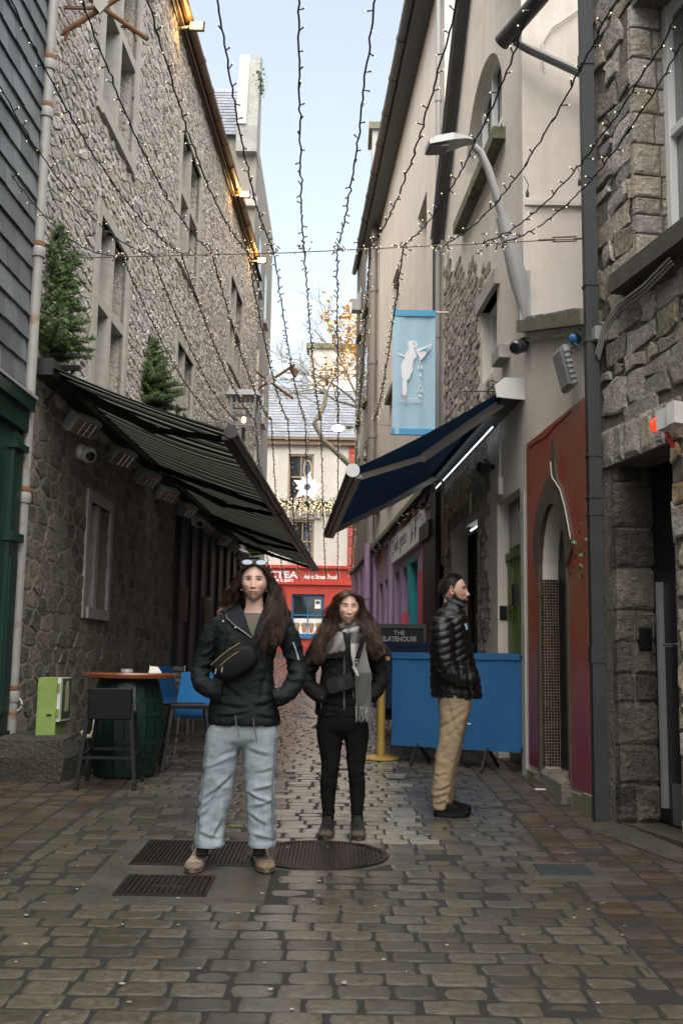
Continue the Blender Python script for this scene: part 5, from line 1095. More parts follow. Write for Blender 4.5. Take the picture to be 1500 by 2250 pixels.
def stool(label, c, rot, mseat, back, H=0.76, W=0.38, group=None):
    x, y = c; g0 = gz(y); t = thing('bar_stool', label, 'stool', (x, y, g0), group); ca, sa = math.cos(rot), math.sin(rot)
    fr = FR((x, y, g0), (ca, sa, 0), (-sa, ca, 0), (0, 0, 1)); w_ = W/2
    mb = MB(); mb.bbox(fr, -w_, w_, -w_, w_, H-0.05, H, 0.015); mb.build('seat', mseat, t)
    for a in (-1, 1):
        for b in (-1, 1):
            gg = gz((fr.pt(a*(w_+.06), b*(w_+.06)).y))-g0; top = H-0.05 if (b > 0 or not back) else H+0.2
            mb = MB(); mb.bar(fr.pt(a*(w_+0.06), b*(w_+0.06), gg+0.002), fr.pt(a*(w_-0.02), b*(w_-0.02), top), 0.032); mb.build('leg', m_blackm, t)
    for a, b, c_, d in ((-1, -1, 1, -1), (-1, 1, 1, 1), (-1, -1, -1, 1), (1, -1, 1, 1)):
        mb = MB(); mb.bar(fr.pt(a*(w_+.03), b*(w_+.03), 0.27+0.02*b), fr.pt(c_*(w_+.03), d*(w_+.03), 0.27+0.02*d), 0.025); mb.build('foot_rail', m_blackm, t)
    if back: mb = MB(); mb.bbox(FR(fr.pt(0, -w_-0.005, 0), fr.u, fr.w, -fr.v), -w_+0.0, w_-0.0, H-0.06, H+0.2, -0.012, 0.022, 0.008); mb.build('backrest', mseat, t)
    return t
m_seat = M('black_vinyl', (0.0055, 0.0055, 0.006), 0.45, bump=0.1, spec=0.18)
q = G(243, 1722); stool('black bar stool with panel back standing in front of the green barrel', (q.x+0.02, 9.12), 0.05, m_seat, True, 0.62, 0.36)
q = D(415, 1545, 10.2); stool('black bar stool without back beside the blue chair', (q.x, 10.2), 0.2, m_seat, False, q.z-gz(10.2), 0.36)
def chair(name, label, c, rot, mat, metal, slats=False):
    x, y = c; g0 = gz(y); t = thing(name, label, 'chair', (x, y, g0)); ca, sa = math.cos(rot), math.sin(rot); fr = FR((x, y, g0), (ca, sa, 0), (-sa, ca, 0), (0, 0, 1))
    if slats:
        for k in range(6): mb = MB(); mb.bbox(fr, -0.2, 0.2, -0.2+k*0.068, -0.145+k*0.068, 0.44, 0.455, 0.004); mb.build('seat_slat', m_chrome, t)
        for k in range(4): mb = MB(); mb.box(fr, -0.2, 0.2, 0.2, 0.212, 0.55+k*0.075, 0.605+k*0.075); mb.build('back_slat', m_chrome, t)
        for a in (-1, 1):
            mb = MB(); mb.tube([fr.pt(a*.24, -.22, 0.0), fr.pt(a*.24, -.22, .64), fr.pt(a*.24, -.16, .67), fr.pt(a*.24, .17, .67), fr.pt(a*.23, .21, .7), fr.pt(a*.22, .21, .84)], 0.013, 8); mb.build('arm_leg', metal, t, smooth=SH)
            mb = MB(); mb.tube([fr.pt(a*.22, .24, 0.0), fr.pt(a*.21, .2, .66)], 0.013, 8); mb.build('leg', metal, t, smooth=SH)
    else:
        mb = MB(); vs = []; fs = []
        for i in range(9):
            for j in range(7):
                u = i/8; v = j/6-0.5; w_ = 0.21-0.05*max(0, (u-0.55))/0.45
                if u < 0.5: p = fr.pt(v*2*w_, -0.22+u/0.5*0.4, 0.45-0.015*math.cos(v*3))
                else: p = fr.pt(v*2*w_, 0.18+0.06*(u-0.5)/0.5-0.03*math.cos(v*3.1), 0.45+(u-0.5)/0.5*0.42)
                vs.append(p)
        for i in range(8):
            for j in range(6): a = i*7+j; fs.append((a, a+1, a+8, a+7))
        k = len(vs); vs2 = [v+Vector((0, 0, -0.02))+fr.v*0.02 for v in vs]; mb.add(vs, fs); mb.add(vs2, [f[::-1] for f in fs]); mb.build('shell', mat, t, smooth=1)
        mb = MB(); mb.box(fr, -0.21, 0.21, -0.225, -0.2, 0.37, 0.45); mb.build('seat_edge', mat, t)
        for a in (-1, 1):
            for b in (-1, 1): mb = MB(); mb.tube([fr.pt(a*.21, b*.2+0.0, 0.003+gz(fr.pt(a*.21, b*.2).y)-g0), fr.pt(a*.17, b*.16, .44)], 0.014, 8); mb.build('leg', metal, t, smooth=SH)
    return t
m_bluep = M('blue_plastic', (0.02, 0.16, 0.4), 0.4)
q = D(432, 1590, 11.2); chair('plastic_chair', 'bright blue plastic chair with metal legs behind the black bar stool', (q.x, 11.1), 3.3, m_bluep, m_chrome)
q = D(385, 1590, 11.9); chair('plastic_chair', 'dark blue plastic chair half hidden between barrel and bright blue chair', (q.x+0.02, 12.3), 1.2, M('blue_dark', (0.01, 0.07, 0.18), 0.4), m_chrome)
q = D(378, 1530, 13.0); chair('metal_chair', 'silver metal armchair with slats behind the barrel table', (q.x-0.05, 13.2), 0.4, None, m_chrome, True)
# stone block and lime cabinet
t = MB(); p = Vector((-2.62, 9.55, gz(9.55))); rr = random.Random(5)
xs = [(-0.36, -0.3), (0.26, -0.34), (0.34, 0.2), (-0.38, 0.3)]
vs = []
for z, k in ((-0.02, 1.0), (0.2, 1.02), (0.34, 0.97), (0.37, 0.88)):
    for i, (a, b) in enumerate(xs):
        nx = xs[(i+1) % 4]
        for f_ in (0, 0.5): vs.append((p.x+(a+(nx[0]-a)*f_)*k+rr.uniform(-.015, .015), p.y+(b+(nx[1]-b)*f_)*k+rr.uniform(-.015, .015), p.z+z+rr.uniform(-.01, .01)))
fs = [(r*8+i, r*8+(i+1) % 8, r*8+8+(i+1) % 8, r*8+8+i) for r in range(3) for i in range(8)]+[tuple(range(24, 32))]
t.add(vs, fs); t.build('stone_block', M('block_stone', (0.06, 0.054, 0.038), 0.7, (0.03, 0.03, 0.02), 6, bump=1.0, bscale=24, bdist=0.05, grain=0.5), label='rough dark stone block on the paving under the lime green cabinet', cat='stone block', at=p)
qa, qb = D(77, 1640, 9.4), D(127, 1489, 9.4); zb = p.z+0.372; x0, x1, zt = qa.x, qb.x, qb.z
t = thing('meter_cabinet', 'lime green meter cabinet with poster on its side, standing on the stone block', 'cabinet', ((x0+x1)/2, 9.5, zb))
m_lime = M('lime_paint', (0.22, 0.31, 0.07), 0.5, (0.18, 0.26, 0.06), 5, bump=0.1, grain=0.12)
mb = MB(); mb.box(XYZ, x0, x1, 9.4, 9.78, zb, zt); mb.build('box', m_lime, t)
fr = FR((x1, 9.42, 0), (0, 1, 0), (0, 0, 1), (1, 0, 0)); mb = MB(); mb.box(fr, 0.0, 0.36, zb+0.12, zt-0.0, 0.0, 0.03); dr = mb.build('side_door', m_white, t)
mb = MB(); mb.box(fr, 0.05, 0.35, zb+0.14, zt-0.01, 0.03, 0.033); po = mb.build('poster', M('poster_green', (0.02, 0.06, 0.015), 0.4, (0.05, 0.1, 0.02), 12), dr)
mb = MB(); poly_face(mb, fr, [(0.15, zb+0.2), (0.27, zb+0.2), (0.27, zb+0.4), (0.235, zb+0.47), (0.235, zt-0.04), (0.185, zt-0.04), (0.185, zb+0.47), (0.15, zb+0.4)], [], o=0.036, th=0.002); mb.build('bottle_print', M('bottle_print', (0.3, 0.22, 0.04), 0.5, (0.45, 0.45, 0.4), 7), po)
for z in (zb+0.16, zt-0.12): mb = MB(); mb.tube([fr.pt(-0.012, z, 0.015), fr.pt(-0.012, z+0.07, 0.015)], 0.012, 8); mb.build('hinge', m_lime, t)
mb = MB(); mb.box(XYZ, x0+0.09, x0+0.13, 9.392, 9.4, zb+0.17, zb+0.185); mb.build('keyhole', m_blackm, t)
mb = MB(); mb.tube([LW.pt(9.76, 0.98+0.06*math.sin(a), 0.12)+Vector((0.05*math.cos(a), 0, 0)) for a in np.linspace(0, 6.0, 12)], 0.008, 5); mb.build('cable_tie', m_white, dpo)
# frames on the dark wall
for px, py0, py1, s_, lab, mt in ((444, 1312, 1390, 19.6, 'gold framed menu case on the black timber wall behind the woman in jeans', M('gilt', (0.25, 0.19, 0.11), 0.5)), (389, 1290, 1365, 17.9, 'narrow faded pink notice on the black timber wall', M('pink_notice', (0.16, 0.085, 0.085), 0.7))):
    s, z1_ = LW.hit(px, py0); z0_ = LW.hit(px, py1)[1]; s = max(s, 17.9)
    t = thing('menu_case', lab, 'notice', LW.pt(s, z0_, 0.1)); mb = MB(); mb.box(LW, s-0.25, s+0.25, z0_, z1_, 0.1, 0.16); mb.build('frame', mt, t); mb = MB(); mb.box(LW, s-0.19, s+0.19, z0_+0.06, z1_-0.06, 0.16, 0.165); mb.build('sheet', M('menu_sheet', (0.13, 0.1, 0.075), 0.6, (0.05, 0.04, 0.03), 30), t)
# ================================================================== street furniture, right
m_bar = M('blue_canvas', (0.006, 0.085, 0.215), 0.75, (0.0055, 0.078, 0.195), 8, bump=0.25, bscale=300); m_barn = M('navy_barrier', (0.003, 0.018, 0.06), 0.75, bump=0.2, bscale=300)
def barrier(label, A, B, z0, z1, mat, ends):
    A, B = Vector(A), Vector(B); L_ = (B-A).length; u_ = (B-A).normalized(); n_ = Vector((u_.y, -u_.x, 0)); n_ = n_ if n_.y < 0 else -n_
    fr = FR((A.x, A.y, 0), u_, (0, 0, 1), n_); t = thing('barrier', label, 'barrier', (A+B)/2+Vector((0, 0, gz((A.y+B.y)/2))))
    vs = []; nu, nv = 24, 10
    for j in range(nv+1):
        for i in range(nu+1):
            a = L_*i/nu; v = j/nv; vs.append(fr.pt(a, z0+(z1-z0)*v, 0.006*math.sin(a*7+v*3)*math.sin(v*3.14)+0.004*math.sin(a*17)))
    mb = MB(); mb.add(vs, [(j*(nu+1)+i, j*(nu+1)+i+1, (j+1)*(nu+1)+i+1, (j+1)*(nu+1)+i) for j in range(nv) for i in range(nu)]); mb.build('canvas', mat, t, smooth=1)
    for z, nm in ((z1, 'top_hem'), (z0, 'bottom_hem')):
        mb = MB(); mb.box(fr, 0, L_, z-0.032, z+0.032, -0.012, 0.014); mb.build(nm, mat, t)
    mb = MB(); mb.tube([fr.pt(-0.12, z1, 0), fr.pt(L_+0.12, z1, 0)], 0.013, 8); mb.build('top_rod', m_blackm, t)
    mb = MB(); mb.tube([fr.pt(-0.02, z0, 0), fr.pt(L_+0.02, z0, 0)], 0.013, 8); mb.build('bottom_rod', m_blackm, t)
    for a in ends:
        for sg_ in (-1, 1):
            e = fr.pt(a+0.02, 0, sg_*0.22); e.z = gz(e.y)+0.012; mb = MB(); mb.bar(fr.pt(a, z0, 0), e, 0.022); mb.build('foot', m_blackm, t)
    return t
za, zb_ = D(862, 1443, 10.95), D(862, 1636, 10.95); zc, zd = D(1143, 1440, 10.25), D(1140, 1640, 10.25)
bt_ = barrier('bright blue canvas barrier behind the man, between gold post and mosaic wall', (za.x, 10.95, 0), (zc.x, 10.25, 0), (zb_.z+zd.z)/2, (za.z+zc.z)/2, m_bar, (0.3, 1.05))
mb = MB(); q = D(1026, 1590, 10.5); mb.box(FR(q, (1, -.55, 0), (0, 0, 1), (-.4, -1, 0)), -0.035, 0.035, -0.004, 0.004, 0.004, 0.012); mb.build('white_print', m_wht, bt_)
q0, q1 = D(822, 1416, 13.6), D(1068, 1398, 13.2); barrier('dark navy canvas barrier farther back, in front of the black pub board', (q0.x, 13.6, 0), (q1.x, 13.3, 0), D(822, 1550, 13.6).z, q0.z, m_barn, (0.3, 1.1))
p = G(836, 1668); p = Vector((p.x, p.y, p.z)); t = thing('stanchion', 'gold metal barrier post on a round base beside the blue barrier', 'post', p)
m_gold = M('gold_paint', (0.4, 0.26, 0.06), 0.38, (0.33, 0.21, 0.05), 6, metal=0.25)
mb = MB(); mb.lathe([(0.2, 0.008), (0.2, 0.018), (0.18, 0.028), (0.06, 0.04), (0.0001, 0.042)], p, 40, v=(0, 1, SLOPE)); mb.build('base', m_gold, t, smooth=SH)
zt = D(836, 1438, p.y).z-p.z
mb = MB(); mb.lathe([(0.047, 0.03), (0.047, 0.16), (0.043, 0.165), (0.043, zt)], p, 18); mb.build('pole', m_gold, t, smooth=SH)
mb = MB(); mb.lathe([(0.055, zt-0.06), (0.055, zt), (0.035, zt+0.025), (0.0001, zt+0.03)], p, 18); mb.box(FR(p, (1, 0, 0), (0, 1, 0), (0, 0, 1)), 0.04, 0.085, -0.02, 0.02, zt-0.06, zt+0.0); mb.build('cap', m_gold, t, smooth=SH)
# pub board
a, b = D(829, 1371, 14.6), D(937, 1364, 14.4); gg = gz(14.5); t = thing('pub_board', 'black pavement board lettered THE SLATEHOUSE behind the navy barrier', 'sign', ((a.x+b.x)/2, 14.5, gg))
fr = FR((a.x, 14.5, gg), (1, -0.03, 0), (0, 0.05, 1), (0, -1, 0.05)); W_ = b.x-a.x; Hh = a.z-gg
mb = MB(); mb.box(fr, 0, W_, 0.1, Hh, -0.03, 0.02); mb.build('panel', m_blackw, t)
for x_ in ((0, 0.035), (W_-0.035, W_)): mb = MB(); mb.box(fr, x_[0], x_[1], 0.0, Hh+0.002, -0.035, 0.045); mb.build('frame_post', M('board_frame', (0.02, 0.03, 0.028), 0.4), t)
mb = MB(); mb.box(fr, 0.035, W_-0.035, Hh-0.06, Hh+0.001, -0.034, 0.044); mb.build('frame_rail', MATS['board_frame'], t)
q = D(875, 1380, 14.5); hx = (D(877, 1380, 14.5).x-a.x)
mb = MB(); mb.text('THE', FR(fr.pt(hx, Hh-0.15, 0.022), fr.u, fr.v, fr.w), 0.085, 0.002, bold=0.001); mb.build('lettering', m_wht, t)
mb = MB(); mb.text('SLATEHOUSE', FR(fr.pt(hx, Hh-0.235, 0.022), fr.u, fr.v, fr.w), 0.094, 0.002, bold=0.002, sx=0.85); mb.build('lettering', m_wht, t)
mb = MB(); mb.box(fr, hx-0.2, hx+0.2, Hh-0.265, Hh-0.258, 0.02, 0.024); mb.build('gold_rule', M('gold_ink', (0.5, 0.33, 0.08), 0.5), t)
# wine bar letters
t = thing('wine_bar_sign', 'gold stand-off letters THE LANE on the stone above the wine bar door', 'sign', RW.pt(13.1, 3.3, 0.1))
m_lt = M('gilt_letter', (0.4, 0.27, 0.12), 0.45, (0.3, 0.2, 0.09), 8); fr = FR(RW.pt(14.2, 3.28, 0.16), -RW.t, (0, 0, 1), RW.n)
for k, (ch_, w_) in enumerate(zip('THeLANe', (0, .3, .58, .86, 1.1, 1.42, 1.74))):
    mb = MB(); mb.text(ch_, FR(fr.pt(w_, 0.06*k*0.2), fr.u, fr.v*1.35, fr.w), 0.42, 0.012, 'LEFT', sx=0.8, bold=-0.002); mb.build('letter', m_lt, t)
for k, (a, z0, z1) in enumerate(((14.32, 2.75, 3.95), (14.24, 2.85, 3.7), (14.08, 2.95, 3.4), (13.95, 2.85, 3.35), (12.2, 3.15, 3.4))): mb = MB(); mb.prism([RW.pt(a-0.03, z1, 0.14), RW.pt(a+0.03, z1, 0.14), RW.pt(a+0.005, z0, 0.14), RW.pt(a-0.005, z0, 0.14)], RW.n*0.02); mb.build('spike', m_lt, t)
p = RW.pt(11.55, 3.58, 0.02); t = thing('wall_lamp', 'black cylinder wall lamp beside the wine bar letters', 'lamp', p)
mb = MB(); mb.tube([RW.pt(11.55, 3.6, 0.0), RW.pt(11.55, 3.6, 0.1)], 0.03, 8); mb.build('bracket', m_blackm, t); mb = MB(); mb.tube([RW.pt(11.55, 3.62, 0.1)+Vector((0, .12, 0.02)), RW.pt(11.55, 3.58, 0.12)-Vector((0, 0.02, 0.0)), RW.pt(11.5, 3.56, 0.12)-Vector((0, 0.1, 0.01))], [0.075, 0.085, 0.06], 14); mb.build('shade', m_blackm, t, smooth=SH)
mb = MB(); mb.tube([RW.pt(11.15, 3.35, 0.02), RW.pt(11.1, 3.5, 0.03), RW.pt(11.1, 4.0, 0.03)], 0.016, 8); mb.box(RW, 11.1, 11.24, 3.22, 3.4, 0.0, 0.05); mb.build('conduit', m_white, GH)
# hanging banner
t = thing('hanging_banner', 'light blue hanging banner with white winged woman and THE LANE lettering', 'banner', RW.pt(14.6, 5.5, 0.6))
x0, x1 = D(863, 683, 14.6).x, D(956, 683, 14.6).x; z1, z0 = D(900, 683, 14.6).z, D(900, 955, 14.6).z; W_, Hh = x1-x0, z1-z0
fr = FR((x0, 14.6, z0), (1, 0, 0), (0, 0, 1), (0, -1, 0)); m_ban = cloth('banner_blue', (0.45, 0.66, 0.78), tr=0.2); m_bp = M('banner_print', (0.8, 0.82, 0.84), 0.8); m_bpink = M('banner_pink', (0.68, 0.33, 0.33), 0.8)
wave = lambda a, v: 0.02*math.sin(a*22)*(1-v*0.7)+0.008*math.sin(a*9+1)
vs = [fr.pt(W_*i/28, Hh*j/12, wave(W_*i/28, j/12)) for j in range(13) for i in range(29)]
mb = MB(); mb.add(vs, [(j*29+i, j*29+i+1, j*29+i+30, j*29+i+29) for j in range(12) for i in range(28)]); ban = mb.build('cloth', m_ban, t, smooth=1)
for nm, z in (('top_hem', Hh-0.04), ('bottom_hem', 0.04)): mb = MB(); mb.box(fr, -0.005, W_+0.005, z-0.045, z+0.045, -0.022, 0.024); mb.build(nm, M('banner_hem', (0.1, 0.36, 0.58), 0.8), t)
mb = MB(); mb.tube([fr.pt(-0.03, Hh-0.02, 0), Vector((*RW.pt(14.6, 0, 0).xy, z1-0.02))], 0.018, 8); mb.build('pole', m_white, t, smooth=SH); mb = MB(); mb.tube([fr.pt(-0.02, 0.0, 0), Vector((*RW.pt(14.6, 0, 0).xy, z0))], 0.012, 8); mb.build('lower_pole', m_dkgut, t)
bp = lambda u, v: (u*W_, (1-v)*Hh)     # banner coordinates (0..1, from the top)
def decal(pts, m_, nm, o=0.03):
    mb = MB(); poly_face(mb, fr, [bp(*p_) for p_ in pts], [], o=o, th=0.004); mb.build(nm, m_, ban)
decal([(.37, .255), (.43, .25), (.52, .25), (.58, .275), (.56, .30), (.5, .31), (.53, .34), (.56, .38), (.5, .40), (.47, .44), (.47, .49), (.41, .535), (.38, .565), (.34, .56), (.34, .64), (.32, .69), (.27, .70), (.25, .685), (.24, .67), (.23, .55), (.21, .54), (.20, .45), (.24, .41), (.3, .385), (.2, .375), (.12, .36), (.11, .345), (.16, .35), (.28, .37), (.32, .35), (.36, .325), (.38, .305), (.355, .285)], m_bp, 'figure_print')
decal([(.52, .315), (.7, .3), (.93, .265), (.88, .31), (.8, .345), (.72, .385), (.66, .405), (.6, .37)], m_bp, 'wing_print', 0.031)
for k in range(4): decal([(.62+k*.05, .335-k*.006), (.88-k*.03, .29+k*.022), (.88-k*.03, .294+k*.022), (.62+k*.05, .34-k*.006)], MATS['banner_hem'], 'feather_line', 0.036)
decal([(.13, .325), (.17, .33), (.16, .35), (.125, .345)], m_bpink, 'glass_print', 0.034); decal([(.47, .26), (.5, .265), (.51, .285), (.48, .28)], m_bpink, 'hair_band', 0.036)
decal([(.2, .68), (.24, .685), (.24, .7), (.2, .7)], m_bpink, 'shoe_print', 0.034); decal([(.29, .685), (.34, .685), (.33, .7), (.29, .7)], m_bpink, 'shoe_print', 0.034)
for k, ch_ in enumerate('THeLANe'):
    v = (.43, .48, .535, .585, .63, .665, .705)[k]; mb = MB(); mb.text(ch_, FR(fr.pt(*bp(.645, v), 0.03), fr.u, fr.v, fr.w), 0.095, 0.002, bold=0.0015); mb.build('letter', m_bp, ban)
decal([(.09, .712), (.6, .712), (.6, .716), (.09, .716)], m_bp, 'rule')
mb = MB(); mb.text('WINE & CHEESE', FR(fr.pt(*bp(.4, .747), 0.03), fr.u, fr.v, fr.w), 0.058, 0.002, sx=0.82); mb.build('lettering', m_bp, ban)
# scroll bracket
t = MB(); c = RW.pt(11.3, 4.7, 0.3)
for k in range(3):
    cc_ = D(1078, 845+k*17, 11.3); t.tube([cc_+Vector((0.07*(1-a/9)*math.cos(a), 0, 0.055*(1-a/9)*math.sin(a))) for a in np.linspace(0, 7.5, 16)], 0.006, 5)
t.tube([D(1016, 860, 11.4), D(1100, 860, 11.2)], 0.007, 5); t.build('scroll_bracket', m_blackm, label='thin black wrought iron scroll bracket above the navy awning', cat='bracket', at=c)
# ================================================================== street lamps
m_lampg = M('lamp_grey', (0.36, 0.36, 0.35), 0.45, (0.28, 0.27, 0.25), 3, bump=0.05)
t = thing('street_lamp', 'grey wall mounted street lamp leaning out from the cream gabled house', 'street lamp', D(1150, 690, 10.05))
mb = MB(); mb.tube([D(1152, 700, 10.02), D(1140, 620, 10.02), D(1105, 478, 10.02)], [0.03, 0.09, 0.075], 14); mb.build('sleeve', m_lampg, t, smooth=SH)
mb = MB(); mb.tube([D(1105, 482, 10.02), D(1090, 430, 10.0), D(1072, 372, 10.0), D(1055, 335, 9.98), D(1040, 322, 9.97)], [0.045, 0.043, 0.042, 0.04, 0.04], 12); mb.build('arm', m_lampg, t, smooth=SH)
a, b = D(1042, 318, 9.97), D(938, 322, 9.9); u_ = (b-a).normalized(); fr = FR(a, u_, u_.cross(Vector((0, 0, 1))).normalized()*-1, Vector((0, 0.1, 1)).normalized()); L_ = (b-a).length
vs = []; st = ((0.0, 0.05, 0.03, 0.05), (0.1, 0.09, 0.03, 0.07), (0.25, 0.14, 0.0, 0.09), (L_-0.06, 0.14, -0.03, 0.06), (L_, 0.12, -0.03, 0.03))
for a_, w_, lo_, hi_ in st: vs += [fr.pt(a_, -w_, lo_), fr.pt(a_, w_, lo_), fr.pt(a_, w_*.8, hi_), fr.pt(a_, -w_*.8, hi_)]
fs = [(i*4+k, i*4+(k+1) % 4, i*4+4+(k+1) % 4, i*4+4+k) for i in range(4) for k in range(4)]+[(3, 2, 1, 0), (16, 17, 18, 19)]
mb = MB(); mb.add(vs, fs); hd = mb.build('head', m_lampg, t)
mb = MB(); mb.box(fr, L_-0.2, L_-0.02, -0.1, 0.1, -0.05, -0.028); mb.build('lens', M('lamp_lens', (0.12, 0.125, 0.13), 0.15), hd); mb = MB(); mb.lathe([(0.04, 0), (0.04, 0.03), (0.02, 0.05)], fr.pt(0.2, 0, 0.08), 12); mb.build('photocell', m_lampg, hd)
mb = MB(); mb.box(FR(D(1152, 700, 10.0), (1, 0, 0), (0, 1, 0), (0, 0, 1)), -0.05, 0.06, 0, 0.1, -0.02, 0.5); mb.build('wall_plate', m_lampg, t)
t = thing('street_lamp', 'lit street lamp on a pale arm far down the lane beside the tree', 'street lamp', D(815, 1050, 31))
mb = MB(); mb.tube([D(812, 1055, 31), D(800, 1000, 31), D(783, 955, 31), D(776, 940, 31)], [0.14, 0.11, 0.07, 0.06], 10); mb.build('arm', m_lampg, t, smooth=SH)
a, b = D(776, 938, 31), D(735, 938, 31); mb = MB(); mb.tube([a, a+(b-a)*0.3, b], [0.07, 0.13, 0.1], 12, flat=0.6); mb.build('head', m_lampg, t, smooth=SH)
mb = MB(); mb.ball(D(742, 941, 30.95), 0.13, 14, 8, (1.4, 1, 0.7)); mb.build('lit_lens', M('lamp_lit', (1, 1, 1), 0.5, emit=(0.95, 1.0, 0.92), estr=12), t, smooth=1)
mb = MB(); mb.bar(D(812, 1055, 31), RW.pt(31, D(812, 1055, 31).z, 0), 0.12); mb.build('wall_plate', m_lampg, t)
# ================================================================== star and garland at the end
c = D(675, 1070, 44); t = thing('star_light', 'large white petal star decoration hanging before the pale end house', 'decoration', c); rr = random.Random(9)
for k in range(10):
    a = 2*math.pi*k/10+0.15; R = (0.68, 0.52)[k % 2]; d_ = Vector((math.cos(a), 0.25*math.sin(k*2.1), math.sin(a))); s_ = Vector((-math.sin(a), 0.1, math.cos(a)))
    mb = MB(); mb.prism([c+d_*0.12, c+d_*R*0.45+s_*0.16, c+d_*R, c+d_*R*0.45-s_*0.16], (0, 0.03, 0)); mb.build('petal', M('star_white', (0.75, 0.76, 0.78), 0.5, emit=(0.9, 0.95, 1), estr=0.06), t)
for sg_ in (-1, 1): mb = MB(); mb.tube([c+Vector((0.16*math.sin(a), 0, sg_*(0.35+0.8*math.sin(a/2)**2*1.0)))for a in np.linspace(0.3, 6.0, 14)], 0.03, 6); mb.build('loop', M('gilt_rope', (0.5, 0.42, 0.26), 0.5), t)
mb = MB(); mb.tube([c+Vector((0, 0, 1)), c+Vector((0, 0, 2.4))], 0.01, 4); mb.tube([c+Vector((-3.2, 0, 2.35)), c+Vector((0, 0, 2.4)), c+Vector((2.2, 0, 2.5))], 0.012, 4); mb.build('hanging_wire', m_blackm, t)
t = thing('garland', 'long evergreen garland with warm lights across the pale end house', 'garland', E47.pt(-1.3, 8.3, 0.3)); rr = random.Random(19); mb = MB(); ml = MB()
for i in range(4200):
    x = rr.uniform(-3.35, 0.25); a = rr.uniform(0, 6.28); r = abs(rr.gauss(0, 0.13)); q = E47.pt(x, 8.47+r*math.sin(a), 0.25+r*math.cos(a)*0.8); b_ = rr.uniform(0, 6.28); s_ = 0.09
    d_ = Vector((math.cos(b_), rr.uniform(-1, 1), math.sin(b_))).normalized()*s_; mb.add([q, q+d_+Vector((0.015, 0, 0.015)), q+d_*0.6-Vector((0.015, 0, 0.02))], [(0, 1, 2)])
mb.build('foliage', M('garland_green', (0.03, 0.06, 0.02), 0.6, island=0.5), t, kind='stuff')
m_bulb = M('warm_bulb', (1, 0.85, 0.6), 0.5, emit=(1.0, 0.74, 0.42), estr=0.3)
for i in range(260): ml.ball(E47.pt(rr.uniform(-3.3, 0.2), 8.47+rr.gauss(0, 0.16)-abs(rr.gauss(0, .1)), 0.38+rr.uniform(0, .1)), 0.022, 5, 4)
for i in range(13):
    x = -3.2+i*0.27
    for k in range(rr.randint(3, 9)): ml.ball(E47.pt(x+rr.uniform(-.04, .04), 8.3-k*0.07, 0.3), 0.02, 5, 4)
ml.build('bulbs', m_bulb, t, kind='stuff')
mb = MB(); mb.tube([E47.pt(-3.4, 8.47, 0.25), E47.pt(0.3, 8.47, 0.25)], 0.03, 6); mb.bar(E47.pt(-3.2, 8.47, 0.25), E47.pt(-3.2, 8.47, 0), 0.04); mb.bar(E47.pt(0.1, 8.47, 0.25), E47.pt(0.1, 8.47, 0), 0.04); mb.build('core_rope', MATS['bark'], t)
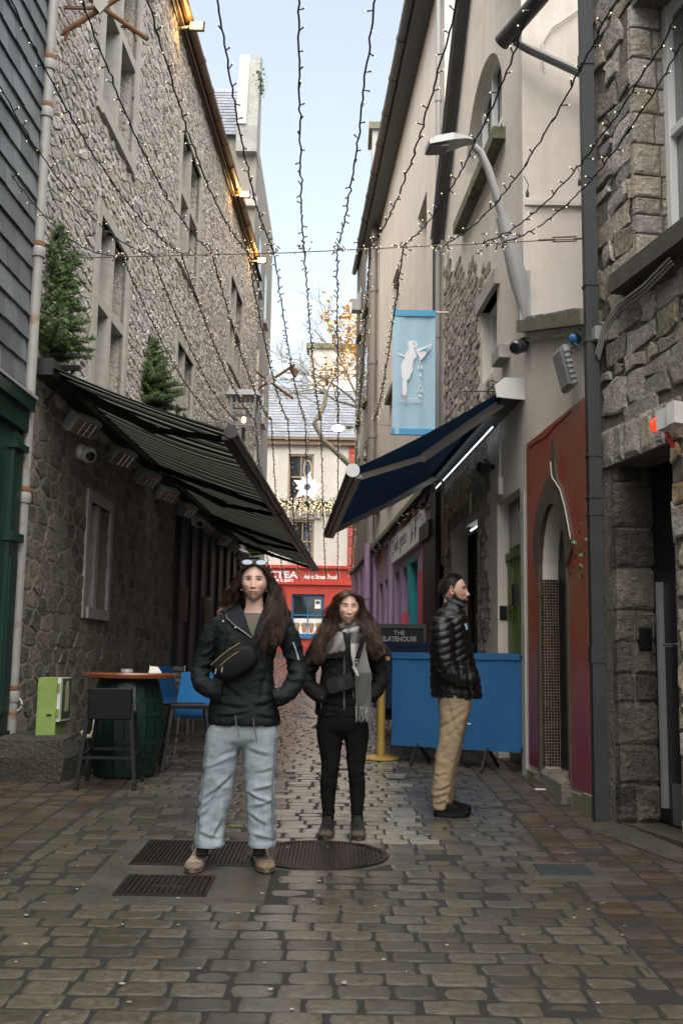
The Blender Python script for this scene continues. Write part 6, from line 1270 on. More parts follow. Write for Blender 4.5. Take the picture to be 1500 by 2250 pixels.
# ================================================================== autumn tree
def autumn_tree():
    base = Vector((1.6, 39.5, gz(39.5))); t = thing('autumn_tree', 'nearly bare tree with yellow autumn leaves at the end of the lane', 'tree', base); rr = random.Random(14); tr_ = MB(); br = MB(); lf = MB()
    trunk = [base, base+Vector((-.1, 0, 3)), D(812, 1060, 39.5), ]
    tr_.tube(trunk, [0.3, 0.24, 0.2], 10); tr_.build('trunk', M('tree_bark', (0.22, 0.185, 0.12), 0.9, (0.14, 0.13, 0.08), 5, bump=0.6), t, smooth=SH)
    def leaf(q):
        a, b_ = rr.uniform(0, 6.28), rr.uniform(0, 6.28); u_ = Vector((math.cos(a), math.sin(a), rr.uniform(-.5, .5)))*0.085; v_ = Vector((math.cos(b_), math.sin(b_), rr.uniform(-1, 1)))*0.07; lf.add([q-u_, q+v_, q+u_, q-v_], [(0, 1, 2, 3)])
    def grow(p, d, L_, r, dep):
        n = 4; pts = [p]; q = p
        for i in range(n):
            d = (d+Vector((rr.gauss(0, .16), rr.gauss(0, .16), rr.gauss(0.03, .13)))).normalized(); q = q+d*(L_/n); pts.append(q)
            if dep > 0 and i >= 1:
                for k in range(1 if rr.random() < 0.35 else 2):
                    e = (d+Vector((rr.gauss(0, .7), rr.gauss(0, .6), rr.gauss(.1, .5)))).normalized(); grow(q, e, L_*rr.uniform(.5, .72), r*0.5, dep-1)
            if dep <= 1 and q.x > -0.9 and rr.random() < (0.55 if q.x > 0.0 else 0.2)*(1.5 if q.z > 10 else 0.8): leaf(q+Vector((rr.gauss(0, .06), rr.gauss(0, .06), rr.gauss(-.05, .06))))
        br.tube(pts, [r*(1-0.5*i/n) for i in range(n+1)], 5 if r > 0.03 else 3, caps=False)
    limb = [D(812, 1060, 39.5), D(775, 1028, 39.4), D(735, 990, 39.3), D(712, 970, 39.2), D(690, 930, 39.2), D(700, 915, 39.2), D(712, 890, 39.3), D(718, 860, 39.4)]
    br.tube(limb, [0.13, 0.12, 0.11, 0.1, 0.1, 0.095, 0.09, 0.07], 8)
    for p, d, L_, r in ((limb[-1], (-.5, 0, .5), 2.2, .06), (limb[-1], (.3, 0, .9), 2.6, .06), (limb[-1], (-.9, 0, .25), 2.6, .05), (limb[-2], (-.8, .2, .3), 2.2, .045), (limb[-1], (.6, 0, .6), 2.2, .05)): grow(p, Vector(d).normalized(), L_*.8, r*.6, 3)
    top = D(795, 900, 40); br.tube([limb[0], D(806, 970, 39.8), top], [.18, .15, .12], 8)
    for d, L_ in (((-.35, 0, .95), 3.6), ((-.7, .1, .75), 3.2), ((-.1, 0, 1), 4.2), ((-.55, -.1, .4), 2.6), ((-.2, 0.2, .9), 3.4)): grow(top, Vector(d).normalized(), L_*.85, .055, 3)
    br.build('branches', MATS['tree_bark'], t, kind='stuff'); lf.build('leaves', M('yellow_leaf', (0.7, 0.42, 0.07), 0.6, (0.62, 0.3, 0.04), 3, island=0.35), t, kind='stuff')
autumn_tree()
# ================================================================== string lights
m_wire = M('string_cable', (0.012, 0.016, 0.022), 0.5)
WA, WB_ = LW.pt(10.8, LW.hit(152, 582)[1], 0), Vector((1.93, 7.85, R0W.hit(1295, 545)[1]))
def on_wire_a(px, py):                       # nearest point of the ray to the support wire
    v = ray(px, py); n_ = Vector((v.y, -v.x, 0)); den = n_.dot(WB_-WA); k = -(n_.dot(WA-CAM))/den; return WA+(WB_-WA)*k
wt = thing('support_wire', 'thin steel wire with turnbuckle strung across the lane at the near light strings', 'wire', WB_)
mb = MB(); mb.tube([WA, (WA+WB_)/2+Vector((0, 0, -0.03)), WB_], 0.005, 5); mb.build('wire', M('wire_steel', (0.12, 0.1, 0.09), 0.5, metal=0.5), wt)
u_ = (WA-WB_).normalized(); mb = MB()
for k in (-1, 1): mb.tube([WB_+u_*0.12+Vector((0, 0, .018*k)), WB_+u_*0.32+Vector((0, 0, .018*k))], 0.006, 6)
mb.tube([WB_, WB_+u_*0.14], 0.009, 6); mb.tube([WB_+u_*0.3, WB_+u_*0.44], 0.009, 6); mb.build('turnbuckle', m_rust, wt)
mb = MB(); zB = 5.75; yB = 18.9; mb.tube([LW.pt(yB, zB, 0), RW.pt(yB, zB, 0)], 0.006, 5); mb.build('support_wire', MATS['wire_steel'], label='thin wire across the lane carrying the middle of the light strings', cat='wire', at=RW.pt(yB, zB, 0))
mb = MB(); yC = 33.5; zC = 4.15; mb.tube([Vector((-3.0, yC, zC+.3)), Vector((-1.2, yC, zC-0.02)), RW.pt(32.9, zC+.3, 0)], 0.006, 5); mb.build('support_wire', MATS['wire_steel'], label='far thin wire across the lane where the light strings end', cat='wire', at=(-1.2, yC, zC))
strands = [((0, 340), 268, 577, 478, None), ((0, 190), 333, 578, 520, None), ((25, 0), 398, 577, 562, 595), ((180, 0), 465, 579, 596, 623), ((325, 0), 543, 572, 633, 658), ((478, 0), 601, 575, 671, 683),
           ((655, 0), 667, 573, 705, 716), ((822, 0), 740, 572, 743, 742), ((1003, 0), 812, 567, 786, 770), ((1172, 0), 886, 560, 822, None), ((1335, 30), 976, 568, None, None), ((1484, 40), 1062, 560, None, None), ((1500, 95), 1105, 553, None, None)]
rs = random.Random(33)
def seg(a, b, sag, n, clump=0.0):
    out = []
    for i in range(n+1):
        k = i/n; q = a.lerp(b, k); q.z -= sag*4*k*(1-k); out.append(q)
    return out
place = ('leftmost', 'second from the left', 'third from the left', 'fourth from the left', 'fifth from the left', 'sixth from the left', 'seventh from the left', 'eighth from the left', 'ninth from the left', 'fourth from the right', 'third from the right', 'second from the right', 'rightmost')
for i, (top, ax, ay, bx_, cx_) in enumerate(strands):
    A = on_wire_a(ax, ay); v = ray(*top); zt_ = A.z+0.35; k = (zt_-CAMZ)/v.z; P0 = CAM+v*k; back = P0+(P0-A).normalized()*2.5
    pts = [back]+seg(P0, A, 0.26, 14)[0:]
    if bx_:
        v = ray(bx_, 925); B = CAM+v*(yB/v.y); B.z = zB+0.0; B.z = (CAM+v*(yB/v.y)).z; pts += seg(A, B, 0.25, 14)[1:]
        if cx_: v = ray(cx_, 1275); C_ = CAM+v*(yC/v.y); pts += seg(B, C_, 0.35, 14)[1:]
    t = thing('light_string', 'fairy light string on black cable, %s at the near wire' % place[i], 'string lights', A, 'fairy light strings over the lane')
    # resample and twist
    cum = [0.0]
    for a, b in zip(pts, pts[1:]): cum.append(cum[-1]+(b-a).length)
    def at(s_):
        for j in range(len(cum)-1):
            if s_ <= cum[j+1]: return pts[j].lerp(pts[j+1], (s_-cum[j])/max(1e-6, cum[j+1]-cum[j]))
        return pts[-1]
    Lt = cum[-1]; nn = int(Lt/0.06); ca = MB(); path = [at(Lt*j/nn)+Vector((rs.gauss(0, .005), rs.gauss(0, .005), rs.gauss(0, .005))) for j in range(nn+1)]
    far_r = [0.0065+0.0035*min(1, max(0, (p_.y-8)/15)) for p_ in path]
    ca.tube(path, far_r, 4); ca.build('cable', m_wire, t)
    hold = MB(); bul = MB(); s_ = 0.02
    while s_ < Lt:
        p_ = at(s_); s_ += 0.15*(1 if p_.y < 20 else 1.2); e = Vector((rs.uniform(-1, 1), rs.uniform(-.5, .5), rs.uniform(-.5, 1))).normalized(); sc_ = 1+0.35*min(1, max(0, (p_.y-9)/20))
        q = p_+e*0.045*sc_; hold.tube([p_, q], [0.0045*sc_, 0.0065*sc_], 4); bul.ball(q+e*0.005*sc_, 0.0052*sc_, 6, 4)
    for j in range(9):                         # bunch where the string is tied to the wire
        p_ = A+Vector((rs.gauss(0, .05), rs.gauss(0, .06), rs.gauss(0, .025))); e = Vector((rs.uniform(-1, 1), rs.uniform(-1, 1), rs.uniform(-1, 1))).normalized(); hold.tube([p_, p_+e*0.045], [0.0045, 0.0065], 4); bul.ball(p_+e*0.05, 0.0055, 6, 4)
    hold.build('lamp_holders', m_wire, t, kind='stuff'); bul.build('bulbs', m_bulb, t, kind='stuff')
for px, py, lab in ((1158, 425, 'black cable plug dangling from a light string beside the street lamp'), (1272, 400, 'black cable plug dangling from the rightmost light string')):
    p = D(px, py, 8.6); mb = MB(); mb.tube([p+Vector((-.03, 0, .16)), p+Vector((0.01, 0, .08)), p+Vector((0, 0, .03))], 0.004, 5); mb.tube([p+Vector((0, 0, .03)), p, p-Vector((0, 0, .03))], [0.008, 0.014, 0.014], 8); mb.build('cable_plug', m_wire, label=lab, cat='plug', at=p)
# ================================================================== people
def crom(P, n):
    P = [np.array(p, float) for p in P]; Q = [2*P[0]-P[1]]+P+[2*P[-1]-P[-2]]; out = []
    for i in range(1, len(Q)-2):
        for k in range(n):
            t = k/n; a, b, c, d = Q[i-1], Q[i], Q[i+1], Q[i+2]
            out.append(0.5*((2*b)+(c-a)*t+(2*a-5*b+4*c-d)*t*t+(3*b-a-3*c+d)*t**3))
    out.append(P[-1]); return out
def rings(rows, d, n=32, e=2.3, sub=5):
    """closed loft; rows of (py, xl, xr, half depth, depth offset) measured in the photograph at depth d"""
    R = []
    for py, xl, xr, hy, oy in rows:
        a, b = D(xl, py, d+oy), D(xr, py, d+oy); R.append((*((a+b)/2), (b-a).length/2, hy))
    R = crom(R, sub); mb = MB(); vs = []; m = len(R)
    for x, y, z, rx, ry in R:
        for k in range(n):
            a = 2*math.pi*k/n; c, s = math.cos(a), math.sin(a)
            vs.append((x+rx*math.copysign(abs(c)**(2/e), c), y+ry*math.copysign(abs(s)**(2/e), s), z))
    fs = [(i*n+k, i*n+(k+1) % n, (i+1)*n+(k+1) % n, (i+1)*n+k) for i in range(m-1) for k in range(n)]
    fs += [tuple(range(n))[::-1], tuple(range((m-1)*n, m*n))]
    mb.add(vs, fs); return mb
def limb(pts, d, n=20, sub=6, puff=0.0, pn=9):
    """pts of (px, py, radius, depth offset)"""
    P = [(*D(px, py, d+oy), r) for px, py, r, oy in pts]; P = crom(P, sub); m = len(P)
    rr = [p[3]*(1+puff*(abs(math.sin(math.pi*pn*i/m))-0.5)) for i, p in enumerate(P)]
    mb = MB(); mb.tube([p[:3] for p in P], rr, n); return mb
def fuse(parts, voxel=0.009, it=6):
    mb = MB()
    for p in parts: mb.add(p.v, p.f)
    me = bpy.data.meshes.new('f'); me.from_pydata(mb.v, [], mb.f); me.update(); ob = bpy.data.objects.new('f', me); COL.objects.link(ob)
    bm = bmesh.new(); bm.from_mesh(me); bmesh.ops.recalc_face_normals(bm, faces=bm.faces); bm.to_mesh(me); bm.free()
    r = ob.modifiers.new('r', 'REMESH'); r.mode = 'VOXEL'; r.voxel_size = voxel; r.use_smooth_shade = True
    s = ob.modifiers.new('s', 'SMOOTH'); s.factor = 0.5; s.iterations = it
    ev = ob.evaluated_get(bpy.context.evaluated_depsgraph_get()).to_mesh()
    n = len(ev.vertices); V = np.empty(n*3); N = np.empty(n*3); ev.vertices.foreach_get('co', V); ev.vertices.foreach_get('normal', N)
    F = [tuple(p.vertices) for p in ev.polygons]; V = V.reshape(-1, 3); N = N.reshape(-1, 3)
    bpy.data.objects.remove(ob); return V, N, F
def nz3(p, s, o=0.0): return noise.noise(Vector((p[0]*s[0]+o, p[1]*s[1]+o*1.7, p[2]*s[2]-o)))
def folds(V, N, amp, f, seed=0.0, ridge=True, mask=None):
    out = V.copy()
    for i in range(len(V)):
        h = nz3(V[i], f, seed)
        h = (0.35-abs(h))*1.6 if ridge else h
        h2 = nz3(V[i], (f[0]*2.3, f[1]*2.3, f[2]*2.3), seed+7.0)
        out[i] += N[i]*amp*(h+0.4*h2)*(mask(V[i]) if mask else 1.0)
    return out
def creases(V, N, d, lines):
    """press fold lines given in the photograph (x0, y0, x1, y1, depth, width px) into the camera side of a garment"""
    out = V.copy(); q = V-np.array(CAM); w_ = q @ np.array(_F); X = 750+FPX*(q @ np.array(_R))/w_; Y = 1125-FPX*(q @ np.array(_U))/w_; fr_ = np.clip(-N[:, 1]*1.5+.3, 0, 1)
    for x0, y0, x1, y1, dp, wd in lines:
        L_ = math.hypot(x1-x0, y1-y0); tx, ty = (x1-x0)/L_, (y1-y0)/L_; a = (X-x0)*tx+(Y-y0)*ty; b = -(X-x0)*ty+(Y-y0)*tx; b = b-2.5*np.sin(a/L_*3.14)
        al = np.exp(-((a-L_/2)/(L_*.5))**4); out += N*(fr_*al*dp*(-np.exp(-(b/wd)**2)+.75*np.exp(-((b+1.9*wd)/(1.3*wd))**2)))[:, None]
    return out
def projp(p):
    q = Vector(p)-CAM; w_ = q.dot(_F); return 750+FPX*q.dot(_R)/w_, 1125-FPX*q.dot(_U)/w_
def put(name, V, F, mat, parent, tint=None):
    mb = MB(); mb.v = [tuple(v) for v in V]; mb.f = F; o = mb.build(name, mat, parent, smooth=1)
    if tint is not None:
        at_ = o.data.color_attributes.new('tint', 'FLOAT_COLOR', 'POINT'); a = np.ones((len(V), 4)); a[:, :3] = tint; at_.data.foreach_set('color', a.ravel())
    return o
def tint_mat(name, rough=0.5, sss=0.0, bump=0.0, bscale=300, spec=0.4, sheen=0.0):
    m = bpy.data.materials.new(name); m.use_nodes = True; t_ = m.node_tree; b = t_.nodes['Principled BSDF']; c = t_.nodes.new('ShaderNodeVertexColor'); c.layer_name = 'tint'
    n1 = t_.nodes.new('ShaderNodeTexNoise'); n1.inputs['Scale'].default_value = 90; n1.inputs['Detail'].default_value = 6; g = t_.nodes.new('ShaderNodeNewGeometry'); t_.links.new(g.outputs['Position'], n1.inputs[0])
    hv = t_.nodes.new('ShaderNodeHueSaturation'); mr = t_.nodes.new('ShaderNodeMapRange'); mr.inputs['To Min'].default_value = 0.86; mr.inputs['To Max'].default_value = 1.14; t_.links.new(n1.outputs[0], mr.inputs[0]); t_.links.new(mr.outputs[0], hv.inputs['Value'])
    t_.links.new(c.outputs[0], hv.inputs['Color']); t_.links.new(hv.outputs[0], b.inputs['Base Color']); b.inputs['Roughness'].default_value = rough; b.inputs['Specular IOR Level'].default_value = spec
    if sheen: b.inputs['Sheen Weight'].default_value = sheen
    if sss: b.inputs['Subsurface Weight'].default_value = sss; b.inputs['Subsurface Radius'].default_value = (0.012, 0.004, 0.002); b.inputs['Subsurface Scale'].default_value = 1.0
    if bump:
        n2 = t_.nodes.new('ShaderNodeTexNoise'); n2.inputs['Scale'].default_value = bscale; n2.inputs['Detail'].default_value = 4; t_.links.new(g.outputs['Position'], n2.inputs[0]); bp = t_.nodes.new('ShaderNodeBump'); bp.inputs['Strength'].default_value = bump; bp.inputs['Distance'].default_value = 0.002
        t_.links.new(n2.outputs[0], bp.inputs['Height']); t_.links.new(bp.outputs[0], b.inputs['Normal'])
    MATS[name] = m; return m
m_skin = tint_mat('skin', 0.58, 0.12, 0.15, 500, 0.25)
g_ = lambda x, s: np.exp(-(x/s)**2)
def head(c, scale, yaw, tilt, nod, skin, lip, brow, hairc, eyes='open', smile=0.0, man=False, hair_mask=None, beard=False):
    """continuous head and neck surface, face towards -y before yaw"""
    nt_, nf = 150, 180; th = np.linspace(0.0, math.pi, nt_); 
    ph = np.linspace(-math.pi, math.pi, nf, endpoint=False); ph = ph-0.42*np.sin(ph)      # more columns on the face
    T, P_ = np.meshgrid(th, ph, indexing='ij'); a, b, cz = 0.0765, 0.096, 0.118
    x = a*np.sin(T)*np.sin(P_); y = -b*np.sin(T)*np.cos(P_); z = cz*np.cos(T); fr_ = np.clip(np.cos(P_), 0, 1)
    if man: x = x*1.05
    s = np.clip((-z-0.012)/0.105, 0, 1); jaw = 1-(0.27 if man else 0.36)*s**1.25; x = x*jaw
    y = np.where(y > 0, y*(1-0.5*s), y*(1-0.06*s)); y = y-0.034*g_(z+0.098, 0.034)*g_(x, 0.034)*fr_-0.012*g_(z+0.06, 0.04)*fr_*g_(x, 0.045)
    x = x*(1+0.045*g_(z-0.05, 0.06)); y = y+np.where(y > 0, 0.008*g_(z-0.03, 0.06), 0)
    # flatten the front of the face a little
    y = np.where(fr_ > 0, y+0.010*g_(z-0.0, 0.055)*fr_**2*(1-g_(x, 0.02)), y)
    ax = np.abs(x); F_ = (fr_ > 0.25)*1.0
    tp = np.clip((0.026-z)/0.064, 0, 1)**1.35*(z > -0.038)+g_((z+0.038), 0.0065)*(z <= -0.038)
    nw = 0.0068+0.0055*tp
    y = y-(0.0205+0.004*man)*tp*g_(x, nw)*F_
    y = y-0.007*g_(ax-0.0115, 0.0055)*g_(z+0.04, 0.0075)*F_               # nostrils
    y = y+0.011*g_(ax-0.031, 0.016)*g_(z-0.008, 0.0125)*F_                  # sockets
    y = y-(0.0045+0.003*man)*g_(z-0.026, 0.008)*g_(ax-0.028, 0.022)*F_
    y = y-(0.006+0.004*smile)*g_(ax-0.041, 0.017)*g_(z+0.028-0.004*smile, 0.018)*F_
    zm = -0.0685+smile*19.0*np.clip(ax-.003, 0, 0.03)**2; wm = 0.0215+0.005*smile
    y = y-0.0065*g_(x, wm)*(g_(z-zm-0.0052, 0.0045)+1.1*g_(z-zm+0.0058, 0.0052))*F_+0.004*g_(x, wm)*g_(z-zm, 0.0022)*F_
    y = y+0.004*g_(z+0.086, 0.007)*g_(x, 0.02)*F_
    y = y-0.005*g_(ax-0.031, 0.0125)*g_(z-0.006, 0.0085)*F_                 # eyeball under the lids
    V = np.stack([x, y, z], -1).reshape(-1, 3); X, Y, Z = V.T; AX = np.abs(X); Fm = F_.reshape(-1); SM = smile
    col = np.tile(np.array(skin), (len(V), 1)); mix = lambda m, c_: col*(1-m[:, None])+np.array(c_)*m[:, None]
    red = np.array(skin)*np.array([1.0, 0.78, 0.74])
    col = mix(0.75*g_(AX-0.043, 0.018)*g_(Z+0.03, 0.018)*Fm, red); col = mix(0.6*g_(X, 0.012)*g_(Z+0.038, 0.012)*Fm, red)
    col = mix(0.5*g_(AX-0.031, 0.017)*g_(Z+0.004, 0.007)*Fm, np.array(skin)*0.78)
    ZM = zm.reshape(-1)
    lm = Fm*np.clip(1.5*(1-(X/(wm*1.25))**2), 0, 1)*np.clip(1.6-np.abs(Z-ZM)/0.0068, 0, 1)
    col = mix(np.clip(lm, 0, 1), lip); col = mix(np.clip(Fm*g_(Z-ZM, 0.0016)*(AX < wm*1.15), 0, 1)*0.85, np.array(lip)*0.3)
    bz = 0.0262+0.09*np.clip(AX-0.013, 0, 0.022)-0.22*np.clip(AX-0.036, 0, 1)
    col = mix(np.clip(Fm*0.85*np.clip(1.8-np.abs(Z-bz)/(0.0029-0.03*np.clip(AX-0.034, 0, 1)), 0, 1)*(AX > 0.012)*(AX < 0.051), 0, 1), brow)
    ex = AX-0.031; hgt = 0.0074*np.clip(1-(ex/0.0165)**2, 0, 1); ez = Z-0.0065
    if eyes == 'open':
        ins = (np.abs(ez) < hgt)*Fm; col = mix(ins*0.9, (0.27, 0.24, 0.22)); col = mix(ins*(np.hypot(ex, ez-0.001) < 0.0056), (0.035, 0.022, 0.014))
        col = mix(np.clip(Fm*1.3*g_(ez-hgt, 0.0020)*(np.abs(ex) < 0.0165), 0, 1), (0.015, 0.009, 0.007)); col = mix(np.clip(Fm*0.5*g_(ez+hgt, 0.0013)*(np.abs(ex) < 0.014), 0, 1), np.array(skin)*0.35)
        col = mix(np.clip(Fm*0.55*g_(ez-hgt-0.0052, 0.0014)*(np.abs(ex) < 0.016), 0, 1), np.array(skin)*0.5)
    else:
        lz = -0.0015+10*ex**2; col = mix(np.clip(Fm*1.4*g_(ez-lz, 0.0021)*(np.abs(ex) < 0.0165), 0, 1), (0.02, 0.012, 0.009)); col = mix(np.clip(Fm*0.5*g_(ez-lz-0.008, 0.0016)*(np.abs(ex) < 0.016), 0, 1), np.array(skin)*0.55)
    col = mix(np.clip(Fm*g_(AX-0.0075, 0.003)*g_(Z+0.046, 0.0022), 0, 1)*0.9, np.array(skin)*0.2)
    if hair_mask is not None:
        hm = hair_mask(X, Y, Z); col = mix(np.clip(hm, 0, 1), hairc)
    if beard:
        bl = np.interp(Y, [-.13, -.1, -.09, -.075, -.05, -.025, -.005, .012], [-.05, -.05, -.053, -.066, -.064, -.045, -.012, .0]); bm_ = np.clip((bl-Z)/0.01, 0, 1)*(Y < 0.014)*np.clip(1-lm*1.2, 0, 1)
        col = mix(np.clip(bm_, 0, 1)*0.82, np.array(hairc)*1.6)
    Fc = [(i*nf+k, i*nf+(k+1) % nf, (i+1)*nf+(k+1) % nf, (i+1)*nf+k) for i in range(nt_-1) for k in range(nf)]
    if man:                                                   # ears
        for sg_ in (-1, 1):
            k0 = len(V); E_ = []; ne, me_ = 14, 10
            for i in range(me_):
                r = (0.2, 0.5, 0.78, 0.95, 1.0, 0.97, 0.86, 0.9, 0.75, 0.4)[i]; o_ = (0.004, 0.006, 0.009, 0.013, 0.018, 0.023, 0.024, 0.019, 0.014, 0.010)[i]
                for k in range(ne):
                    an = 2*math.pi*k/ne; E_.append((sg_*(0.070+o_+0.006*math.cos(an)), 0.016+0.018*r*math.cos(an)+0.003*math.sin(an), -0.006+0.033*r*math.sin(an)))
            V = np.vstack([V, E_]); col = np.vstack([col, np.tile(np.array(skin)*np.array([1.0, .82, .78]), (len(E_), 1))])
            Fc += [(k0+i*ne+k, k0+i*ne+(k+1) % ne, k0+(i+1)*ne+(k+1) % ne, k0+(i+1)*ne+k) for i in range(me_-1) for k in range(ne)]
    # neck and upper chest
    k0 = len(V); nn = 36; Nk = []
    for zz, rx, ry, yo in ((-0.055, 0.047, 0.05, 0.022), (-0.1, 0.05, 0.052, 0.024), (-0.135, 0.052, 0.055, 0.028), (-0.17, 0.062, 0.06, 0.034), (-0.2, 0.1, 0.075, 0.045), (-0.26, 0.13, 0.085, 0.05)):
        for k in range(nn): an = 2*math.pi*k/nn; Nk.append((rx*math.cos(an), yo+ry*math.sin(an), zz))
    V = np.vstack([V, Nk]); col = np.vstack([col, np.tile(np.array(skin)*0.96, (len(Nk), 1))]); Fc += [(k0+i*nn+k, k0+i*nn+(k+1) % nn, k0+(i+1)*nn+(k+1) % nn, k0+(i+1)*nn+k) for i in range(5) for k in range(nn)]
    Mx = Matrix.Rotation(yaw, 3, 'Z') @ Matrix.Rotation(tilt, 3, 'Y') @ Matrix.Rotation(nod, 3, 'X'); R3 = np.array(Mx)*scale
    V2 = V @ R3.T+np.array(c)
    return V2, Fc, col, (lambda p_: Vector(tuple(R3 @ np.array(p_)+np.array(c))))
m_hair = M('brown_hair', (0.014, 0.0075, 0.005), 0.33, (0.06, 0.029, 0.016), 14, island=0.75, spec=0.3)
m_hair_d = M('dark_hair', (0.008, 0.006, 0.0048), 0.5, (0.02, 0.0145, 0.011), 40, island=0.5, spec=0.25)
def hair(parent, guides, n, rng, wave, r0=0.0024, name='hair', mat=None, jit=0.012):
    """locks between pairs of guide curves: guides = list of (curveA, curveB) control points; a lock blends A and B"""
    mb = MB()
    for i in range(n):
        if i % 22 == 0:                          # a new clump: its locks wave together
            A, B, wgt = guides[rng.choices(range(len(guides)), [g[2] for g in guides])[0]]
            tc = rng.random(); jc = Vector((rng.gauss(0, jit), rng.gauss(0, jit), rng.gauss(0, jit*0.6))); Lc = rng.choice((rng.uniform(0.62, .85), rng.uniform(.8, 1.0))); pc1, pc2, fc = rng.uniform(0, 6.28), rng.uniform(0, 6.28), rng.uniform(0.7, 1.2)
        t = min(1, max(0, tc+rng.gauss(0, .06))); j = jc+Vector((rng.gauss(0, .004), rng.gauss(0, .004), 0)); m = len(A); L_ = min(1, Lc+rng.uniform(-.06, .04))
        P = [Vector(a).lerp(Vector(b), t)+j*(0.15+0.85*k/(m-1)) for k, (a, b) in enumerate(zip(A, B))]
        P = crom([tuple(p) for p in P], 5); P = P[:max(6, int(len(P)*L_))]; ph1, ph2 = pc1+rng.gauss(0, .35), pc2+rng.gauss(0, .35); fq = fc; out = []
        for k, p in enumerate(P):
            u = k/len(P); w_ = wave*min(1, max(0, (u-0.2)/0.4)); out.append((p[0]+w_*math.sin(fq*u*19+ph1), p[1]+w_*math.cos(fq*u*17+ph2), p[2]+0.3*w_*math.sin(fq*u*23+ph2)))
        rr = r0*rng.uniform(0.6, 1.3); mb.tube(out, [rr*(1-0.75*(k/len(out))**2) for k in range(len(out))], 3, caps=False)
    return mb.build(name, mat or m_hair, parent, smooth=1)
def shoe(parent, heel, toe, w, h, mu, ms, name='shoe', ankle=None, laces=None, sole_h=0.03):
    h0, t0 = Vector(heel), Vector(toe); u_ = (t0-h0).normalized(); L_ = (t0-h0).length; s_ = Vector((u_.y, -u_.x, 0)).normalized(); n_ = Vector((0, 0, 1))
    prof = ((0.0, .62, .55), (0.04, .8, .9), (0.18, .92, 1.0), (0.35, .9, .98), (0.5, .95, .78), (0.65, 1.03, .6), (0.8, 1.02, .5), (0.92, .84, .42), (0.985, .5, .3), (1.0, .25, .2)); mb = MB(); vs = []; n = 18
    for k, wk, hk in prof:
        for i in range(n):
            a = math.pi*2*i/n; cx_, sz = math.cos(a), math.sin(a); zz = sole_h*0.7+(h-sole_h)*hk*max(0, sz)**0.75 if sz > 0 else sole_h*0.7
            vs.append(h0+u_*(L_*(0.012+k*0.976))+s_*(w/2*0.95*wk*cx_*(1-0.25*max(0, sz)**2))+n_*zz)
    fs = [(i*n+k, i*n+(k+1) % n, (i+1)*n+(k+1) % n, (i+1)*n+k) for i in range(len(prof)-1) for k in range(n)]+[tuple(range(n)), tuple(range((len(prof)-1)*n, len(prof)*n))[::-1]]
    mb.add(vs, fs)
    if ankle:
        za, ra = ankle; c = h0+u_*(L_*0.24); mb.lathe([(ra*1.0, h*0.4), (ra*1.02, h*0.8), (ra, za*0.8), (ra*1.06, za)], c, 16, u=s_*0.85, v=u_*1.05, w=n_)
    up = mb.build(name, mu, parent, smooth=math.radians(50))
    mb = MB(); vs = []
    for z in (0.0, sole_h):
        for i in range(28):
            a = 2*math.pi*i/28; k = 0.5+0.5*math.cos(a); wk = np.interp(k, [p[0] for p in prof], [p[1] for p in prof]); vs.append(h0+u_*(L_*k)+s_*(w/2*1.03*max(.3, wk)*(math.sin(a)/max(.25, abs(math.sin(a))) if abs(math.sin(a)) < .25 else math.copysign(1, math.sin(a)))*min(1, abs(math.sin(a))*1.6))+n_*z)
    fs = [(i, (i+1) % 28, 28+(i+1) % 28, 28+i) for i in range(28)]+[tuple(range(28))[::-1], tuple(range(28, 56))]; mb.add(vs, fs); mb.build('sole', ms, up)
    if laces:
        tc = MB(); vs = []; n3 = 15
        for k, wk, hk in ((0.86, 1.04, .42), (0.93, .9, .38), (0.98, .62, .3), (1.003, .32, .16)):
            for i in range(n3): a = math.pi*i/(n3-1); vs.append(h0+u_*(L_*(0.012+k*0.976)+.002)+s_*(w/2*wk*math.cos(a)*(1-0.2*math.sin(a)**2))+n_*(sole_h*.7+(h-sole_h)*hk*math.sin(a)**.75+.002))
        tc.add(vs, [(i*n3+k, i*n3+k+1, (i+1)*n3+k+1, (i+1)*n3+k) for i in range(3) for k in range(n3-1)]); tc.build('toe_cap', ms, up, smooth=SH)
        tg = MB(); vs = []
        for f_ in np.linspace(.22, .62, 9):
            hz = np.interp(f_, [p[0] for p in prof], [p[2] for p in prof])*(h-sole_h)+sole_h*0.7+0.0015; c = h0+u_*(L_*f_)+n_*(.012 if f_ < .26 else 0)
            for sd in (-1, -.5, 0, .5, 1): vs.append(c+s_*.02*sd+n_*(hz-.004*sd*sd))
        tg.add(vs, [(i*5+k, i*5+k+1, i*5+k+6, i*5+k+5) for i in range(8) for k in range(4)]); tg.build('tongue', M('tongue_'+mu.name, tuple(c_*.45 for c_ in mu.node_tree.nodes['Principled BSDF'].inputs['Base Color'].default_value[:3]) if not mu.node_tree.nodes['Principled BSDF'].inputs['Base Color'].is_linked else ((.09, .065, .045) if 'suede' == mu.name else (.006, .006, .006)), .8), up, smooth=SH)
        mb = MB()
        for k in range(5):
            f_ = 0.34+k*0.07; hz = np.interp(f_, [p[0] for p in prof], [p[2] for p in prof])*(h-sole_h)+sole_h*0.7+0.004; c = h0+u_*(L_*f_); mb.tube([c+s_*0.022+n_*(hz-0.006), c+n_*(hz+0.002), c-s_*0.022+n_*(hz-0.006)], 0.0036, 5)
        c = h0+u_*(L_*0.33)+n_*(h*0.98)
        for sg_ in (-1, 1): mb.tube([c, c+s_*sg_*0.03+n_*0.012+u_*0.01, c+s_*sg_*0.045-n_*0.015+u_*0.03, c+s_*sg_*0.035-n_*0.045+u_*0.03], 0.0025, 5)
        mb.build('laces', laces, up)
    return up
def gp(px, py, h=0.009): q = G(px, py); return Vector((q.x, q.y, q.z+h))
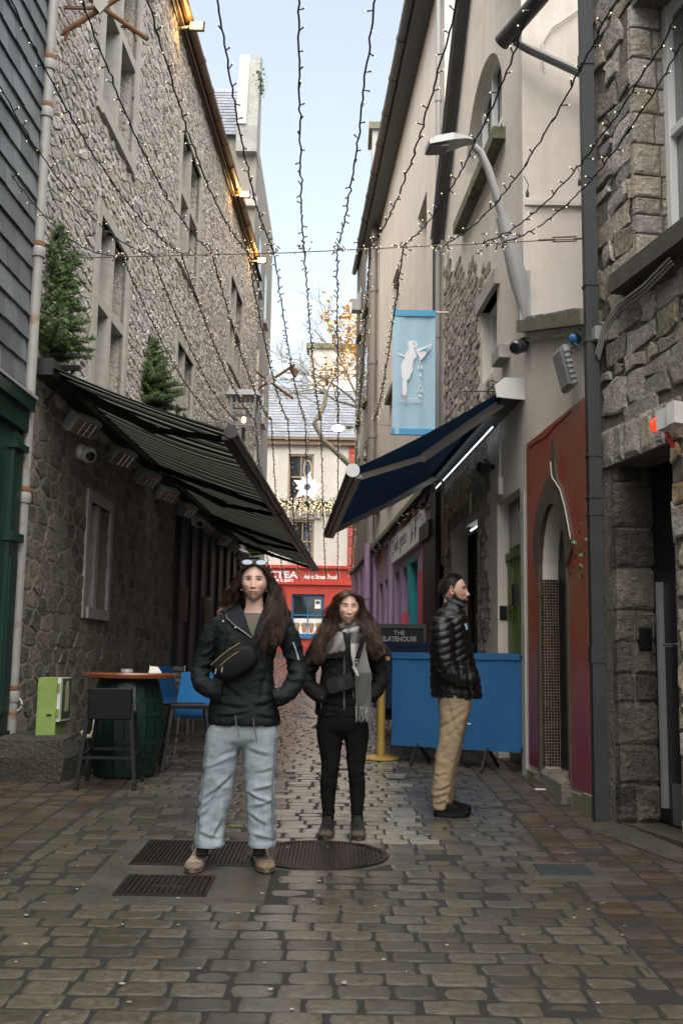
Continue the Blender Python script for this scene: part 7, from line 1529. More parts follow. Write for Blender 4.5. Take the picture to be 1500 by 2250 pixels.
def ribbon(mb, pts, wvec, th, d=None):
    """strap: list of points, half width vector(s), thickness vector"""
    pts = [Vector(p) for p in pts]; n = len(pts); W_ = wvec if isinstance(wvec, list) else [Vector(wvec)]*n; T_ = th if isinstance(th, list) else [Vector(th)]*n; vs = []
    for p, w_, t_ in zip(pts, W_, T_): vs += [p-w_, p+w_, p+w_+t_, p-w_+t_]
    fs = [(i*4+k, i*4+(k+1) % 4, i*4+4+(k+1) % 4, i*4+4+k) for i in range(n-1) for k in range(4)]+[(3, 2, 1, 0), tuple(range(n*4-4, n*4))]; mb.add(vs, fs); return mb
def ray_front(V, F, px, py, off=0.004):
    """closest-to-camera vertex of a garment near a pixel: used to lay trims on it"""
    v = ray(px, py); best = None; q = V-np.array(CAM); tt = q @ np.array(v)/v.dot(v); dd = np.linalg.norm(q-np.outer(tt, np.array(v)), axis=1); idx = np.where(dd < 0.012)[0]
    if len(idx) == 0: idx = [int(np.argmin(dd))]
    i = min(idx, key=lambda k: V[k][1]); p = CAM+v*((V[i][1]-off)/v.y); return Vector(p)
# ------------------------------------------------------------------ woman in jeans
d1 = 6.15
w1 = thing('person', 'woman in dark parka and light blue jeans with waist bag, hands in pockets', 'person', gp(512, 1905))
skin1 = (0.58, 0.375, 0.29)
m_parka = M('parka', (0.0045, 0.0072, 0.0078), 0.6, (0.0065, 0.0098, 0.0105), 10, bump=0.3, bscale=420, spec=0.22)
tors = rings([(1592, 459, 614, .142, 0), (1575, 458, 614, .145, 0), (1540, 463, 609, .136, 0), (1500, 470, 602, .128, 0), (1450, 473, 602, .128, 0), (1410, 471, 612, .13, 0), (1380, 470, 622, .122, .005), (1360, 478, 625, .105, .01), (1345, 494, 612, .09, .015), (1334, 515, 596, .072, .02)], d1)
armL = limb([(490, 1368, .062, .01), (468, 1400, .064, .015), (450, 1440, .06, .04), (440, 1475, .056, .03), (446, 1503, .055, -.03), (468, 1516, .05, -.09), (490, 1518, .05, -.1)], d1)
armR = limb([(617, 1366, .062, .01), (634, 1400, .062, .02), (646, 1440, .058, .045), (653, 1475, .054, .03), (645, 1505, .054, -.03), (625, 1526, .05, -.09), (602, 1535, .05, -.1)], d1)
V, N, F = fuse([tors, armL, armR], 0.0085, 5)
V = folds(V, N, 0.006, (7, 7, 14), 3.0); V = folds(V, N, 0.005, (17, 17, 30), 9.0)
def vcut(f):
    c = V[list(f)].mean(0); x, y = projp(c); return c[1] < d1 and y < 1398 and y > 1325 and abs(x-(556)) < (1400-y)*0.46+0.5
Fj = [f for f in F if not vcut(f)]
V = creases(V, N, d1, [(440, 1470, 480, 1455, .012, 3.5), (438, 1490, 470, 1478, .012, 3.5), (446, 1445, 478, 1425, .010, 3.5), (455, 1420, 480, 1400, .009, 3), (618, 1470, 655, 1480, .012, 3.5), (622, 1490, 652, 1500, .012, 3.5), (612, 1440, 648, 1455, .010, 3.5), (470, 1545, 540, 1556, .009, 4), (560, 1552, 608, 1540, .009, 4), (475, 1575, 540, 1568, .01, 3), (562, 1570, 606, 1578, .01, 3), (490, 1500, 530, 1535, .008, 4), (585, 1480, 575, 1540, .008, 5), (500, 1400, 490, 1440, .007, 4)])
Fj = [f for f in F if not vcut(f)]
put('parka', V, Fj, m_parka, w1); V1, F1 = V, Fj
sh = rings([(1420, 490, 600, .1, .005), (1390, 495, 605, .1, .005), (1360, 505, 600, .088, .01), (1348, 522, 592, .07, .016)], d1, sub=4); sh.build('shirt', M('olive_top', (0.1, 0.092, 0.066), 0.8, bump=0.2, bscale=400), w1, smooth=1)
# collar flaps, hood roll with fur
mcol = M('collar', (0.012, 0.0145, 0.018), 0.75, (0.007, 0.009, 0.011), 20, bump=0.3, bscale=300, spec=0.2); mb = MB()
def flap(pxs): 
    P = [D(x, y, d1+o) for x, y, o in pxs]; return P
fl1, fl2 = flap(((553, 1402, -.135), (530, 1385, -.14), (508, 1368, -.12), (497, 1352, -.06), (512, 1335, .06))), flap(((550, 1392, -.125), (541, 1362, -.115), (534, 1342, -.095), (527, 1330, -.05), (525, 1322, .05)))
mb = MB(); A_, B_ = crom(fl1, 5), crom(fl2, 5); vs = [tuple(p) for pr in zip(A_, B_) for p in pr]; vs += [tuple(np.array(p)+np.array((0, .014, 0))) for p in vs]; k = len(A_); n2 = 2*k
mb.add(vs, [(2*i, 2*i+1, 2*i+3, 2*i+2) for i in range(k-1)]+[(n2+2*i, n2+2*i+2, n2+2*i+3, n2+2*i+1) for i in range(k-1)]+[(2*i, 2*i+2, n2+2*i+2, n2+2*i) for i in range(k-1)]+[(2*i+1, n2+2*i+1, n2+2*i+3, 2*i+3) for i in range(k-1)]); co_ = mb.build('collar', mcol, w1, smooth=SH)
mb = MB(); mb.tube([np.array(p)+np.array((0, -.004, 0.002)) for p in A_[:18]], 0.0022, 5); mb.build('zip_teeth', M('zip_metal', (0.4, 0.38, 0.34), 0.35, metal=0.6), co_)
mb = MB(); fl3 = flap(((557, 1402, -.13), (575, 1388, -.135), (600, 1370, -.12), (612, 1352, -.05), (600, 1335, .06))); fl4 = flap(((558, 1392, -.12), (568, 1362, -.11), (576, 1342, -.09), (584, 1330, -.04), (588, 1322, .05)))
A_, B_ = crom(fl3, 5), crom(fl4, 5); vs = [tuple(p) for pr in zip(A_, B_) for p in pr]; vs += [tuple(np.array(p)+np.array((0, .014, 0))) for p in vs]
mb.add(vs, [(2*i, 2*i+1, 2*i+3, 2*i+2) for i in range(k-1)]+[(n2+2*i, n2+2*i+2, n2+2*i+3, n2+2*i+1) for i in range(k-1)]+[(2*i, 2*i+2, n2+2*i+2, n2+2*i) for i in range(k-1)]+[(2*i+1, n2+2*i+1, n2+2*i+3, 2*i+3) for i in range(k-1)]); mb.build('collar', mcol, w1, smooth=SH)
hd = MB(); hp = [D(x, y, d1+o) for x, y, o in ((494, 1352, .02), (505, 1340, .09), (535, 1332, .14), (575, 1332, .14), (610, 1340, .09), (627, 1352, .02))]; hd.tube(crom(hp, 6), 0.04, 12); hd.build('hood', m_parka, w1, smooth=1)
fu = MB(); rr = random.Random(3)
for i in range(900):
    k = rr.random(); p = Vector(crom(hp, 6)[min(30, int(k*30))]); a = rr.uniform(0, 6.28); dr_ = Vector((rr.gauss(0, .6), rr.gauss(-.1, .6), rr.gauss(.5, .6))).normalized(); q = p+dr_*0.034; fu.tube([q, q+dr_*0.012+Vector((0, 0, -.002)), q+dr_*0.022+Vector((rr.gauss(0, .006), rr.gauss(0, .006), -.008))], [.0018, .0014, .0004], 3, caps=False)
fu.build('fur_trim', M('fur', (0.3, 0.22, 0.15), 0.7, (0.18, 0.12, 0.08), 30, island=0.4), w1, kind='stuff')
# placket, snaps, drawcords, sleeve zip, pocket zips
mb = MB(); pk = [ray_front(V1, F1, 554-(y-1400)*0.012, y, .003) for y in range(1404, 1590, 12)]; ribbon(mb, pk, (0.013, 0, 0), (0, 0.008, 0)); mb.build('placket', m_parka, w1)
for x, y in ((490, 1365), (517, 1379)): p = ray_front(V1, F1, x, y, .012); mb = MB(); mb.lathe([(.0055, 0), (.005, .003), (.0001, .004)], p, 10, u=(1, 0, 0), v=(0, 0, 1), w=(0, -1, 0)); mb.build('snap', M('snap_metal', (0.6, 0.58, 0.55), 0.3, metal=0.8), w1)
mb = MB(); mb.tube([ray_front(V1, F1, x, y, .005) for x, y in ((644, 1411), (649, 1425), (653, 1438), (656, 1450))], 0.004, 6); mb.build('sleeve_zip', M('zip_pale', (0.42, 0.47, 0.5), 0.4), w1)
mb = MB(); mb.tube([ray_front(V1, F1, x, y, .005) for x, y in ((606, 1488), (609, 1503), (611, 1518))], 0.0022, 5); mb.build('pocket_zip', MATS['zip_metal'], w1)
for pp_ in (((517, 1572), (519, 1590), (524, 1606), (528, 1621)), ((556, 1576), (558, 1595), (563, 1615), (565, 1637))): mb = MB(); mb.tube([D(x, y, d1-.158) for x, y in pp_], [.0035, .0035, .0035, .0025], 6); mb.build('drawcord', M('cord', (0.1, 0.1, 0.095), 0.7), w1)
# jeans
m_jean = M('denim', (0.29, 0.33, 0.36), 0.85, (0.225, 0.265, 0.295), 7, bump=0.35, bscale=520, spec=0.2, stain_or_pit=((0.37, 0.41, 0.44), 3.2, 0.52, 0.2), stretch=(1, 1, 0.5))
pel = rings([(1640, 500, 560, .07, .01), (1625, 455, 611, .112, .005), (1600, 460, 609, .116, 0), (1570, 472, 600, .1, 0), (1545, 480, 592, .09, 0)], d1)
lgL = rings([(1857, 428, 493, .098, .03), (1845, 429, 492, .095, .03), (1800, 435, 497, .09, .025), (1750, 441, 507, .088, .015), (1700, 446, 515, .09, .01), (1650, 449, 525, .098, .005), (1600, 458, 534, .105, 0), (1575, 474, 534, .09, 0)], d1)
lgR = rings([(1857, 545, 606, .095, .03), (1845, 546, 605, .092, .03), (1800, 544, 603, .088, .025), (1750, 541, 603, .088, .015), (1700, 538, 605, .09, .01), (1650, 534, 609, .098, .005), (1600, 532, 610, .105, 0), (1575, 532, 598, .09, 0)], d1)
V, N, F = fuse([pel, lgL, lgR], 0.0085, 5)
V = folds(V, N, 0.013, (9, 9, 11), 5.0, True, lambda p: 0.35+0.9*math.exp(-((p[2]-0.62)/0.16)**2)+0.7*math.exp(-((p[2]-0.35)/0.1)**2)); V = folds(V, N, 0.0025, (26, 26, 30), 2.0)
V = creases(V, N, d1, [(455, 1752, 508, 1708, .014, 3.5), (450, 1775, 480, 1735, .012, 3), (440, 1800, 470, 1760, .012, 4), (545, 1745, 590, 1765, .014, 3.5), (556, 1738, 600, 1728, .012, 3), (560, 1775, 600, 1762, .012, 3.5), (548, 1790, 585, 1815, .01, 3.5), (470, 1600, 510, 1590, .008, 3), (560, 1600, 600, 1592, .008, 3), (520, 1650, 475, 1668, .008, 4), (545, 1648, 590, 1662, .008, 4), (435, 1830, 480, 1845, .01, 3), (552, 1835, 600, 1846, .01, 3), (470, 1840, 488, 1800, .009, 3), (452, 1690, 500, 1672, .006, 3), (558, 1700, 600, 1690, .006, 3), (480, 1760, 478, 1840, .008, 5), (575, 1770, 580, 1840, .008, 5)])
put('jeans', V, F, m_jean, w1)
for xs_ in (((453, 1610), (447, 1680), (441, 1740), (434, 1800), (430, 1850)), ((609, 1620), (605, 1690), (602, 1750), (602, 1800), (604, 1848))):
    mb = MB(); mb.tube([ray_front(V, F, x_+(4 if x_ < 520 else -4), y_, .0) for x_, y_ in xs_], .0022, 4); mb.build('side_seam', M('seam', (0.1, 0.13, 0.16), 0.9), w1)
for xl, xr in ((428, 493), (545, 606)):
    a, b = D(xl, 1856, d1+.03), D(xr, 1856, d1+.03); mb = MB(); cn = (a+b)/2; mb.lathe([(1.0, -.006), (1.025, 0), (1.02, .02), (1.0, .026)], cn, 30, u=((b-a).length/2, 0, 0), v=(0, .1, 0), caps=False); mb.build('hem', M('denim_hem', (0.26, 0.31, 0.34), 0.85, bump=0.3, bscale=400), w1, smooth=1)
m_sk = M('sock', (0.012, 0.012, 0.013), 0.9)
for x in (446, 570): mb = MB(); mb.tube([D(x, 1845, d1+.03), D(x-1, 1880, d1+.0)], 0.035, 12); mb.build('sock', m_sk, w1, smooth=SH)
m_sh1 = M('suede', (0.36, 0.275, 0.205), 0.8, (0.28, 0.21, 0.155), 14, bump=0.3, bscale=200); m_so1 = M('gum_sole', (0.17, 0.125, 0.085), 0.8, (0.12, 0.09, 0.06), 20); m_lc = M('lace', (0.3, 0.25, 0.19), 0.8)
a, b = gp(448, 1880), gp(421, 1923); shoe(w1, a, b, .105, .095, m_sh1, m_so1, laces=m_lc, ankle=(.105, .042)); a, b = gp(567, 1880), gp(587, 1922); shoe(w1, a, b, .105, .095, m_sh1, m_so1, laces=m_lc, ankle=(.105, .042))
# head, hair
c1 = D(559.5, 1280.5, d1-0.015)
hm = lambda X, Y, Z: np.clip((Z-0.088+0.9*np.clip(Y+0.045, 0, 1)*-1.0)/0.01, 0, 1)*0+np.clip((Y+0.03-np.clip(0.105-Z, 0, 1)*0.1)/0.012, 0, 1)+np.clip((Z-0.096)/0.006, 0, 1)
Vh, Fh, Ch, L1 = head(c1, 1.0, 0.0, 0.0, -0.06, skin1, (0.36, 0.095, 0.08), (0.045, 0.024, 0.016), (0.008, 0.005, 0.004), 'open', 0.35, hair_mask=hm)
put('body', Vh, Fh, m_skin, w1, Ch)
pp = lambda px, py, oy: D(px, py, d1+oy)
rr = random.Random(17)
Lf = [L1((.004, -.085, .098)), L1((-.054, -.085, .074)), L1((-.088, -.048, .02)), pp(521, 1305, -.03), pp(514, 1328, .0), pp(510, 1345, .03), pp(508, 1362, .06)]
Lb = [L1((.0, .02, .126)), L1((-.07, .03, .09)), L1((-.098, .05, .03)), pp(507, 1296, .06), pp(497, 1325, .07), pp(493, 1345, .08), pp(494, 1365, .1)]
Bk = [L1((.0, .06, .11)), L1((-.03, .105, .06)), L1((-.04, .118, .0)), L1((-.05, .12, -.06)), L1((-.06, .12, -.12)), L1((-.05, .12, -.18)), L1((-.04, .12, -.24))]
Bk2 = [L1((.0, .06, .11)), L1((.04, .105, .06)), L1((.06, .118, .0)), L1((.07, .12, -.06)), L1((.08, .12, -.12)), L1((.09, .11, -.18)), L1((.1, .1, -.24))]
Rf = [L1((.006, -.085, .098)), L1((.054, -.085, .074)), L1((.088, -.048, .02)), pp(600, 1305, -.05), pp(594, 1345, -.12), pp(578, 1395, -.17), pp(590, 1452, -.175)]
Rb = [L1((.006, .02, .126)), L1((.07, .03, .09)), L1((.098, .05, .03)), pp(614, 1300, .03), pp(625, 1345, -.05), pp(622, 1390, -.15), pp(600, 1432, -.17)]
hr = hair(w1, [(Lf, Lb, 1.0), (Lb, Bk, .7), (Bk, Bk2, .6), (Rb, Bk2, .7), (Rf, Rb, 2.2)], 3000, rr, 0.017, 0.0019)
hair(w1, [(Lf, Lb, 1.0), (Rf, Rb, 1.3)], 700, rr, 0.021, 0.0008, 'loose_hair', jit=0.03)
for x, y in ((531, 1296), (586, 1298)): mb = MB(); mb.ball(D(x, y, d1-.03), 0.0045, 8, 6); mb.build('earring', M('pearl', (0.7, 0.66, 0.58), 0.25, metal=0.3), w1, smooth=1)
sg = thing('sunglasses', 'dark framed sunglasses pushed up on the head of the woman in jeans', 'sunglasses', L1((0, -.06, .11)))
m_len = M('sun_lens', (0.1, 0.14, 0.2), 0.08, spec=0.8)
for s_ in (-1, 1):
    mb = MB(); mb.prism([L1((s_*(.04+.03*math.cos(a)), -.068+.012*math.sin(a), .108+.016*math.sin(a))) for a in np.linspace(0, 5.9, 16)], (0, -.004, .003)); mb.build('lens', m_len, sg)
    mb = MB(); mb.tube([L1((s_*(.04+.032*math.cos(a)), -.07+.012*math.sin(a), .109+.017*math.sin(a))) for a in np.linspace(0, 6.28, 18)], .0028, 5); mb.tube([L1((s_*.072, -.068, .112)), L1((s_*.088, -.02, .09)), L1((s_*.09, .03, .05))], .003, 5); mb.build('rim', m_blackm, sg)
mb = MB(); mb.tube([L1((-.01, -.07, .112)), L1((.01, -.07, .112))], .0025, 5); mb.build('bridge', m_blackm, sg)
# waist bag worn across the chest
bg_ = thing('waist_bag', 'black waist bag with gold zips worn across the chest of the woman in jeans', 'bag', D(515, 1455, d1-.17))
m_bag = M('black_nylon', (0.0035, 0.0035, 0.0038), 0.55, bump=0.3, bscale=350, spec=0.18); a, b = D(475, 1484, d1-.17), D(556, 1424, d1-.17); u_ = (b-a).normalized(); n_ = Vector((0, -1, 0)); v_ = u_.cross(n_)*-1; v_ = v_ if v_.z > 0 else -v_; L_ = (b-a).length; fr = FR(a, u_, v_, n_)
mb = MB(); vs = []; nn = 22; lay_ = ((0.0, 1.0), (.03, 1.05), (.05, .95), (.058, .75))
outl = [(L_*(.5+.5*math.copysign(abs(math.cos(t_))**.75, math.cos(t_))), (.07 if math.sin(t_) > 0 else .085)*math.copysign(abs(math.sin(t_))**.8, math.sin(t_))-(.02*math.cos(t_))) for t_ in np.linspace(0, 2*math.pi, nn, endpoint=False)]
for o_, k in lay_: vs += [fr.pt(L_/2+(x-L_/2)*k, y*k, o_) for x, y in outl]
mb.add(vs, [(r*nn+i, r*nn+(i+1) % nn, r*nn+nn+(i+1) % nn, r*nn+nn+i) for r in range(3) for i in range(nn)]+[tuple(range(3*nn, 4*nn)), tuple(range(nn))[::-1]]); mb.build('pouch', m_bag, bg_, smooth=math.radians(45))
m_gz = M('gold_zip', (0.42, 0.28, 0.1), 0.35, metal=0.6)
for y0, a0, a1 in ((.058, .06, .85), (.02, .1, .72)): mb = MB(); mb.tube([fr.pt(L_*k, y0+.012*math.sin(k*3.1), .05+.01*math.sin(k*3.1)) for k in np.linspace(a0, a1, 10)], .0028, 5); mb.build('zip', m_gz, bg_)
for x, y in ((474, 1474), (488, 1470)): mb = MB(); q = D(x, y, d1-.235); mb.tube([q+Vector((.002, 0, .012)), q-Vector((.002, 0, .018))], .004, 6); mb.build('zip_pull', M('zip_shine', (0.75, 0.7, 0.6), 0.25, metal=0.7), bg_)
mb = MB(); q = D(471, 1472, d1-.2); mb.prism([q+Vector((-.008, 0, .022)), q+Vector((.006, 0, .012)), q+Vector((.008, 0, -.02)), q+Vector((-.012, 0, -.008))], (0, .006, 0)); mb.build('orange_tag', M('orange_tag', (0.6, 0.16, 0.02), 0.5, (0.1, 0.3, 0.05), 60), bg_)
mb = MB(); st = [ray_front(V1, F1, x, y, .012) for x, y in ((552, 1428), (560, 1414), (570, 1400), (582, 1385), (595, 1370))]; ribbon(mb, st, (v_*0.014), (0, -.004, 0)); mb.build('strap', m_bag, bg_)
# ------------------------------------------------------------------ woman in black
d2 = 7.13; pp = lambda px, py, oy: D(px, py, d2+oy)
w2 = thing('person', 'smiling woman in black jacket, black jeans and grey checked scarf, hands in pockets', 'person', gp(752, 1836))
m_blk = M('black_softshell', (0.0042, 0.004, 0.0036), 0.72, (0.0065, 0.006, 0.0052), 12, bump=0.3, bscale=380, spec=0.18)
tors = rings([(1572, 694, 803, .12, 0), (1555, 693, 805, .125, 0), (1520, 700, 800, .12, 0), (1480, 706, 800, .115, 0), (1440, 704, 808, .12, 0), (1415, 700, 814, .118, .005), (1400, 703, 812, .108, .01), (1388, 715, 805, .09, .015), (1378, 735, 793, .068, .02)], d2)
aL = limb([(708, 1406, .06, .01), (694, 1432, .062, .02), (681, 1465, .056, .04), (675, 1488, .053, .03), (683, 1512, .052, -.02), (702, 1530, .048, -.08), (718, 1537, .045, -.09)], d2)
aR = limb([(808, 1404, .06, .01), (822, 1432, .062, .02), (832, 1465, .056, .04), (835, 1490, .053, .03), (828, 1512, .052, -.02), (812, 1530, .048, -.08), (797, 1538, .045, -.09)], d2)
V, N, F = fuse([tors, aL, aR], 0.0085, 5); V = folds(V, N, 0.006, (8, 8, 16), 13.0); V = folds(V, N, 0.004, (20, 20, 34), 4.0)
V = creases(V, N, d2, [(676, 1480, 705, 1470, .011, 3), (676, 1498, 702, 1490, .011, 3), (682, 1455, 704, 1440, .009, 3), (806, 1470, 834, 1480, .011, 3), (806, 1490, 832, 1498, .011, 3), (704, 1545, 750, 1552, .008, 3), (760, 1552, 800, 1545, .008, 3), (715, 1450, 760, 1440, .007, 4)])
put('jacket', V, F, m_blk, w2); V2, F2 = V, F
pk = [ray_front(V2, F2, 756, y, .003) for y in range(1440, 1570, 12)]; mb = MB(); ribbon(mb, pk, (.006, 0, 0), (0, .006, 0)); mb.build('zip', M('dull_zip', (0.03, 0.03, 0.03), 0.4), w2)
mb = MB(); ribbon(mb, [D(x, 1569, d2-.123-.0*abs(x-750)) for x in (715, 735, 755, 775, 790)], (0, 0, .012), (0, .008, 0)); mb.build('hem_band', m_blk, w2)
for xs_ in (((707, 1530), (705, 1556)), ((774, 1515), (777, 1535))): mb = MB(); mb.tube([ray_front(V2, F2, x, y, .004) for x, y in xs_], .003, 5); mb.build('pocket_zip', MATS['zip_metal'], w2)
pel = rings([(1620, 728, 775, .06, .01), (1605, 695, 806, .105, .005), (1585, 697, 806, .12, 0), (1560, 700, 800, .115, 0), (1540, 705, 797, .1, 0)], d2)
lgL = rings([(1790, 709, 736, .05, .03), (1775, 707, 735, .05, .03), (1740, 704, 738, .06, .03), (1715, 703, 741, .063, .02), (1690, 706, 745, .06, .005), (1660, 704, 748, .07, .005), (1620, 696, 753, .088, .005), (1580, 697, 752, .1, 0), (1560, 703, 750, .1, 0)], d2)
lgR = rings([(1790, 770, 796, .05, .03), (1775, 770, 798, .05, .03), (1740, 768, 802, .06, .03), (1715, 766, 802, .063, .02), (1690, 763, 800, .06, .005), (1660, 761, 804, .07, .005), (1620, 756, 810, .088, .005), (1580, 752, 808, .1, 0), (1560, 750, 800, .1, 0)], d2)
V, N, F = fuse([pel, lgL, lgR], 0.0075, 5); V = folds(V, N, 0.005, (12, 12, 22), 21.0, True, lambda p: .3+1.0*math.exp(-((p[2]-.72)/.1)**2)+.5*math.exp(-((p[2]-.42)/.06)**2))
put('jeans', V, F, M('black_denim', (0.004, 0.0038, 0.0034), 0.8, (0.006, 0.0056, 0.005), 14, bump=0.3, bscale=450, spec=0.15), w2)
m_bt = M('black_nubuck', (0.007, 0.008, 0.008), 0.75, (0.012, 0.013, 0.0125), 18, bump=0.3, bscale=220); m_bs = M('boot_sole', (0.06, 0.045, 0.03), 0.8); m_bl = M('boot_lace', (0.07, 0.068, 0.06), 0.8)
a, b = gp(722, 1812, .003), gp(714, 1847, .003); shoe(w2, a, b, .098, .1, m_bt, m_bs, 'boot', (.2, .047), m_bl); a, b = gp(783, 1812, .003), gp(788, 1848, .003); shoe(w2, a, b, .098, .1, m_bt, m_bs, 'boot', (.2, .047), m_bl)
c2 = D(764.5, 1336, d2-.015)
hm2 = lambda X, Y, Z: np.clip((Y+0.03-np.clip(0.105-Z, 0, 1)*0.1)/0.012, 0, 1)+np.clip((Z-0.094)/0.006, 0, 1)
Vh, Fh, Ch, L2 = head(c2, 0.98, 0.1, 0.03, 0.02, (0.6, 0.385, 0.3), (0.4, 0.15, 0.125), (0.06, 0.033, 0.022), (0.02, 0.012, 0.008), 'closed', 1.0, hair_mask=hm2)
put('body', Vh, Fh, m_skin, w2, Ch)
rr = random.Random(27)
Lf = [L2((-.01, -.085, .098)), L2((-.055, -.085, .072)), L2((-.087, -.05, .015)), pp(737, 1362, -.04), pp(728, 1395, -.13), pp(722, 1430, -.16), pp(716, 1462, -.16)]
Lb = [L2((-.012, .02, .126)), L2((-.075, .03, .09)), L2((-.108, .04, .02)), pp(717, 1365, .04), pp(702, 1400, -.02), pp(692, 1432, -.1), pp(690, 1458, -.12)]
Rf = [L2((-.008, -.085, .098)), L2((.054, -.085, .075)), L2((.087, -.05, .015)), pp(796, 1362, -.04), pp(806, 1395, -.13), pp(812, 1425, -.15), pp(812, 1452, -.15)]
Rb = [L2((-.008, .02, .126)), L2((.075, .03, .09)), L2((.106, .04, .02)), pp(813, 1368, .04), pp(828, 1402, -.02), pp(836, 1430, -.1), pp(830, 1452, -.12)]
Bk = [L2((.0, .06, .11)), L2((-.05, .105, .06)), L2((-.06, .118, .0)), L2((-.08, .12, -.06)), L2((-.1, .12, -.12)), L2((-.12, .1, -.18)), L2((-.13, .08, -.24))]
Bk2 = [L2((.0, .06, .11)), L2((.05, .105, .06)), L2((.06, .118, .0)), L2((.08, .12, -.06)), L2((.1, .12, -.12)), L2((.12, .1, -.18)), L2((.13, .08, -.24))]
m_hair2 = M('chestnut_hair', (0.02, 0.011, 0.007), 0.33, (0.08, 0.042, 0.023), 14, island=0.75, spec=0.3)
hair(w2, [(Lf, Lb, 2.0), (Lb, Bk, .6), (Bk, Bk2, .5), (Rb, Bk2, .6), (Rf, Rb, 2.0)], 3000, rr, 0.02, 0.0019, mat=m_hair2); hair(w2, [(Lf, Lb, 1), (Rf, Rb, 1)], 700, rr, 0.024, 0.0008, 'loose_hair', m_hair2, 0.03)
# scarf: wraps round the neck and hangs over the front
m_sc = tint_mat('scarf_wool', 0.95, 0, 0.8, 350, 0.1, 0.3); sc_ = bpy.data.objects.new
def sheet_px(rows, d, th, nu, colf, name, parent, bulge=0.012):
    """cloth strip: rows of (py, xl, xr, depth offset)"""
    R = crom([(a, b, c, e) for a, b, c, e in rows], 6); vs = []; cs = []
    for k, (py, xl, xr, oy) in enumerate(R):
        for i in range(nu+1):
            f_ = i/nu; p = D(xl+(xr-xl)*f_, py, d+oy-bulge*math.sin(math.pi*f_)+.005*math.sin(f_*9+k*.5)); vs.append(tuple(p)); cs.append(colf(f_, py))
    n = len(vs); vs += [(x, y+th, z) for x, y, z in vs]; cs += cs; m = len(R); w_ = nu+1
    F_ = [(k*w_+i, k*w_+i+1, (k+1)*w_+i+1, (k+1)*w_+i) for k in range(m-1) for i in range(nu)]+[(n+k*w_+i, n+(k+1)*w_+i, n+(k+1)*w_+i+1, n+k*w_+i+1) for k in range(m-1) for i in range(nu)]
    F_ += [(k*w_, (k+1)*w_, n+(k+1)*w_, n+k*w_) for k in range(m-1)]+[(k*w_+nu, n+k*w_+nu, n+(k+1)*w_+nu, (k+1)*w_+nu) for k in range(m-1)]
    return put(name, np.array(vs), F_, m_sc, parent, np.array(cs))
LG, MG, DG, WH, BK = (0.17, 0.167, 0.16), (0.075, 0.074, 0.07), (0.028, 0.028, 0.029), (0.38, 0.37, 0.35), (0.005, 0.005, 0.005)
def c_hang(f_, py):
    if py < 1413: return DG if f_ > .35 else MG
    if py < 1452: return WH if f_ < .3 else LG
    if py < 1478: return WH if f_ < .2 else LG
    return MG
ss = sheet_px([(1392, 772, 806, -.1), (1412, 770, 803, -.15), (1440, 771, 806, -.165), (1475, 778, 813, -.16), (1510, 780, 815, -.155), (1545, 781, 815, -.15), (1553, 781, 815, -.15)], d2, .014, 12, c_hang, 'scarf', w2)
fr_m = MB(); rr = random.Random(6)
for i in range(34):
    x = 781+i*34/33; a = D(x, 1552, d2-.155-rr.uniform(0, .012)); fr_m.tube([a, a+Vector((rr.gauss(0, .006), rr.gauss(0, .004), -.04)), a+Vector((rr.gauss(.003, .009), rr.gauss(0, .006), -.085-rr.uniform(0, .02)))], [.0022, .002, .001], 4)
fr_m.build('fringe', M('fringe', (0.2, 0.2, 0.19), 0.95, island=0.8), ss, kind='stuff')
sheet_px([(1388, 728, 752, -.09), (1405, 722, 755, -.135), (1422, 716, 758, -.145), (1440, 717, 757, -.14), (1446, 718, 756, -.135)], d2, .012, 26, lambda f_, py: LG if py < 1428+10*(1-f_) else BK, 'scarf_end', w2)
for (py, rx, ry, r, colr, oy, zt_) in ((1374, .068, .075, .021, MG, .02, .0), (1383, .074, .082, .022, WH, .018, 0), (1392, .076, .088, .02, DG, .016, 0)):
    c = D(766, py, d2+oy); mb = MB(); P = [c+Vector((rx*math.cos(a), ry*math.sin(a), .012*math.cos(a*2+1)+.010*math.sin(a))) for a in np.linspace(0, 2*math.pi, 29)]; mb.tube(P, [r*(1+.12*math.sin(k*1.9)) for k in range(29)], 12)
    Vq = np.array(mb.v); Nq = Vq-np.array([P[i//12] for i in range(len(Vq))]); Nq /= np.linalg.norm(Nq, axis=1)[:, None]; Vq = folds(Vq, Nq, .006, (30, 30, 60), 3.0)
    cs = np.array([colr if (math.sin(v[0]*70+py) > -.5) else LG for v in Vq]); put('scarf_wrap', Vq, mb.f, m_sc, w2, cs)
cb = thing('crossbody_bag', 'small black camera bag on wide strap worn by the woman in black', 'bag', D(750, 1500, d2-.17))
cn = [D(x, y, d2-.15) for x, y in ((722, 1527), (782, 1510), (778, 1476), (717, 1492))]; u_ = (cn[1]-cn[0]).normalized(); v_ = (cn[3]-cn[0]); v_ = (v_-u_*v_.dot(u_)).normalized(); fr = FR(cn[0], u_, v_, (0, -1, 0)); L_, Hh = (cn[1]-cn[0]).length, (cn[3]-cn[0]).length
mb = MB(); vs = []; rp = [(L_/2+(L_/2)*math.copysign(abs(math.cos(t_))**.35, math.cos(t_)), Hh/2+Hh/2*math.copysign(abs(math.sin(t_))**.35, math.sin(t_))) for t_ in np.linspace(0, 2*math.pi, 24, endpoint=False)]
for o_, k in ((0, .97), (.012, 1.0), (.05, 1.0), (.06, .94)): vs += [fr.pt(L_/2+(x-L_/2)*k, Hh/2+(y-Hh/2)*k, o_) for x, y in rp]
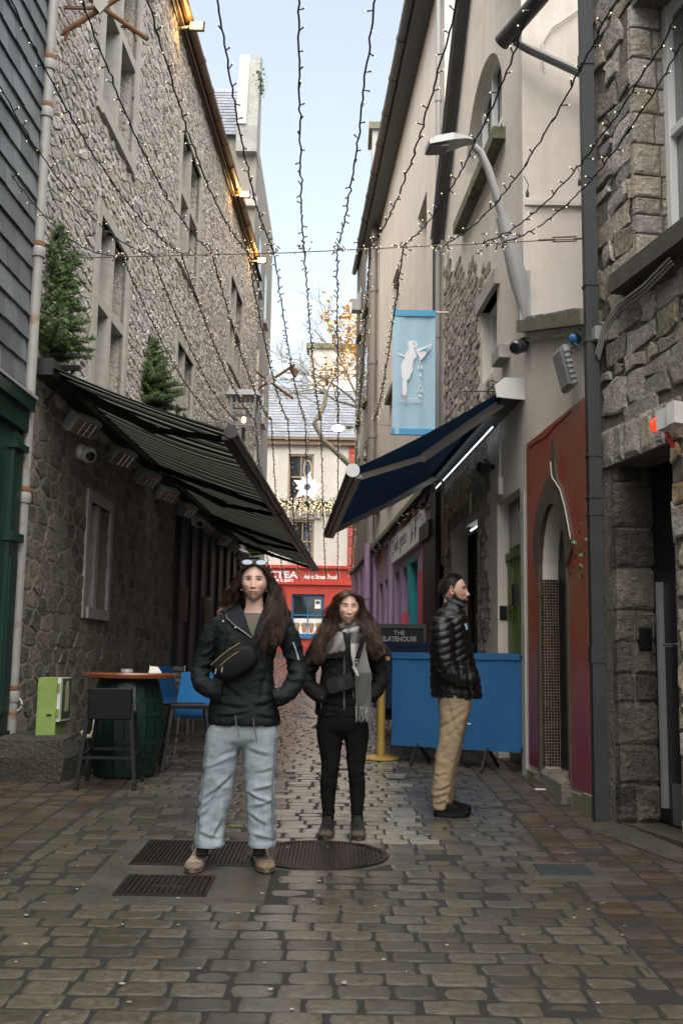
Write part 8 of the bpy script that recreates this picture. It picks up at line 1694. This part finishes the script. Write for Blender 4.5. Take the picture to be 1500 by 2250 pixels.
mb.add(vs, [(r*24+i, r*24+(i+1) % 24, r*24+24+(i+1) % 24, r*24+24+i) for r in range(3) for i in range(24)]+[tuple(range(72, 96)), tuple(range(24))[::-1]]); mb.build('pouch', M('black_leather', (0.004, 0.0055, 0.006), 0.4, bump=0.4, bscale=260, spec=0.25), cb, smooth=SH)
mb = MB()
for a, b in (((.42, .25), (.42, .75)), ((.42, .75), (.5, .75)), ((.5, .75), (.5, .25)), ((.54, .75), (.62, .75)), ((.54, .25), (.54, .75)), ((.62, .75), (.62, .25)), ((.42, .25), (.46, .25)), ((.54, .25), (.62, .25))): mb.bar(fr.pt(a[0]*L_, a[1]*Hh, .062), fr.pt(b[0]*L_, b[1]*Hh, .062), .004)
mb.build('emblem', M('emblem_black', (0.05, 0.05, 0.05), 0.25, metal=0.6), cb)
mb = MB(); ribbon(mb, [D(x, y, d2-.19) for x, y in ((797, 1398), (794, 1415), (789, 1432), (785, 1448))], (.017, 0, .004), (0, -.004, 0)); mb.build('strap', m_bag, cb)
mb = MB(); q = D(784, 1453, d2-.195); mb.tube([q+Vector((.012*math.cos(a), 0, .012*math.sin(a))) for a in np.linspace(0, 6.28, 14)], .003, 6); mb.tube([D(782, 1458, d2-.195), D(779, 1468, d2-.195), D(781, 1478, d2-.19)], .004, 6); mb.build('clip', M('gunmetal', (0.12, 0.12, 0.12), 0.3, metal=0.8), cb)
mb = MB()
for k in range(7): q = D(776+k*1.6, 1465+k*3.0, d2-.2); mb.tube([q+Vector((.006*math.cos(a), .003*math.sin(a)*(k % 2), .006*math.sin(a))) for a in np.linspace(0, 6.28, 9)], .0018, 5)
mb.build('chain', M('chain_white', (0.65, 0.64, 0.62), 0.3), cb)
# ------------------------------------------------------------------ man in profile
d3 = 8.05; pp = lambda px, py, oy: D(px, py, d3+oy)
w3 = thing('person', 'bearded man in black padded jacket and beige trousers facing right by the blue barrier', 'person', gp(990, 1786))
m_puf = M('padded_nylon', (0.0045, 0.0043, 0.0042), 0.3, (0.007, 0.0065, 0.006), 10, bump=0.35, bscale=60, spec=0.32)
tors = rings([(1534, 949, 1057, .19, 0), (1520, 946, 1057, .2, 0), (1490, 945, 1052, .2, 0), (1460, 945, 1044, .2, 0), (1430, 944, 1037, .205, 0), (1400, 945, 1030, .21, 0), (1375, 948, 1027, .21, 0), (1357, 955, 1024, .18, 0), (1345, 962, 1023, .13, 0), (1335, 969, 1022, .1, 0), (1326, 975, 1019, .09, 0), (1319, 981, 1013, .085, 0)], d3)
def sleeve(oy): return limb([(973, 1364, .075, oy*.75), (972, 1395, .085, oy), (974, 1430, .082, oy*1.1), (981, 1462, .076, oy*1.12), (1000, 1485, .07, oy*1.08), (1024, 1494, .063, oy*.98), (1042, 1494, .055, oy*.88)], d3)
V, N, F = fuse([tors, sleeve(-.2), sleeve(.2)], 0.0085, 4)
def quilt(V, N):
    out = V.copy()
    for i, p in enumerate(V):
        x, y = projp(p)
        arm = (p[1] < d3-.17)
        if y < 1340: ph_ = (y+x*.45)/7.5; am = .004
        elif arm and y > 1455 and x > 985: ph_ = (x*.95-y*.12)/17.0; am = .009
        elif arm: ph_ = (y+(x-975)*.28+5*math.sin(x*.05))/17.5; am = .010
        else: ph_ = (y+2.5*math.sin(x*.07))/18.5; am = .010
        s_ = abs(math.sin(math.pi*ph_)); out[i] = p+N[i]*(am*(s_**.55-.55)+.003*nz3(p, (40, 40, 25), 2.0)+.004*nz3(p, (14, 14, 26), 6.0))
    return out
for i, p in enumerate(V):
    x, y = projp(p)
    if y < 1352: V[i][2] -= np.clip((x-980)/45, -.4, 1)*.07*min(1, (1352-y)/30)
V = quilt(V, N); put('padded_jacket', V, F, m_puf, w3); V3 = V
mb = MB(); c = D(1000, 1325, d3); mb.lathe([(1.0, -.02), (1.02, .0), (.98, .006), (.9, .0)], c+Vector((-.005, 0, .012)), 28, u=(.078, 0, -.03), v=(0, .084, 0), caps=False); mb.build('collar_lining', M('lining', (0.035, 0.037, 0.045), 0.7), w3, smooth=1)
mb = MB(); mb.prism([ray_front(V3, F, x, y, .012) for x, y in ((1019, 1371), (1024, 1369), (1027, 1382), (1023, 1384))], (.002, -.004, 0)); mb.build('badge', M('badge', (0.04, 0.2, 0.4), 0.5, (0.5, 0.55, 0.6), 90), w3)
mb = MB(); mb.tube([ray_front(V3, F, x, y, .006) for x, y in ((1034, 1511), (1037, 1524))], .0025, 5); mb.build('zip_pull', MATS['zip_metal'], w3)
m_kh = M('khaki', (0.27, 0.195, 0.115), 0.85, (0.22, 0.16, 0.095), 8, bump=0.25, bscale=420)
def leg(oy, dx, sx=0): return rings([(1778, 951+dx, 984+dx, .062, oy*1.0), (1768, 950+dx, 986+dx, .066, oy), (1735, 950+dx, 989+dx, .074, oy), (1700, 953+dx, 995+dx, .078, oy), (1660, 958+dx*.8, 1004+dx*.8, .08, oy), (1620, 964+dx*.5, 1015+dx*.5, .09, oy), (1580, 966+dx*.2, 1026, .098, oy*.95), (1545, 964, 1034, .1, oy*.9), (1520, 964, 1034, .1, oy*.9)], d3)
V, N, F = fuse([leg(-.1, 0), leg(.1, 7), rings([(1600, 975, 1012, .1, 0), (1575, 966, 1026, .16, 0), (1545, 963, 1034, .18, 0), (1515, 964, 1033, .17, 0)], d3)], .0085, 4)
V = folds(V, N, .009, (10, 10, 13), 31.0, True, lambda p: .55+.8*math.exp(-((p[2]-.42)/.1)**2)+.5*math.exp(-((p[2]-.75)/.15)**2)); V = folds(V, N, .003, (24, 24, 30), 8.0); V = creases(V, N, d3, [(972, 1565, 1020, 1550, .004, 3), (970, 1597, 1016, 1568, .006, 4), (975, 1622, 1005, 1600, .004, 3), (966, 1655, 990, 1628, .004, 4), (955, 1705, 982, 1700, .006, 3), (958, 1738, 988, 1728, .008, 3), (952, 1752, 980, 1744, .006, 2.5), (954, 1768, 984, 1758, .009, 2.5), (985, 1545, 1002, 1610, .006, 4)]); put('trousers', V, F, m_kh, w3)
m_bk = M('black_suede', (0.003, 0.003, 0.003), 0.85, spec=0.12, bump=0.3, bscale=200); m_bk2 = M('black_rubber', (0.003, 0.003, 0.003), 0.6, spec=0.2)
z_ = gz(d3)+.012
for oy, x0, x1 in ((-.11, 952, 1031), (.1, 962, 1034)):
    y_ = d3+oy; a, b = D(x0, 1790, y_), D(x1, 1790, y_); shoe(w3, (a.x, y_, gz(y_)+.003), (b.x, y_-.02, gz(y_)+.003), .1, .105, m_bk, m_bk2, 'shoe', (.125, .05), M('dark_lace', (0.02, 0.02, 0.02), 0.7))
c3 = D(995, 1297, d3)
hm3 = lambda X, Y, Z: np.clip((Z-0.052-0.75*np.clip(-Y-0.045, 0, 1)+0.55*np.clip(Y+0.02, 0, 1)*1.2-0.035*g_(np.abs(X)-.045, .018)*(Y < -.03))/0.008, 0, 1)*np.clip(1.0, 0, 1)*(1-0.0*X)+np.clip((Y-0.045)/.01, 0, 1)*np.clip((Z+.075)/.015, 0, 1)
def hm3b(X, Y, Z):
    line = np.interp(Y, [-.11, -.075, -.055, -.03, -.008, .0, .02, .045, .1], [.1, .095, .075, .06, .02, -.01, .028, -.02, -.075]); return np.clip((Z-line)/.008, 0, 1)
Vh, Fh, Ch, L3 = head(c3, 1.02, math.radians(88), 0.0, -0.03, (0.5, 0.31, 0.235), (0.3, 0.1, 0.08), (0.03, 0.02, 0.014), (0.011, 0.008, 0.006), 'open', 0.0, True, hm3b, True)
put('body', Vh, Fh, m_skin, w3, Ch)
rr = random.Random(55); mb = MB(); be = MB()
Vh0 = Vh[:150*180]; cen = np.array(c3)
inv = np.array(Matrix.Rotation(-math.radians(88), 3, 'Z'))
for k in range(30000):
    i = rr.randrange(len(Vh0)); l_ = inv @ (Vh0[i]-cen)/1.02; p = Vector(Vh0[i]); n_ = (p-Vector(c3)).normalized()
    if hm3b(np.array([l_[0]]), np.array([l_[1]]), np.array([l_[2]]))[0] > .6 and len(mb.f) < 18000:
        dv = (n_+Vector((-.4, 0, -.35))*.8+Vector((rr.gauss(0, .3), rr.gauss(0, .3), rr.gauss(0, .3)))).normalized(); ln = rr.uniform(.006, .013); mb.tube([p-n_*.001, p+n_*.004+dv*ln*.5, p+n_*.004+dv*ln], [.0011, .0009, .0004], 3, caps=False)
    elif l_[2] < np.interp(l_[1], [-.13, -.1, -.09, -.075, -.05, -.025, -.005, .012], [-.05, -.05, -.053, -.066, -.064, -.045, -.012, .0])-.003 and l_[1] < .012 and len(be.f) < 12000 and not (abs(l_[2]+.0685) < .009 and abs(l_[0]) < .024 and l_[1] < -.07):
        dv = (n_*.5+Vector((.15, 0, -.8))+Vector((rr.gauss(0, .25), rr.gauss(0, .25), 0))).normalized(); be.tube([p, p+dv*.008], [.0009, .0003], 3, caps=False)
mb.build('hair', m_hair_d, w3, smooth=1, kind='stuff'); be.build('beard', m_hair_d, w3, smooth=1, kind='stuff')
